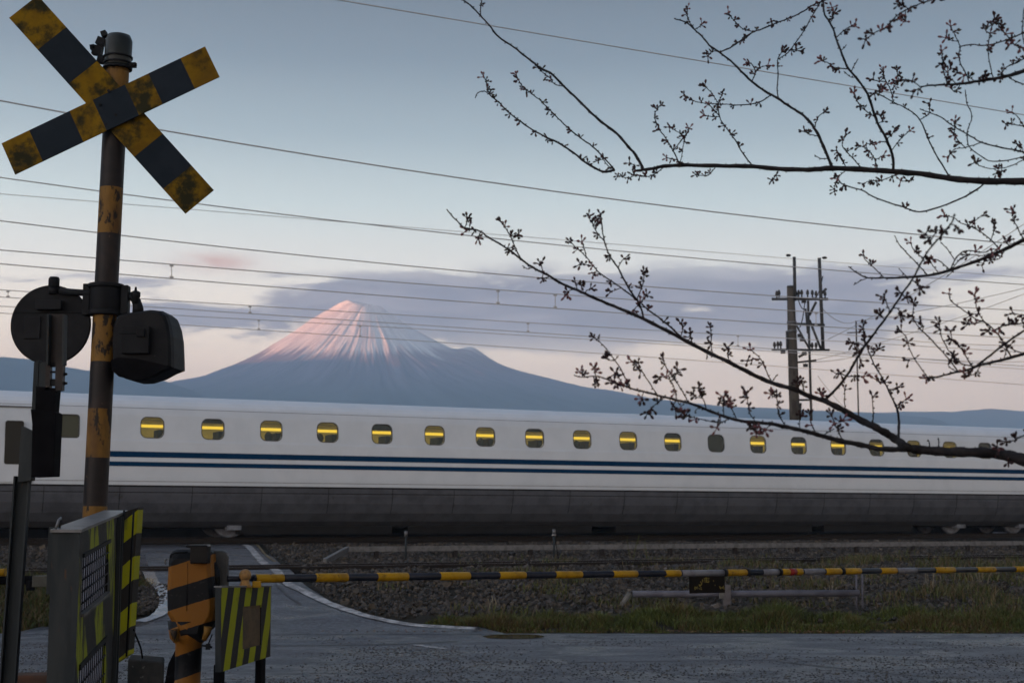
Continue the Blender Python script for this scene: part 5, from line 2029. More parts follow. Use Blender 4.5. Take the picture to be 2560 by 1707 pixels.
# a little stone spill left of the crossing, by the gutter
c_sp = hit(372, 1510)
for _ in range(900):
    a_, r_ = rng.uniform(0, 2 * math.pi), rng.uniform(0, 1) ** .5
    x, y = c_sp.x - .15 + math.cos(a_) * r_ * .42, c_sp.y + math.sin(a_) * r_ * 1.3
    pts_.append((x, y, ground_h(x, y) + .03 + rng.uniform(0, .03)))
    szs.append(rng.uniform(.03, .06))
V_, F_, C_ = stones(np.array(pts_), np.array(szs), 5)
bal = np_mesh('ballast', V_, F_, attr_mat('ballast_stone', rough=.75, spec=.35), C_)
tag(bal, 'dark crushed stone ballast around the tracks', kind='stuff')

# coarse aggregate standing proud of the worn asphalt in the near road
n_ = 34000
gy = 11.3 + 6.0 * rng.uniform(0, 1, n_) ** 1.25
gx = rng.uniform(-.40, .40, n_) * gy
gs_ = rng.uniform(.008, .022, n_)
keep_ = np.array([mnoise.noise(Vector((a_ * .55, b_ * 1.1, 2))) * 1.1 + .62 - .10 * (b_ - 11.3) for a_, b_ in zip(gx, gy)]) > rng.uniform(0, 1, n_)
gx, gy, gs_ = gx[keep_], gy[keep_], gs_[keep_]
gp = np.stack([gx, gy, gs_ * .04], -1)
V_, F_, C_ = stones(gp, gs_, 8)
V_[:, 2] = np.clip(V_[:, 2], -.002, None) * .7 + .001
C_ = (C_ * 2.0) @ np.diag([.80, .92, 1.12])
tag(np_mesh('road_aggregate', V_, F_, attr_mat('aggregate_chip', rough=.6, spec=.3), C_), 'pale coarse chips standing out of the worn asphalt', kind='stuff')

# ------------------------------------------------------------------ grass and weeds
def blades(n, place, hfun, colfun, name, label, wfac=1.0, seed=3):
    r_ = np.random.default_rng(seed)
    V_ = np.zeros((n * 5, 3))
    C_ = np.zeros((n * 5, 3))
    k = 0
    tries = 0
    while k < n and tries < n * 12:
        tries += 1
        p = place(r_)
        if p is None:
            continue
        x, y = p
        z = ground_h(x, y) + mound(x, y) - .01
        h = hfun(x, y, r_)
        if h <= 0:
            continue
        a_ = r_.uniform(0, 2 * math.pi)
        lean = r_.uniform(.15, 1.25) * h
        w = r_.uniform(.003, .0075) * wfac
        dx_, dy_ = math.cos(a_), math.sin(a_)
        px_, py_ = -dy_ * w, dx_ * w
        V_[k * 5:(k + 1) * 5] = [(x - px_, y - py_, z), (x + px_, y + py_, z), (x + dx_ * lean * .35 + px_ * .8, y + dy_ * lean * .35 + py_ * .8, z + h * .6),
                                 (x + dx_ * lean * .35 - px_ * .8, y + dy_ * lean * .35 - py_ * .8, z + h * .6), (x + dx_ * lean, y + dy_ * lean, z + h)]
        C_[k * 5:(k + 1) * 5] = colfun(x, y, r_)
        k += 1
    V_, C_ = V_[:k * 5], C_[:k * 5]
    ids = np.arange(k)[:, None] * 5
    f4 = ids + np.array([[0, 1, 2, 3]])
    # use quads plus a degenerate-free tip built as quads by splitting: triangles kept as separate mesh arrays
    me = bpy.data.meshes.new(name)
    tri = ids + np.array([[3, 2, 4]])
    me.vertices.add(len(V_))
    me.vertices.foreach_set('co', V_.astype(np.float32).ravel())
    loops = np.concatenate([f4.ravel(), tri.ravel()]).astype(np.int32)
    me.loops.add(len(loops))
    me.loops.foreach_set('vertex_index', loops)
    me.polygons.add(k * 2)
    me.polygons.foreach_set('loop_start', np.concatenate([np.arange(k) * 4, k * 4 + np.arange(k) * 3]).astype(np.int32))
    ca = me.color_attributes.new('col', 'FLOAT_COLOR', 'POINT')
    c4 = np.ones((len(V_), 4), np.float32)
    c4[:, :3] = C_
    ca.data.foreach_set('color', c4.ravel())
    me.materials.append(attr_mat('grass_blades', rough=.8, spec=.2))
    me.update(calc_edges=True)
    o = bpy.data.objects.new(name, me)
    COL.objects.link(o)
    return tag(o, label, kind='stuff')


def grass_depth(x):
    """how far the grass reaches in from the road edge"""
    if x < -2.6:
        return 0.0
    if x < 0:
        return .25 + (x + 2.6) / 2.6 * .95
    return 1.25 + min(1.0, x / 6) * .75


def place_verge(r_):
    x = r_.uniform(-2.7, 8.5)
    g = grass_depth(x) * (1 + .35 * mnoise.noise(Vector((x * 1.1, 4, 0))))
    y = ROAD_EDGE + .02 + r_.uniform(0, 1) ** 1.15 * g
    if in_cross(x, y) or abs(x / y) > .42:
        return None
    if mnoise.noise(Vector((x * 1.9, y * 1.9, 7))) < -.12 + .25 * r_.uniform(-1, 1):
        return None
    return x, y


def h_verge(x, y, r_):
    d = (y - ROAD_EDGE) / max(.3, grass_depth(x))
    e = .04 + .11 * sm(d * 2.2)
    e *= .7 + 1.1 * max(-.5, mnoise.noise(Vector((x * 1.6, y * 1.6, 3))))
    return e * r_.uniform(.55, 1.35)


def c_verge(x, y, r_):
    t_ = r_.uniform()
    dry = mnoise.noise(Vector((x * .9, y * .9, 11))) + r_.uniform(-.5, .5)
    base_ = np.array([.042, .055, .012]) * (.6 + 1.2 * t_)
    if dry > .32 or (y - ROAD_EDGE < .14 and r_.uniform() < .65):
        base_ = np.array([.085, .058, .024]) * (.6 + .7 * t_)
    elif r_.uniform() < .2:
        base_ = np.array([.085, .095, .022])
    return base_


blades(52000, place_verge, h_verge, c_verge, 'grass', 'rough green grass verge between the road and the ballast')


def place_sparse(r_):
    x, y = r_.uniform(-2, 12), r_.uniform(19, 30)
    v = vof(x, y)
    if v > V_TRAIN - .8 or abs(x / y) > .42 or in_cross(x, y):
        return None
    dens = mnoise.noise(Vector((x * .8, y * .8, 21))) + .04 * x - .08
    if v > V_NEAR + 2.2:
        dens = mnoise.noise(Vector((x * 1.4, y * 1.4, 31))) + .045 * x - .05
    if dens < .18 or r_.uniform() > (dens - .1) * 2:
        return None
    return x, y


blades(16000, place_sparse, lambda x, y, r_: r_.uniform(.05, .17) * (1.3 if x > 6 else 1), lambda x, y, r_: (np.array([.060, .070, .020]) if r_.uniform() < .6 else np.array([.115, .085, .045])) * r_.uniform(.5, 1.2), 'weeds', 'sparse dry and green weeds on the ballast slope', 1.3, 9)


def place_left(r_):
    x, y = r_.uniform(-7.6, -4.9), r_.uniform(17.75, 21.5)
    if in_cross(x, y) or in_cross(x + .1, y) or mnoise.noise(Vector((x * 1.5, y * 1.5, 2))) < -.12:
        return None
    return x, y


blades(16000, place_left, lambda x, y, r_: r_.uniform(.06, .26) * (.6 + .8 * abs(mnoise.noise(Vector((x * 2, y * 2, 4))))), lambda x, y, r_: (np.array([.036, .048, .012]) if r_.uniform() < .6 else np.array([.085, .062, .032])) * r_.uniform(.6, 1.5), 'grass', 'scrubby grass clump left of the crossing behind the posts', 1.4, 13)

# fallen leaves along the road edge
lv = MB()
r2 = random.Random(5)
for _ in range(900):
    x = r2.uniform(-2.4, 8.0)
    if x < 1 and r2.random() < .3:
        continue
    y = ROAD_EDGE + r2.gauss(.02, .07)
    c = Vector((x, y, ground_h(x, y) + .012 + r2.uniform(0, .02)))
    a_ = r2.uniform(0, 6.28)
    s_ = r2.uniform(.010, .024)
    d_ = Vector((math.cos(a_), math.sin(a_), r2.uniform(-.4, .5))) * s_
    e_ = Vector((-math.sin(a_), math.cos(a_), r2.uniform(-.3, .3))) * s_ * .6
    lv.add([c - d_, c + e_, c + d_, c - e_], [(0, 1, 2, 3)], r2.choice((0, 0, 1)))
o = lv.build('fallen_leaves', [mat('leaf_brown', (0.11, 0.048, 0.018), (0.065, 0.030, 0.014), rough=.8, scale=30), mat('leaf_tan', (0.15, 0.10, 0.05), rough=.8)])
tag(o, 'brown fallen leaves along the edge of the road', kind='stuff')


def leafy_weed(px_, py_, hgt, nst, label, col=(.075, .088, .022), name='weed', dry=False, spread=.05):
    g = hit(px_, py_)
    t_ = thing(name, g, label, 'weed')
    r3 = random.Random(int(px_))
    mleaf = mat('weed_leaf_dry' if dry else 'weed_leaf_green', col, tuple(c * .6 for c in col), rough=.8, scale=25)
    stm, lf = MB(), MB()
    for s_ in range(nst):
        b = g + Vector((r3.uniform(-spread, spread), r3.uniform(-spread, spread), -.03))
        tip = b + Vector((r3.uniform(-.25, .25) * hgt, r3.uniform(-.2, .2) * hgt, hgt * r3.uniform(.7, 1.05)))
        mid = b.lerp(tip, .5) + Vector((r3.uniform(-.03, .03), 0, .02))
        stm.tube(smooth_path([b, mid, tip], 3), .004 if not dry else .006, 5)
        for k in range(int(hgt * (46 if not dry else 12))):
            f = r3.uniform(.15, 1.0)
            q = b.lerp(tip, f)
            a_ = r3.uniform(0, 6.28)
            L_ = r3.uniform(.018, .040) * (1.15 - f * .4)
            d_ = Vector((math.cos(a_), math.sin(a_), r3.uniform(-.1, .6))).normalized() * L_
            e_ = Vector((-math.sin(a_), math.cos(a_), 0)) * L_ * .25
            lf.add([q, q + d_ * .5 + e_, q + d_, q + d_ * .5 - e_], [(0, 1, 2, 3)])
    stm.build('stem', mleaf, t_)
    o_ = lf.build('leaf', mleaf, t_)
    o_['kind'] = 'stuff'


leafy_weed(1580, 1405, .62, 3, 'tall green weed on the ballast, left of the paired weeds', spread=.03)
leafy_weed(1622, 1404, .60, 2, 'tall thin weed just right of the leftmost tall weed', spread=.02)
leafy_weed(2075, 1510, .34, 5, 'pale dry weed tangled over the right end of the pipe rail', col=(.17, .15, .11), dry=True)
leafy_weed(2070, 1522, .15, 8, 'bright yellow green weed under the pipe rail end', col=(.16, .17, .02), spread=.12)
leafy_weed(1920, 1405, .2, 6, 'small weed in the ballast beyond the hanging plate', spread=.12)
leafy_weed(2035, 1350, .26, 7, 'reddish dry weed near the train at right', col=(.11, .06, .03), dry=True, spread=.12)
leafy_weed(1230, 1530, .24, 6, 'pale dry stalks above the grass left of the pipe rail', col=(.14, .13, .09), dry=True, spread=.1)
leafy_weed(1400, 1490, .22, 7, 'yellow green weed in the stones left of the pipe rail', col=(.10, .11, .022), spread=.14)
leafy_weed(2330, 1470, .30, 6, 'grey dry weed on the slope right of the pipe rail', col=(.11, .10, .085), dry=True, spread=.12)
leafy_weed(2450, 1465, .34, 6, 'taller grey dry weed nearest the right edge', col=(.11, .10, .085), dry=True, spread=.14)
leafy_weed(2260, 1395, .24, 9, 'low green weed patch behind the arm at right', spread=.25)
leafy_weed(2370, 1400, .28, 9, 'broad green weed patch by the near rail at far right', spread=.3)
leafy_weed(1810, 1345, .2, 3, 'bent pale stalk beyond the check rail', col=(.12, .10, .08), dry=True, spread=.04)

# ------------------------------------------------------------------ cherry tree
FR = {'1': (1080, 0, 740 / 2321), '2': (1700, 0, 860 / 2352), '3': (1080, 480, 740 / 2231), '4': (1700, 480, 860 / 2325),
      '5': (2180, 480, 380 / 1241), '6': (2200, 0, 360 / 1176), '7': (1400, 800, 700 / 2352), '8': (2000, 1000, 560 / 2195)}


def fp(fr, p):
    ox, oy, s_ = FR[fr]
    return ox + p[0] * s_, oy + p[1] * s_


TX, TY = 3.35, 5.0
tree = thing('cherry_tree', Vector((TX, TY, 0)), 'cherry tree with bare dark boughs and swelling buds reaching in from the right', 'tree')
# trunk, outside the frame to the right
tk = MB()
tk.tube(smooth_path([(TX + .06, TY, -.05), (TX, TY + .02, .35), (TX - .05, TY, .95), (TX + .03, TY - .03, 1.7), (TX + .12, TY + .03, 2.6), (TX + .30, TY + .1, 3.8), (TX + .55, TY + .2, 5.0)], 4),
        [.26, .23, .205, .19, .18, .175, .17, .168, .165, .162, .16, .155, .15, .145, .14, .13, .12, .11, .10, .09, .085, .08, .07, .06, .05][:25], 16)
tk.build('trunk', M_BARK, tree)


def trunk_at(z):
    return Vector((TX + (-.05 if z < 1.4 else .05), TY, z))


BR = {}      # name -> (points3d, radii, object)
BUDS = []    # (point, direction, branch object, size)


def px_of(p):
    k = p.y * CP + (p.z - EYE) * SP
    return CX + FPX * p.x / k, CY - FPX * (-p.y * SP + (p.z - EYE) * CP) / k


def branch(name, fr, pts, w, Y, parent=None, dY=None, root_first=True, to_trunk=None, buds=1.0, tipbud=True, blur=0):
    """pts: from the root to the tip in crop coordinates; w: (root, tip) widths in photo pixels"""
    pix = [fp(fr, p) for p in pts]
    r3 = random.Random(hash(name) % 1000 if False else sum(ord(c) * (i + 3) for i, c in enumerate(name)))
    if parent is not None:
        P_, R_, _ = BR[parent]
        best, bd = None, 1e9
        for q in P_:
            u = px_of(q)
            d_ = (u[0] - pix[0][0]) ** 2 + (u[1] - pix[0][1]) ** 2
            if d_ < bd:
                bd, best = d_, q
        Y0 = best.y
    else:
        Y0 = Y
    Y1 = Y0 + (dY if dY is not None else r3.uniform(-.35, .35))
    n = len(pix)
    P3 = []
    for i_, (px_, py_) in enumerate(pix):
        f = i_ / max(1, n - 1)
        P3.append(at(px_, py_, Y0 + (Y1 - Y0) * f + (0.03 * math.sin(i_ * 2.1 + r3.random()) if 0 < i_ < n - 1 else 0)))
    if parent is not None and bd < 40 ** 2:
        P3[0] = best.copy()
    pre = []
    if to_trunk is not None:
        e = trunk_at(to_trunk)
        q0 = P3[0]
        dir_ = (P3[0] - P3[1]).normalized()
        L_ = (e - q0).length
        pre = [e, e.lerp(q0 + dir_ * L_ * .45, .5) + Vector((0, 0, .03)), q0 + dir_ * L_ * .35]
    full = pre + P3
    sp = smooth_path(full, 4)
    npre = len(pre) * 4
    rad = []
    for i_, p in enumerate(sp):
        f = max(0.0, (i_ - npre) / max(1, len(sp) - 1 - npre))
        wpx = (w[0] + (w[1] - w[0]) * f ** .85) * 1.12 + .3
        r_ = wpx / FPX * p.y * .5
        if i_ < npre:
            r_ += (.065 - r_) * (1 - i_ / npre) ** 3 if r_ < .065 else 0
        # knobbly nodes on the bark
        rad.append(r_ * (1 + .10 * math.sin(i_ * 1.9 + r3.random() * 2)))
    jit = [p + Vector((r3.uniform(-1, 1), r3.uniform(-1, 1), r3.uniform(-1, 1))) * (.0010 + .0 * rad[i_]) if 0 < i_ < len(sp) - 1 else p for i_, p in enumerate(sp)]
    mb = MB()
    ns = 10 if w[0] > 8 else (7 if w[0] > 3 else 5)
    mb.tube(jit, rad, ns)
    # short spurs and leaf-scar knobs
    tot = 0.0
    for i_ in range(npre + 1, len(jit) - 1):
        p, q = jit[i_], jit[i_ + 1]
        tot += (q - p).length
        if tot > .018 and r3.random() < .8 and p.x < 2.4:
            tot = 0
            t_ = (q - p).normalized()
            s_ = (t_.cross(Vector((0, 1, 0))) * r3.choice((-1, 1)) + Vector((0, r3.uniform(-.6, .6), 0)) + t_ * r3.uniform(-.4, .2)).normalized()
            L_ = r3.uniform(.002, .0055) + rad[i_] * .9
            mb.tube([p, p + s_ * L_ * .8, p + s_ * L_], [.0026, .0022, .0008], 5)
    if parent is None:
        o_ = mb.build('branch', M_BARK, tree)
    else:
        po = BR[parent][2]
        if po.parent is tree:
            o_ = mb.build('twig', M_BARK, tree)
        else:
            o_ = mb.build('twig', M_BARK, tree)
    BR[name] = (jit, rad, o_)
    # bud clusters
    if buds > 0:
        vis = [i_ for i_ in range(npre, len(jit)) if jit[i_].x < 2.05]
        if w[0] <= 6.5 and vis:
            a_ = vis[int(len(vis) * .12)] if len(vis) > 3 else vis[0]
            dist = 0
            nxt = r3.uniform(.02, .05) / buds
            for i_ in range(a_, len(jit) - 1):
                dist += (jit[i_ + 1] - jit[i_]).length
                f = (i_ - npre) / max(1, len(jit) - npre)
                if dist > nxt * (1.7 - 1.1 * f):
                    dist = 0
                    nxt = r3.uniform(.028, .062) / buds
                    BUDS.append((jit[i_], (jit[i_ + 1] - jit[i_]).normalized(), o_, r3.uniform(.7, 1.05), r3.random()))
        if tipbud and vis:
            BUDS.append((jit[-1], (jit[-1] - jit[-2]).normalized(), o_, r3.uniform(.85, 1.1), -1))
    return o_


B = branch
# A: upper long bough
B('A', '2', [(2700, 1262), (2352, 1242), (2100, 1240), (1850, 1220), (1650, 1190), (1460, 1175), (1250, 1160), (1040, 1150), (880, 1162), (680, 1155), (500, 1140), (250, 1135), (0, 1130), (-120, 1140), (-180, 1152), (-250, 1163), (-310, 1170)], (17, 6), 4.9, dY=.35, to_trunk=2.35, buds=0, tipbud=False)
B('A0', '1', [(1430, 1335), (1340, 1345), (1220, 1285), (1130, 1215), (1060, 1165), (970, 1110), (890, 1075), (780, 1015), (690, 950), (590, 875), (520, 800), (460, 750), (430, 690), (425, 640), (405, 605)], (5.5, 2), 0, 'A', .2, buds=1.0)
B('A1', '1', [(1660, 1305), (1600, 1220), (1520, 1130), (1440, 1040), (1330, 960), (1240, 880), (1150, 790), (1060, 705), (950, 590), (860, 540), (790, 490), (690, 410), (640, 370), (520, 290), (450, 200), (380, 125), (300, 45), (240, 0), (130, -100)], (6.8, 3), 0, 'A', .15, buds=.28)
B('A1b', '1', [(1040, 690), (960, 660), (930, 620), (880, 580), (830, 530)], (2.4, 1.8), 0, 'A1', .05)
B('A1c', '1', [(380, 125), (380, 60), (390, 0), (385, -60)], (2.6, 2), 0, 'A1', .05, buds=.5)
B('A2', '1', [(1430, 1330), (1340, 1230), (1260, 1150), (1160, 1080), (1030, 970), (960, 900), (890, 830), (840, 780), (760, 720), (700, 670), (660, 590)], (3.4, 1.9), 0, 'A', .25, buds=.9)
B('A3', '1', [(460, 750), (420, 720), (380, 720), (350, 740), (338, 772)], (2.2, 1.8), 0, 'A0', .03, buds=0, tipbud=False)
B('A4', '1', [(1960, 1270), (1890, 1180), (1830, 1080), (1775, 1000), (1745, 900), (1790, 830)], (3, 1.9), 0, 'A', -.1, buds=1.3)
B('A4b', '1', [(1900, 1185), (1950, 1110), (1970, 1070), (1920, 1030), (1860, 1000)], (2.2, 1.7), 0, 'A4', -.05)
B('A4c', '1', [(1950, 1230), (1970, 1150), (1985, 1080), (2015, 1010)], (1.8, 1.6), 0, 'A', -.08)
B('A5', '1', [(1830, 1322), (1740, 1370), (1660, 1385), (1600, 1370), (1540, 1395), (1460, 1380)], (2.4, 1.8), 0, 'A', -.1, buds=1.6)
B('A5b', '1', [(1560, 1330), (1590, 1300), (1550, 1280)], (2, 1.7), 0, 'A', -.05)
B('A5c', '1', [(1430, 1335), (1370, 1290), (1340, 1250), (1300, 1260)], (2, 1.7), 0, 'A', .05, buds=1.5)
B('A5d', '1', [(1990, 1290), (1900, 1250), (1840, 1240)], (2, 1.7), 0, 'A', -.05, buds=1.6)
B('A6', '2', [(500, 1130), (430, 1050), (380, 960), (320, 880), (270, 800), (265, 710), (290, 640)], (3.2, 2), 0, 'A', .2, buds=.8)
B('A6b', '2', [(270, 800), (200, 720), (90, 690), (30, 650)], (2.1, 1.7), 0, 'A6', .1, buds=1.4)
B('A6d', '2', [(265, 715), (220, 640), (170, 590)], (2, 1.6), 0, 'A6', .05)
B('A6e', '2', [(270, 800), (220, 800), (170, 790)], (2, 1.6), 0, 'A6', .05, buds=2)
B('A7', '2', [(1030, 1145), (980, 1000), (920, 880), (850, 795), (760, 735), (670, 675), (580, 625), (490, 560), (420, 490), (350, 420), (270, 360), (200, 310), (160, 260), (100, 205), (50, 160), (0, 140), (-40, 128)], (7.2, 2.6), 0, 'A', .3, buds=0, tipbud=False)
B('A7b', '2', [(100, 205), (65, 150), (50, 110), (50, 60)], (2.4, 1.8), 0, 'A7', .05, buds=.8)
B('A7c', '2', [(110, 205), (130, 185), (150, 165)], (2, 1.6), 0, 'A7', .02)
B('A7d', '2', [(240, 345), (210, 360), (190, 385)], (2.2, 1.8), 0, 'A7', .02, buds=2)
B('A6c', '2', [(610, 655), (540, 700), (420, 720), (320, 715), (200, 710)], (3, 2), 0, 'A7', .05, buds=.9)
B('A8', '2', [(665, 670), (665, 600), (670, 500), (668, 410), (700, 350)], (3, 2), 0, 'A7', .1, buds=.3)
B('A8b', '2', [(672, 420), (740, 360), (830, 240), (900, 120), (960, 20), (990, -40)], (2.4, 2), 0, 'A8', .1, buds=.7)
B('A8c', '2', [(700, 370), (760, 340), (820, 350)], (2.2, 1.8), 0, 'A8', .05, buds=2.2)
B('A9', '2', [(270, 355), (340, 330), (400, 290), (490, 225), (560, 200), (660, 160), (760, 120), (850, 75), (910, 35), (990, 5), (1060, -30)], (3.2, 3), 0, 'A7', .3, buds=.3, tipbud=False)
B('A9b', '2', [(500, 220), (430, 200), (370, 140), (330, 90)], (2.4, 1.8), 0, 'A9', .05, buds=1.5)
B('A9c', '2', [(490, 225), (440, 270), (390, 290)], (2.2, 1.8), 0, 'A9', .03, buds=2)
B('A9d', '2', [(660, 160), (640, 140), (625, 150)], (2, 1.6), 0, 'A9', .02)
B('A10', '2', [(500, 555), (515, 490), (490, 440), (465, 430)], (2.6, 1.8), 0, 'A7', .05, buds=.8)
B('A10b', '2', [(515, 490), (555, 460), (600, 450)], (2.2, 1.8), 0, 'A10', .05, buds=1.2)
B('A11', '2', [(925, 870), (945, 800), (985, 770)], (2.6, 1.8), 0, 'A7', .05)
B('A11b', '2', [(945, 945), (890, 920), (850, 900)], (2.4, 1.8), 0, 'A7', .05, buds=.8)
B('A11c', '2', [(1015, 1105), (960, 1085), (920, 1060)], (2.4, 1.9), 0, 'A7', .05, buds=0)
B('A12', '2', [(1470, 1170), (1450, 1060), (1410, 950), (1350, 840), (1310, 720), (1270, 620), (1200, 530), (1140, 450), (1100, 350), (1065, 260), (1040, 180), (990, 100), (980, 30), (975, -60)], (6.8, 3.6), 0, 'A', -.4, buds=.12, tipbud=False)
B('A12b', '2', [(1070, 255), (1140, 195), (1195, 180)], (2.4, 1.8), 0, 'A12', -.05, buds=1.6)
B('A12c', '2', [(1105, 350), (1125, 325), (1138, 308)], (2.2, 1.6), 0, 'A12', -.03, buds=0, tipbud=False)
B('A12d', '2', [(1150, 465), (1060, 465), (1020, 435), (970, 415)], (3, 2), 0, 'A12', -.1, buds=1)
B('A12e', '2', [(1170, 485), (1190, 450), (1218, 405)], (2.2, 1.7), 0, 'A12', -.05, buds=0, tipbud=False)
B('A12f', '2', [(1210, 535), (1170, 530), (1120, 490)], (2.2, 1.8), 0, 'A12', -.05, buds=0, tipbud=False)
B('A12g', '2', [(1030, 150), (1050, 110), (1040, 55)], (2.4, 1.8), 0, 'A12', -.05, buds=2.4)
B('A12h', '2', [(1320, 810), (1260, 750), (1210, 690), (1190, 640)], (2.6, 1.8), 0, 'A12', -.1, buds=2.0)
B('A12i', '2', [(1295, 680), (1340, 630), (1385, 610)], (2.4, 1.8), 0, 'A12', -.05, buds=1.5)
B('A12j', '2', [(1455, 1040), (1500, 960), (1570, 895)], (2.4, 1.8), 0, 'A12', -.08, buds=1)
B('A12k', '2', [(1410, 950), (1450, 920), (1470, 880)], (2.2, 1.8), 0, 'A12', -.05, buds=1.6)
B('A12l', '2', [(1355, 845), (1385, 830), (1370, 790)], (2.2, 1.8), 0, 'A12', -.05, buds=2)
B('A12m', '2', [(1420, 980), (1400, 970), (1375, 970)], (2.2, 1.8), 0, 'A12', -.05, buds=0)
B('A13', '2', [(1340, 1155), (1330, 1090), (1280, 1020), (1230, 1000)], (2.6, 1.8), 0, 'A', -.1, buds=1.6)
B('A13b', '2', [(1330, 1090), (1360, 1080), (1390, 1065)], (2, 1.7), 0, 'A13', -.03, buds=1.6)
B('A13c', '2', [(1230, 1150), (1180, 1080), (1110, 1000), (1130, 930)], (2.8, 1.8), 0, 'A', -.1, buds=1)
B('A13d', '2', [(1120, 1145), (1090, 1070), (1070, 1030)], (2.4, 1.8), 0, 'A', -.08, buds=1.4)
B('A13e', '2', [(1290, 1010), (1275, 985), (1325, 990)], (2, 1.7), 0, 'A13', -.03)
B('A14', '2', [(1840, 1200), (1770, 1090), (1710, 980), (1640, 820), (1560, 750), (1460, 700), (1370, 650), (1330, 640)], (3.4, 2.2), 0, 'A', .3, buds=.2)
B('A14b', '2', [(1450, 690), (1440, 620), (1400, 540), (1390, 480)], (2.4, 1.8), 0, 'A14', .05, buds=1.5)
B('A14c', '2', [(1440, 620), (1490, 560), (1485, 485)], (2.2, 1.8), 0, 'A14b', .05, buds=2)
B('A14d', '2', [(1640, 820), (1700, 780), (1705, 715)], (2.2, 1.8), 0, 'A14', .05, buds=1)
B('A14e', '2', [(1400, 560), (1350, 555), (1320, 545)], (2.2, 1.8), 0, 'A14b', .03, buds=1.6)
B('A14f', '2', [(1480, 710), (1455, 710), (1435, 708)], (2, 1.5), 0, 'A14', .02, buds=0, tipbud=False)
B('A15', '2', [(2120, 1262), (1990, 1320), (1820, 1400), (1640, 1447), (1510, 1410), (1350, 1360), (1240, 1300), (1120, 1265), (1080, 1225)], (4, 2.6), 0, 'A', -.25, buds=.08)
B('A16', '2', [(225, 1150), (190, 1200), (110, 1195)], (2.2, 1.7), 0, 'A', -.05, buds=2)
B('A16b', '2', [(690, 1172), (650, 1210), (625, 1230)], (2.2, 1.7), 0, 'A', -.05, buds=1)
B('A16c', '2', [(1115, 1180), (1070, 1230), (1055, 1310)], (2.4, 1.7), 0, 'A', -.05, buds=1.6)
B('A16d', '2', [(1490, 1200), (1380, 1235), (1310, 1235), (1260, 1255)], (2.4, 1.7), 0, 'A', -.08, buds=1.8)
B('A16e', '2', [(1620, 1210), (1580, 1240), (1510, 1235)], (2.4, 1.7), 0, 'A', -.05, buds=.8)
# B: upper right bough
B('B', '2', [(2760, 360), (2352, 487), (2210, 527), (2080, 550), (1950, 570), (1830, 580), (1720, 585), (1640, 595)], (11, 3), 4.5, dY=-.2, to_trunk=3.0, buds=0, tipbud=True)
B('B1', '2', [(1640, 590), (1590, 558), (1540, 545), (1480, 555)], (2.4, 1.8), 0, 'B', 0, buds=1.2)
B('B1b', '2', [(1680, 590), (1640, 605), (1600, 630)], (2.4, 1.8), 0, 'B', 0, buds=1.5)
B('B2', '2', [(1970, 565), (1940, 480), (1915, 430), (1908, 360), (1915, 320), (1880, 240), (1850, 180)], (3, 1.8), 0, 'B', .1, buds=.25)
B('B2b', '2', [(1915, 320), (1990, 305), (2100, 312), (2230, 275), (2352, 225), (2480, 190)], (2.6, 3.2), 0, 'B2', .1, buds=.4)
B('B2c', '2', [(1900, 290), (1860, 280), (1820, 260)], (2.2, 1.7), 0, 'B2', 0, buds=1)
B('B3', '2', [(2150, 525), (2120, 450), (2105, 340), (2120, 230), (2150, 130)], (2.8, 2), 0, 'B', .1, buds=.6)
B('B3b', '2', [(2120, 240), (2090, 205), (2150, 165), (2195, 170)], (2.2, 1.8), 0, 'B3', 0, buds=2.4)
B('B4', '2', [(2230, 540), (2300, 562), (2480, 610)], (2.6, 3), 0, 'B', -.1, buds=0, tipbud=False)
B('B5', '2', [(1825, 580), (1800, 470), (1795, 400), (1790, 350)], (2.6, 1.8), 0, 'B', 0, buds=2.4)
B('B5b', '2', [(1880, 570), (1830, 510), (1850, 470)], (2.2, 1.8), 0, 'B', 0, buds=2)
B('B5c', '2', [(1920, 585), (1880, 630), (1850, 600)], (2.2, 1.8), 0, 'B', 0, buds=2.2)
B('B5d', '2', [(2000, 560), (1960, 520), (1900, 500)], (2.2, 1.8), 0, 'B', 0, buds=2.4)
B('B6', '2', [(2480, 330), (2352, 400), (2290, 435), (2220, 470), (2190, 530)], (3, 2.2), 4.4, dY=0, buds=1.6)
B('B7', '2', [(2500, 360), (2352, 330), (2290, 310), (2250, 260), (2200, 210)], (3.2, 2.2), 4.2, dY=0, buds=1.8)
B('B8', '2', [(2352, 300), (2340, 220), (2345, 150), (2352, 60)], (2.6, 2), 4.3, dY=0, buds=0)
B('B9', '2', [(2060, 555), (2050, 530), (2080, 515)], (2.2, 1.8), 0, 'B', 0, buds=2.6)
# C: thin long shoots
B('C', '2', [(2620, 1085), (2352, 1040), (2200, 1010), (2060, 975), (1960, 915), (1870, 865), (1780, 800), (1690, 765), (1640, 745)], (4, 2), 4.7, dY=.1, to_trunk=2.5, buds=.05, tipbud=False)
B('C1', '2', [(2060, 975), (1950, 1010), (1880, 1020), (1830, 1075)], (2.4, 1.8), 0, 'C', 0, buds=.3)
B('C2', '2', [(2560, 1040), (2352, 1075), (2140, 1105), (2030, 1050), (1970, 990), (1965, 900), (1995, 795), (1960, 700), (1950, 615)], (3, 2), 4.6, dY=.1, buds=0)
B('C3', '2', [(1950, 1010), (1885, 940), (1875, 870), (1880, 830)], (2.4, 1.8), 0, 'C1', 0, buds=1.8)
B('C4', '2', [(2500, 1040), (2352, 1095), (2250, 1140), (2150, 1155), (2060, 1140), (2020, 1110)], (2.6, 1.9), 4.6, dY=0, buds=.6)
B('C5', '2', [(2500, 900), (2352, 865), (2270, 850), (2230, 850)], (2.6, 1.9), 4.6, dY=0, buds=.9)
B('C6', '2', [(2360, 870), (2310, 800), (2270, 770)], (2.2, 1.8), 0, 'C5', 0, buds=.3)
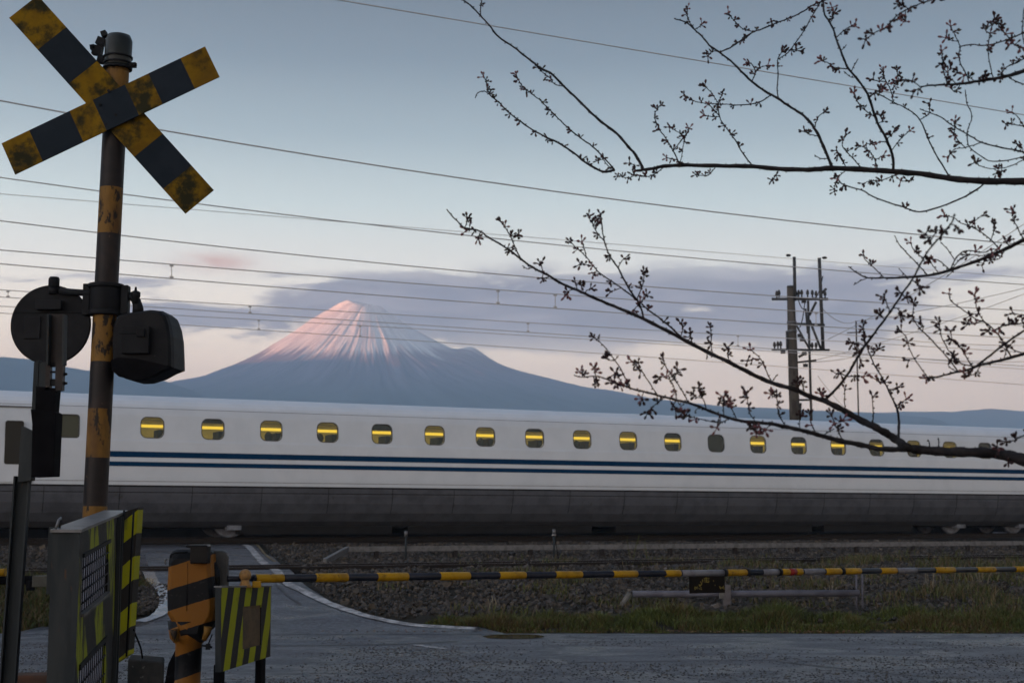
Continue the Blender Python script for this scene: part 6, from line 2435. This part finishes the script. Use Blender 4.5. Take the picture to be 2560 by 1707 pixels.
B('C7', '2', [(2352, 1040), (2330, 1000), (2310, 990)], (2.2, 1.8), 0, 'C', 0, buds=2)
B('C8', '2', [(2150, 1155), (2180, 1180), (2200, 1170)], (2.2, 1.8), 0, 'C4', 0, buds=2)
# top hanging twigs
B('T1', '2', [(1960, -60), (1760, -10), (1640, 30), (1560, 60), (1460, 130), (1400, 200), (1340, 220), (1270, 270)], (3.4, 2.2), 4.2, dY=-.1, buds=1.1)
B('T2', '2', [(1560, 60), (1530, 40), (1500, 30)], (2.2, 1.8), 0, 'T1', 0, buds=2)
B('T3', '2', [(1540, 80), (1545, 130), (1530, 150)], (2.2, 1.8), 0, 'T1', 0, buds=1)
# D: middle right bough
B('D', '4', [(2720, 170), (2500, 250), (2325, 325), (2200, 385), (2050, 450), (1900, 505), (1750, 550), (1600, 572), (1480, 578), (1380, 580), (1270, 580), (1200, 550), (1140, 505)], (11, 2), 4.3, dY=.35, to_trunk=1.95, buds=0)
B('D1', '4', [(1270, 582), (1210, 605), (1175, 628)], (2.2, 1.8), 0, 'D', 0, buds=0, tipbud=False)
B('D2', '4', [(1370, 578), (1310, 510), (1250, 455), (1240, 425)], (2.4, 1.8), 0, 'D', .05, buds=.5)
B('D3', '4', [(1530, 572), (1500, 540), (1480, 515)], (2.2, 1.7), 0, 'D', 0, buds=0)
B('D4', '4', [(1690, 558), (1600, 480), (1520, 400), (1480, 350), (1450, 295)], (2.8, 1.8), 0, 'D', .1, buds=0, tipbud=False)
B('D5', '4', [(1830, 525), (1740, 460), (1640, 440), (1580, 390), (1560, 345)], (2.8, 1.8), 0, 'D', .1, buds=.7)
B('D6', '4', [(1820, 528), (1870, 440), (1940, 395), (2050, 410), (2100, 390), (2150, 385)], (2.8, 2.4), 0, 'D', -.1, buds=.2)
B('D7', '4', [(1840, 520), (1900, 450), (1960, 425), (2040, 430), (2110, 410)], (2.4, 2), 0, 'D', -.2, buds=.3)
B('D8', '4', [(2165, 395), (2100, 320), (2000, 250), (1900, 210), (1850, 175), (1790, 160)], (3, 1.8), 0, 'D', .1, buds=.6)
B('D8b', '4', [(2110, 320), (2120, 270), (2125, 230)], (2.2, 1.8), 0, 'D8', 0, buds=1.6)
B('D8c', '4', [(1990, 250), (1990, 200), (2045, 160)], (2.2, 1.8), 0, 'D8', 0, buds=1.6)
B('D9', '4', [(2340, 320), (2280, 240), (2250, 180), (2250, 120)], (2.8, 1.8), 0, 'D', .1, buds=1)
B('D10', '4', [(1870, 470), (1810, 390), (1760, 340)], (2.2, 1.8), 0, 'D6', 0, buds=0, tipbud=False)
B('D11', '4', [(2200, 400), (2160, 450), (2100, 460)], (2.2, 1.8), 0, 'D', -.05, buds=1.6)
B('D12', '4', [(2230, 385), (2210, 340), (2230, 320)], (2.2, 1.8), 0, 'D', -.05, buds=1.8)
B('D13', '4', [(1750, 552), (1710, 500), (1690, 470)], (2.2, 1.8), 0, 'D', 0, buds=.8)
B('D14', '4', [(1800, 540), (1850, 530), (1800, 575)], (2.2, 1.6), 0, 'D', 0, buds=0, tipbud=False)
B('D15', '4', [(2080, 460), (2050, 480), (2040, 495)], (2.2, 1.6), 0, 'D', 0, buds=2)
# G: long lower diagonal (root at right) and H: the lowest bough
B('G', '8', [(2800, 800), (2500, 690), (2195, 585), (2050, 545), (1900, 520), (1650, 510), (1400, 500), (1150, 485), (1040, 455), (960, 400), (870, 340), (750, 270), (600, 200), (450, 110), (302, 35), (230, -5)], (30, 11), 4.35, dY=.25, to_trunk=1.25, buds=0, tipbud=False)
B('G0', '4', [(975, 1415), (880, 1380), (750, 1325), (620, 1290), (480, 1225), (330, 1150), (180, 1080), (0, 985), (-140, 910), (-330, 820)], (11, 7.5), 0, 'G', .15, buds=0, tipbud=False)
B('G00', '3', [(1450, 900), (1320, 840), (1180, 780), (1070, 730), (960, 680), (860, 620), (760, 570), (640, 480), (540, 410), (430, 345), (350, 290), (250, 270), (180, 210), (110, 130)], (7.5, 2.4), 0, 'G0', .15, buds=0)
B('Gt', '3', [(350, 290), (300, 280), (260, 290)], (2.2, 1.8), 0, 'G00', 0, buds=2.4)
B('Gt2', '3', [(250, 270), (260, 230), (265, 200)], (2.2, 1.8), 0, 'G00', 0, buds=1.6)
B('Gt3', '3', [(370, 310), (350, 330), (345, 350)], (2.2, 1.8), 0, 'G00', 0, buds=1.6)
B('G1', '3', [(1620, 975), (1560, 840), (1480, 720), (1400, 570), (1340, 480), (1300, 370), (1280, 250), (1270, 170)], (4.6, 2.4), 0, 'G0', -.2, buds=.28)
B('G1b', '3', [(1290, 360), (1240, 300), (1210, 240), (1180, 180)], (2.6, 1.9), 0, 'G1', -.05, buds=1.3)
B('G1c', '3', [(1405, 560), (1440, 510), (1460, 505)], (2.2, 1.8), 0, 'G1', 0, buds=.8)
B('G1d', '3', [(1550, 800), (1590, 700), (1600, 610)], (2.6, 1.8), 0, 'G1', -.05, buds=1.3)
B('G1e', '3', [(1560, 830), (1600, 800), (1620, 780)], (2.2, 1.8), 0, 'G1', 0, buds=1.6)
B('G1f', '3', [(1270, 180), (1250, 200), (1235, 215)], (2.2, 1.8), 0, 'G1', 0, buds=2)
B('G2', '3', [(1540, 800), (1450, 740), (1350, 670), (1250, 600), (1180, 510), (1120, 450), (1045, 380)], (3.4, 1.9), 0, 'G1', .1, buds=.5)
B('G2b', '3', [(1260, 605), (1235, 600), (1215, 612)], (2, 1.7), 0, 'G2', 0, buds=1)
B('G2c', '3', [(1200, 550), (1165, 550), (1120, 545)], (2, 1.7), 0, 'G2', 0, buds=1.6)
B('G2d', '3', [(1170, 490), (1150, 430), (1130, 380)], (2.2, 1.7), 0, 'G2', 0, buds=1.2)
B('G2e', '3', [(1420, 735), (1380, 740), (1350, 750)], (2, 1.7), 0, 'G2', 0, buds=1)
B('G3', '3', [(2010, 1170), (1890, 1100), (1800, 1020), (1700, 940), (1610, 870), (1570, 830)], (4.4, 2.8), 0, 'G0', .1, buds=.35)
B('G3b', '3', [(1600, 870), (1550, 860), (1510, 900)], (2.2, 1.8), 0, 'G3', 0, buds=1.6)
B('G4', '3', [(670, 490), (620, 400), (580, 310), (520, 225)], (3, 2.2), 0, 'G00', -.1, buds=1.1)
B('G4b', '3', [(600, 360), (630, 340), (650, 320)], (2.2, 1.8), 0, 'G4', 0, buds=1.6)
B('G5', '3', [(770, 575), (720, 578), (680, 555)], (2.2, 1.7), 0, 'G00', 0, buds=0, tipbud=False)
B('G5b', '3', [(835, 595), (825, 560), (820, 540)], (2.2, 1.8), 0, 'G00', 0, buds=1)
B('G5c', '3', [(880, 630), (850, 650), (830, 650)], (2.2, 1.8), 0, 'G00', 0, buds=1.6)
B('G5d', '3', [(1100, 740), (1040, 740), (1020, 770)], (2.2, 1.8), 0, 'G00', 0, buds=1.4)
B('G5e', '3', [(1090, 735), (1085, 690), (1120, 700)], (2.2, 1.8), 0, 'G00', 0, buds=2)
B('G5f', '3', [(1150, 770), (1170, 740), (1195, 730)], (2.2, 1.8), 0, 'G00', 0, buds=1)
B('G5g', '3', [(580, 435), (565, 420), (590, 445)], (2.2, 1.8), 0, 'G00', 0, buds=2)
B('G6', '7', [(1265, 285), (1270, 200), (1270, 120), (1262, 60)], (2.4, 1.8), 0, 'G0', -.05, buds=.9)
B('G6b', '7', [(1410, 345), (1410, 290), (1405, 235)], (2.4, 1.8), 0, 'G0', -.05, buds=1.6)
B('G6c', '7', [(1805, 510), (1720, 400), (1690, 335), (1640, 280), (1600, 250)], (2.6, 1.8), 0, 'G0', -.1, buds=.5)
B('G6d', '7', [(1690, 340), (1640, 325), (1575, 340)], (2.2, 1.7), 0, 'G6c', 0, buds=1.2)
B('G6e', '7', [(1125, 205), (1100, 160), (1092, 110)], (2.2, 1.8), 0, 'G0', 0, buds=.9)
B('G6f', '7', [(1025, 160), (1030, 90), (1020, 30)], (2.2, 1.8), 0, 'G0', 0, buds=.9)
B('G6g', '7', [(1240, 300), (1235, 320), (1230, 325)], (2.2, 1.8), 0, 'G0', 0, buds=0)
B('G6h', '7', [(1810, 500), (1815, 470), (1830, 460)], (2.2, 1.8), 0, 'G0', 0, buds=0, tipbud=False)
B('G6i', '7', [(2070, 600), (2040, 560), (2030, 510)], (2.4, 1.8), 0, 'G0', -.05, buds=1.6)
B('G6j', '7', [(2030, 580), (1990, 545), (1985, 520)], (2.4, 1.8), 0, 'G0', -.05, buds=1.6)
B('G6k', '7', [(2230, 670), (2200, 640), (2190, 620)], (2.4, 1.8), 0, 'G0', -.05, buds=2)
B('G7', '8', [(985, 385), (970, 220), (950, 80), (920, 20)], (6, 4.4), 0, 'G', .1, buds=0, tipbud=False)
B('G7b', '4', [(1472, 1450), (1410, 1340), (1350, 1230), (1300, 1140), (1270, 1060), (1250, 1010)], (4, 2.4), 0, 'G7', .1, buds=.7)
B('G7c', '4', [(1470, 1450), (1500, 1420), (1530, 1400)], (2.4, 1.8), 0, 'G7', .05, buds=2)
B('G7d', '4', [(1410, 1340), (1440, 1330), (1470, 1320)], (2.2, 1.8), 0, 'G7b', .05, buds=1.6)
B('G7e', '4', [(1380, 1290), (1350, 1290), (1330, 1270)], (2.2, 1.8), 0, 'G7b', .05, buds=1.8)
B('G7f', '4', [(1290, 1120), (1320, 1080), (1340, 1060)], (2.2, 1.8), 0, 'G7b', .05, buds=1.8)
B('G8', '8', [(718, 250), (716, 150), (715, 60), (712, -30)], (2.6, 2), 0, 'G', -.05, buds=.2)
B('G9', '4', [(1115, 1480), (1112, 1400), (1115, 1335)], (2, 1.7), 0, 'G0', .05, buds=.3)
# E: blurred shoot rising right
B('E', '4', [(1015, 1425), (1100, 1280), (1180, 1150), (1250, 1040), (1340, 920), (1420, 810), (1500, 690), (1570, 590), (1640, 460), (1700, 370), (1780, 280), (1840, 200), (1855, 150)], (6.2, 3), 0, 'G0', -1.1, buds=0)
B('E1', '4', [(1500, 690), (1490, 680), (1530, 715)], (3, 2.2), 0, 'E', 0, buds=1.6)
B('E2', '4', [(1420, 810), (1400, 760), (1380, 710)], (3, 2.2), 0, 'E', 0, buds=1.2)
B('E3', '4', [(1390, 850), (1360, 835), (1345, 830)], (3, 2.2), 0, 'E', 0, buds=2)
B('E4', '4', [(1440, 800), (1475, 790), (1485, 830)], (3, 2.2), 0, 'E', 0, buds=1)
B('E5', '4', [(1580, 590), (1600, 620), (1620, 650)], (3, 2.2), 0, 'E', 0, buds=1.4)
B('E6', '4', [(1700, 370), (1690, 320), (1660, 285)], (3, 2.2), 0, 'E', 0, buds=1.2)
B('E7', '4', [(1690, 330), (1740, 260), (1765, 265)], (3, 2.2), 0, 'E6', 0, buds=1.6)
B('E8', '4', [(1830, 210), (1860, 225), (1865, 235)], (3, 2.2), 0, 'E', 0, buds=1.4)
B('E9', '4', [(1250, 1045), (1210, 1080), (1220, 1140)], (3, 2.2), 0, 'E', 0, buds=1.2)
B('E10', '4', [(1130, 1235), (1090, 1225), (1060, 1230)], (3, 2.2), 0, 'E', 0, buds=1.6)
B('E11', '4', [(1140, 1240), (1200, 1240), (1235, 1250)], (3, 2.2), 0, 'E', 0, buds=1.2)
B('E12', '4', [(1240, 1040), (1190, 1020), (1160, 1020)], (3, 2.2), 0, 'E', 0, buds=1.6)
B('E13', '4', [(1260, 1030), (1240, 960), (1240, 900)], (3, 2.2), 0, 'E', 0, buds=1.8)
# F: right lower bough
B('F', '4', [(2720, 990), (2500, 1050), (2352, 1085), (2240, 1118), (2140, 1143), (2030, 1170), (1930, 1205), (1830, 1225), (1740, 1250), (1620, 1257)], (9.5, 3.2), 4.15, dY=.1, to_trunk=1.65, buds=0)
B('F0', '4', [(1740, 1250), (1700, 1250), (1660, 1255)], (2.6, 2), 0, 'F', 0, buds=2.4)
B('F1', '4', [(2000, 1175), (2100, 1100), (2230, 1000), (2352, 920), (2500, 840)], (5, 4.6), 0, 'F', -.1, buds=0, tipbud=False)
B('F2', '4', [(1670, 1252), (1600, 1150), (1550, 1060), (1530, 980), (1495, 945)], (2.6, 1.9), 0, 'F', .05, buds=.25)
B('F2b', '4', [(1590, 1130), (1560, 1130), (1545, 1135)], (2.2, 1.7), 0, 'F2', 0, buds=1.2)
B('F2c', '4', [(1590, 1130), (1605, 1110), (1618, 1100)], (2.2, 1.7), 0, 'F2', 0, buds=0)
B('F3', '4', [(1880, 1212), (1800, 1110), (1710, 1010), (1640, 940), (1590, 880), (1575, 830), (1580, 755)], (3.2, 2), 0, 'F', .1, buds=.12)
B('F3b', '4', [(1640, 940), (1640, 900), (1625, 880)], (2.2, 1.8), 0, 'F3', 0, buds=1.6)
B('F4', '4', [(1990, 1175), (1900, 1160), (1830, 1090), (1770, 980), (1750, 890)], (3, 2), 0, 'F', -.1, buds=.5)
B('F4b', '4', [(1980, 1168), (1900, 1060), (1840, 1000), (1830, 940)], (2.8, 2), 0, 'F', -.15, buds=1)
B('F4c', '4', [(1900, 1160), (1870, 1120), (1840, 1110)], (2.4, 1.8), 0, 'F4', 0, buds=1.8)
B('F5', '4', [(2230, 1115), (2150, 960), (2060, 880), (2000, 860), (1920, 800), (1830, 735), (1818, 688)], (3.2, 2), 0, 'F', .1, buds=.15)
B('F5b', '4', [(2060, 880), (2010, 800), (1990, 700)], (2.6, 2), 0, 'F5', 0, buds=1.5)
B('F5c', '4', [(2040, 870), (1990, 890), (1950, 890)], (2.6, 2), 0, 'F5', 0, buds=2)
B('F6', '4', [(2120, 925), (2200, 900), (2290, 890), (2400, 860)], (3.6, 3), 0, 'F5', 0, buds=1.8)
B('F6b', '4', [(2320, 1095), (2210, 1040), (2150, 960)], (2.4, 2), 0, 'F', 0, buds=.4)
B('F6c', '4', [(2150, 960), (2100, 930), (2080, 940)], (2.4, 2), 0, 'F5', 0, buds=2)
B('F7', '4', [(2040, 1175), (2000, 1220), (1950, 1240), (1920, 1225)], (2.4, 1.8), 0, 'F', 0, buds=.9)
B('F8', '4', [(2420, 800), (2330, 830), (2250, 820)], (2.8, 2), 4.1, dY=0, buds=2)
B('F9', '4', [(1880, 1215), (1830, 1190), (1815, 1175)], (2.2, 1.8), 0, 'F', 0, buds=0)
B('F10', '4', [(2200, 1130), (2210, 1050), (2230, 1035)], (2.2, 1.8), 0, 'F', 0, buds=1)
# H
B('H', '8', [(1100, 478), (1000, 480), (800, 480), (650, 450), (500, 420), (392, 400), (250, 360), (130, 325), (0, 290), (-130, 262), (-300, 230)], (13, 8.5), 0, 'G', -.35, buds=0, tipbud=False)
B('H0', '7', [(1790, 885), (1600, 855), (1450, 830), (1320, 790), (1200, 740), (1080, 695), (950, 665), (820, 630), (700, 600), (590, 570), (480, 530), (380, 490), (280, 470), (180, 480), (115, 460)], (8, 2), 0, 'H', .15, buds=0)
B('H0a', '7', [(620, 575), (560, 560), (500, 545), (450, 520)], (2.4, 1.8), 0, 'H0', -.03, buds=2.4)
B('H0b', '7', [(300, 472), (290, 430), (285, 400)], (2, 1.7), 0, 'H0', 0, buds=1.6)
B('H0c', '7', [(310, 475), (290, 510), (295, 530)], (2, 1.7), 0, 'H0', 0, buds=1.6)
B('H0d', '7', [(240, 475), (200, 470), (170, 440)], (2, 1.7), 0, 'H0', 0, buds=2)
B('H1', '7', [(605, 560), (510, 410), (440, 310), (390, 240), (340, 190), (285, 145)], (2.8, 1.8), 0, 'H0', .1, buds=.3)
B('H1b', '7', [(460, 340), (425, 340), (405, 330)], (2, 1.7), 0, 'H1', 0, buds=1)
B('H1c', '7', [(450, 330), (475, 320), (488, 298)], (2, 1.7), 0, 'H1', 0, buds=0)
B('H1d', '7', [(540, 550), (500, 490), (465, 450)], (2.2, 1.7), 0, 'H0', 0, buds=1.8)
B('H2', '7', [(830, 630), (740, 510), (680, 420), (640, 380), (605, 350)], (2.6, 1.8), 0, 'H0', .1, buds=.5)
B('H2b', '7', [(670, 410), (660, 380), (655, 355)], (2, 1.7), 0, 'H2', 0, buds=1)
B('H3', '7', [(985, 665), (970, 600), (930, 510), (880, 480), (840, 480)], (2.6, 1.8), 0, 'H0', .05, buds=1.2)
B('H3b', '7', [(1095, 700), (1030, 600), (960, 500), (900, 410), (870, 340)], (2.8, 1.8), 0, 'H0', .1, buds=.4)
B('H3c', '7', [(940, 500), (970, 460), (985, 420)], (2.2, 1.7), 0, 'H3b', 0, buds=1.6)
B('H4', '7', [(1225, 745), (1200, 660), (1175, 620), (1165, 570)], (2.4, 1.8), 0, 'H0', 0, buds=1)
B('H4d', '7', [(1195, 645), (1150, 650), (1120, 625)], (2.2, 1.7), 0, 'H4', 0, buds=1.4)
B('H4b', '7', [(1475, 825), (1440, 740), (1400, 700), (1430, 680)], (2.4, 1.8), 0, 'H0', 0, buds=1.2)
B('H4c', '7', [(1375, 800), (1370, 740), (1375, 650)], (2.4, 1.8), 0, 'H0', 0, buds=1.4)
B('H4e', '7', [(1370, 720), (1340, 690), (1345, 680)], (2.2, 1.7), 0, 'H4c', 0, buds=1.8)
B('H5', '7', [(1625, 855), (1590, 780), (1580, 700), (1570, 610)], (2.4, 1.8), 0, 'H0', 0, buds=.8)
B('H5b', '7', [(1890, 900), (1850, 820), (1830, 740), (1820, 640)], (2.4, 1.8), 0, 'H', 0, buds=.8)
B('H5e', '7', [(1825, 660), (1790, 640), (1775, 620)], (2.2, 1.7), 0, 'H5b', 0, buds=1.4)
B('H5c', '7', [(2140, 965), (2115, 880), (2100, 790)], (2.4, 1.8), 0, 'H', 0, buds=1)
B('H5d', '7', [(2005, 935), (2010, 870), (2020, 800)], (2.4, 1.8), 0, 'H', 0, buds=.7)
B('H6', '7', [(1425, 830), (1380, 850), (1300, 855), (1200, 835), (1130, 820), (1050, 800)], (2.6, 1.9), 0, 'H0', -.1, buds=.8)
B('H6b', '7', [(1355, 835), (1340, 870), (1320, 905)], (2, 1.6), 0, 'H0', -.05, buds=.3)
B('H6c', '7', [(890, 655), (840, 680), (780, 725), (740, 770)], (2.2, 1.7), 0, 'H0', -.05, buds=.8)
B('H6d', '7', [(920, 680), (950, 720), (970, 750)], (2.2, 1.7), 0, 'H0', -.05, buds=1.2)
B('H6e', '7', [(985, 690), (1015, 718), (1038, 705)], (2, 1.6), 0, 'H0', 0, buds=0, tipbud=False)
B('H6f', '7', [(700, 600), (690, 640), (690, 665)], (2, 1.6), 0, 'H0', 0, buds=1.6)
B('H6g', '7', [(1110, 820), (1080, 800), (1030, 780)], (2, 1.6), 0, 'H6', 0, buds=2)
B('H6h', '7', [(1620, 860), (1640, 900), (1640, 940)], (2.2, 1.7), 0, 'H0', -.05, buds=2)
B('H6i', '7', [(1780, 890), (1720, 915), (1680, 900)], (2.2, 1.7), 0, 'H0', -.05, buds=1.6)
B('H6j', '7', [(1600, 865), (1590, 900), (1600, 890)], (2.2, 1.7), 0, 'H0', -.05, buds=2)
B('H6k', '7', [(1160, 740), (1140, 760), (1135, 780)], (2, 1.6), 0, 'H0', 0, buds=0)
B('H7', '8', [(415, 405), (370, 290), (340, 230), (310, 150)], (2.6, 1.9), 0, 'H', -.05, buds=1)
B('H7b', '8', [(225, 355), (280, 310), (335, 280)], (2.2, 1.8), 0, 'H', -.05, buds=0, tipbud=False)
B('H7c', '8', [(350, 250), (390, 210), (420, 200)], (2.2, 1.8), 0, 'H7', 0, buds=1.8)
B('H8', '8', [(1900, 520), (1905, 480), (1930, 455)], (2.6, 1.8), 0, 'G', -.05, buds=1)
B('H8b', '8', [(2040, 550), (2040, 590), (2040, 610)], (2.4, 1.8), 0, 'G', -.05, buds=1)
B('H9', '8', [(2450, 230), (2195, 345), (2100, 392), (2030, 408)], (3.6, 2), 4.0, dY=0, buds=.7)
B('G10', '8', [(1365, 495), (1360, 430), (1355, 370)], (2, 1.7), 0, 'G', -.05, buds=0)
B('G11', '8', [(1280, 480), (1270, 430), (1255, 385)], (2, 1.7), 0, 'G', -.05, buds=0, tipbud=False)
print('branches', len(BR), 'bud spots', len(BUDS))

# bud cluster meshes
M_BUDP = mat('opening_bud', (0.11, 0.045, 0.050), (0.20, 0.10, 0.11), rough=0.7, scale=25, c3=(0.03, 0.015, 0.012), s3=40, t3=(0.5, 0.6))


def bud_mesh(seed):
    r3 = random.Random(seed)
    mb = MB()
    nb = r3.choice((3, 3, 4, 4, 5))
    for k in range(nb):
        a_ = 2 * math.pi * (k + r3.uniform(-.3, .3)) / nb
        el_ = r3.uniform(.15, 1.25)
        d = Vector((math.cos(a_) * math.cos(el_), math.sin(a_) * math.cos(el_), math.sin(el_)))
        L_ = r3.uniform(.005, .0115)
        mb.tube([Vector(), d * L_], [.0014, .0012], 4, caps=False)
        ln, wd = r3.uniform(.0085, .0125), r3.uniform(.0026, .0036)
        mb.tube([d * L_, d * (L_ + ln * .25), d * (L_ + ln * .6), d * (L_ + ln * .9), d * (L_ + ln)], [.0012, wd * .85, wd, wd * .6, .0005], 6)
    mb.tube([Vector((0, 0, -.003)), Vector((0, 0, .003))], [.0028, .0022], 5)
    me = bpy.data.meshes.new('bud_cluster')
    me.from_pydata(mb.v, [], mb.f)
    me.materials.append(M_BUD if seed % 4 else M_BUDP)
    me.polygons.foreach_set('use_smooth', [True] * len(mb.f))
    me.update()
    return me


BM = [bud_mesh(s_) for s_ in range(14)]
r4 = random.Random(21)
# the 300 that show largest (nearest the camera and inside the view) are parts of their own
vis_b = []
for p, d, o_, s_, q in BUDS:
    u = px_of(p)
    if -60 < u[0] < 2640 and -60 < u[1] < 1300:
        vis_b.append((p, d, o_, s_, q))
r4.shuffle(vis_b)
vis_b.sort(key=lambda b: -(b[3] / b[0].y) - (1 if b[4] == -1 else 0))
print('visible bud clusters', len(vis_b))
rest = MB()
for n_, (p, d, o_, s_, q) in enumerate(vis_b):
    if q == -1:
        ax = d
    else:
        s1 = d.cross(Vector((0, 1, 0))).normalized() * (1 if q > .45 else -1)
        ax = (s1 * 1.0 + d * r4.uniform(0, .6) + Vector((0, r4.uniform(-.5, .5), 0)) + Vector((0, 0, .25))).normalized()
    rot = ax.to_track_quat('Z', 'Y').to_matrix().to_4x4() @ Matrix.Rotation(r4.uniform(0, 6.28), 4, 'Z')
    sc_ = s_ * 1.32
    me = BM[r4.randrange(len(BM))]
    mtx = Matrix.Translation(p - ROOTS[tree.name]) @ rot @ Matrix.Scale(sc_, 4)
    if n_ < 298:
        b_ = bpy.data.objects.new('bud_cluster', me)
        COL.objects.link(b_)
        b_.parent = o_
        b_.matrix_local = mtx
    else:
        w_ = Matrix.Translation(p) @ rot @ Matrix.Scale(sc_, 4)
        rest.add([w_ @ v.co for v in me.vertices], [tuple(f.vertices) for f in me.polygons], 0, True)
if rest.v:
    o_ = rest.build('bud_cluster', M_BUD, tree)
    o_['kind'] = 'stuff'
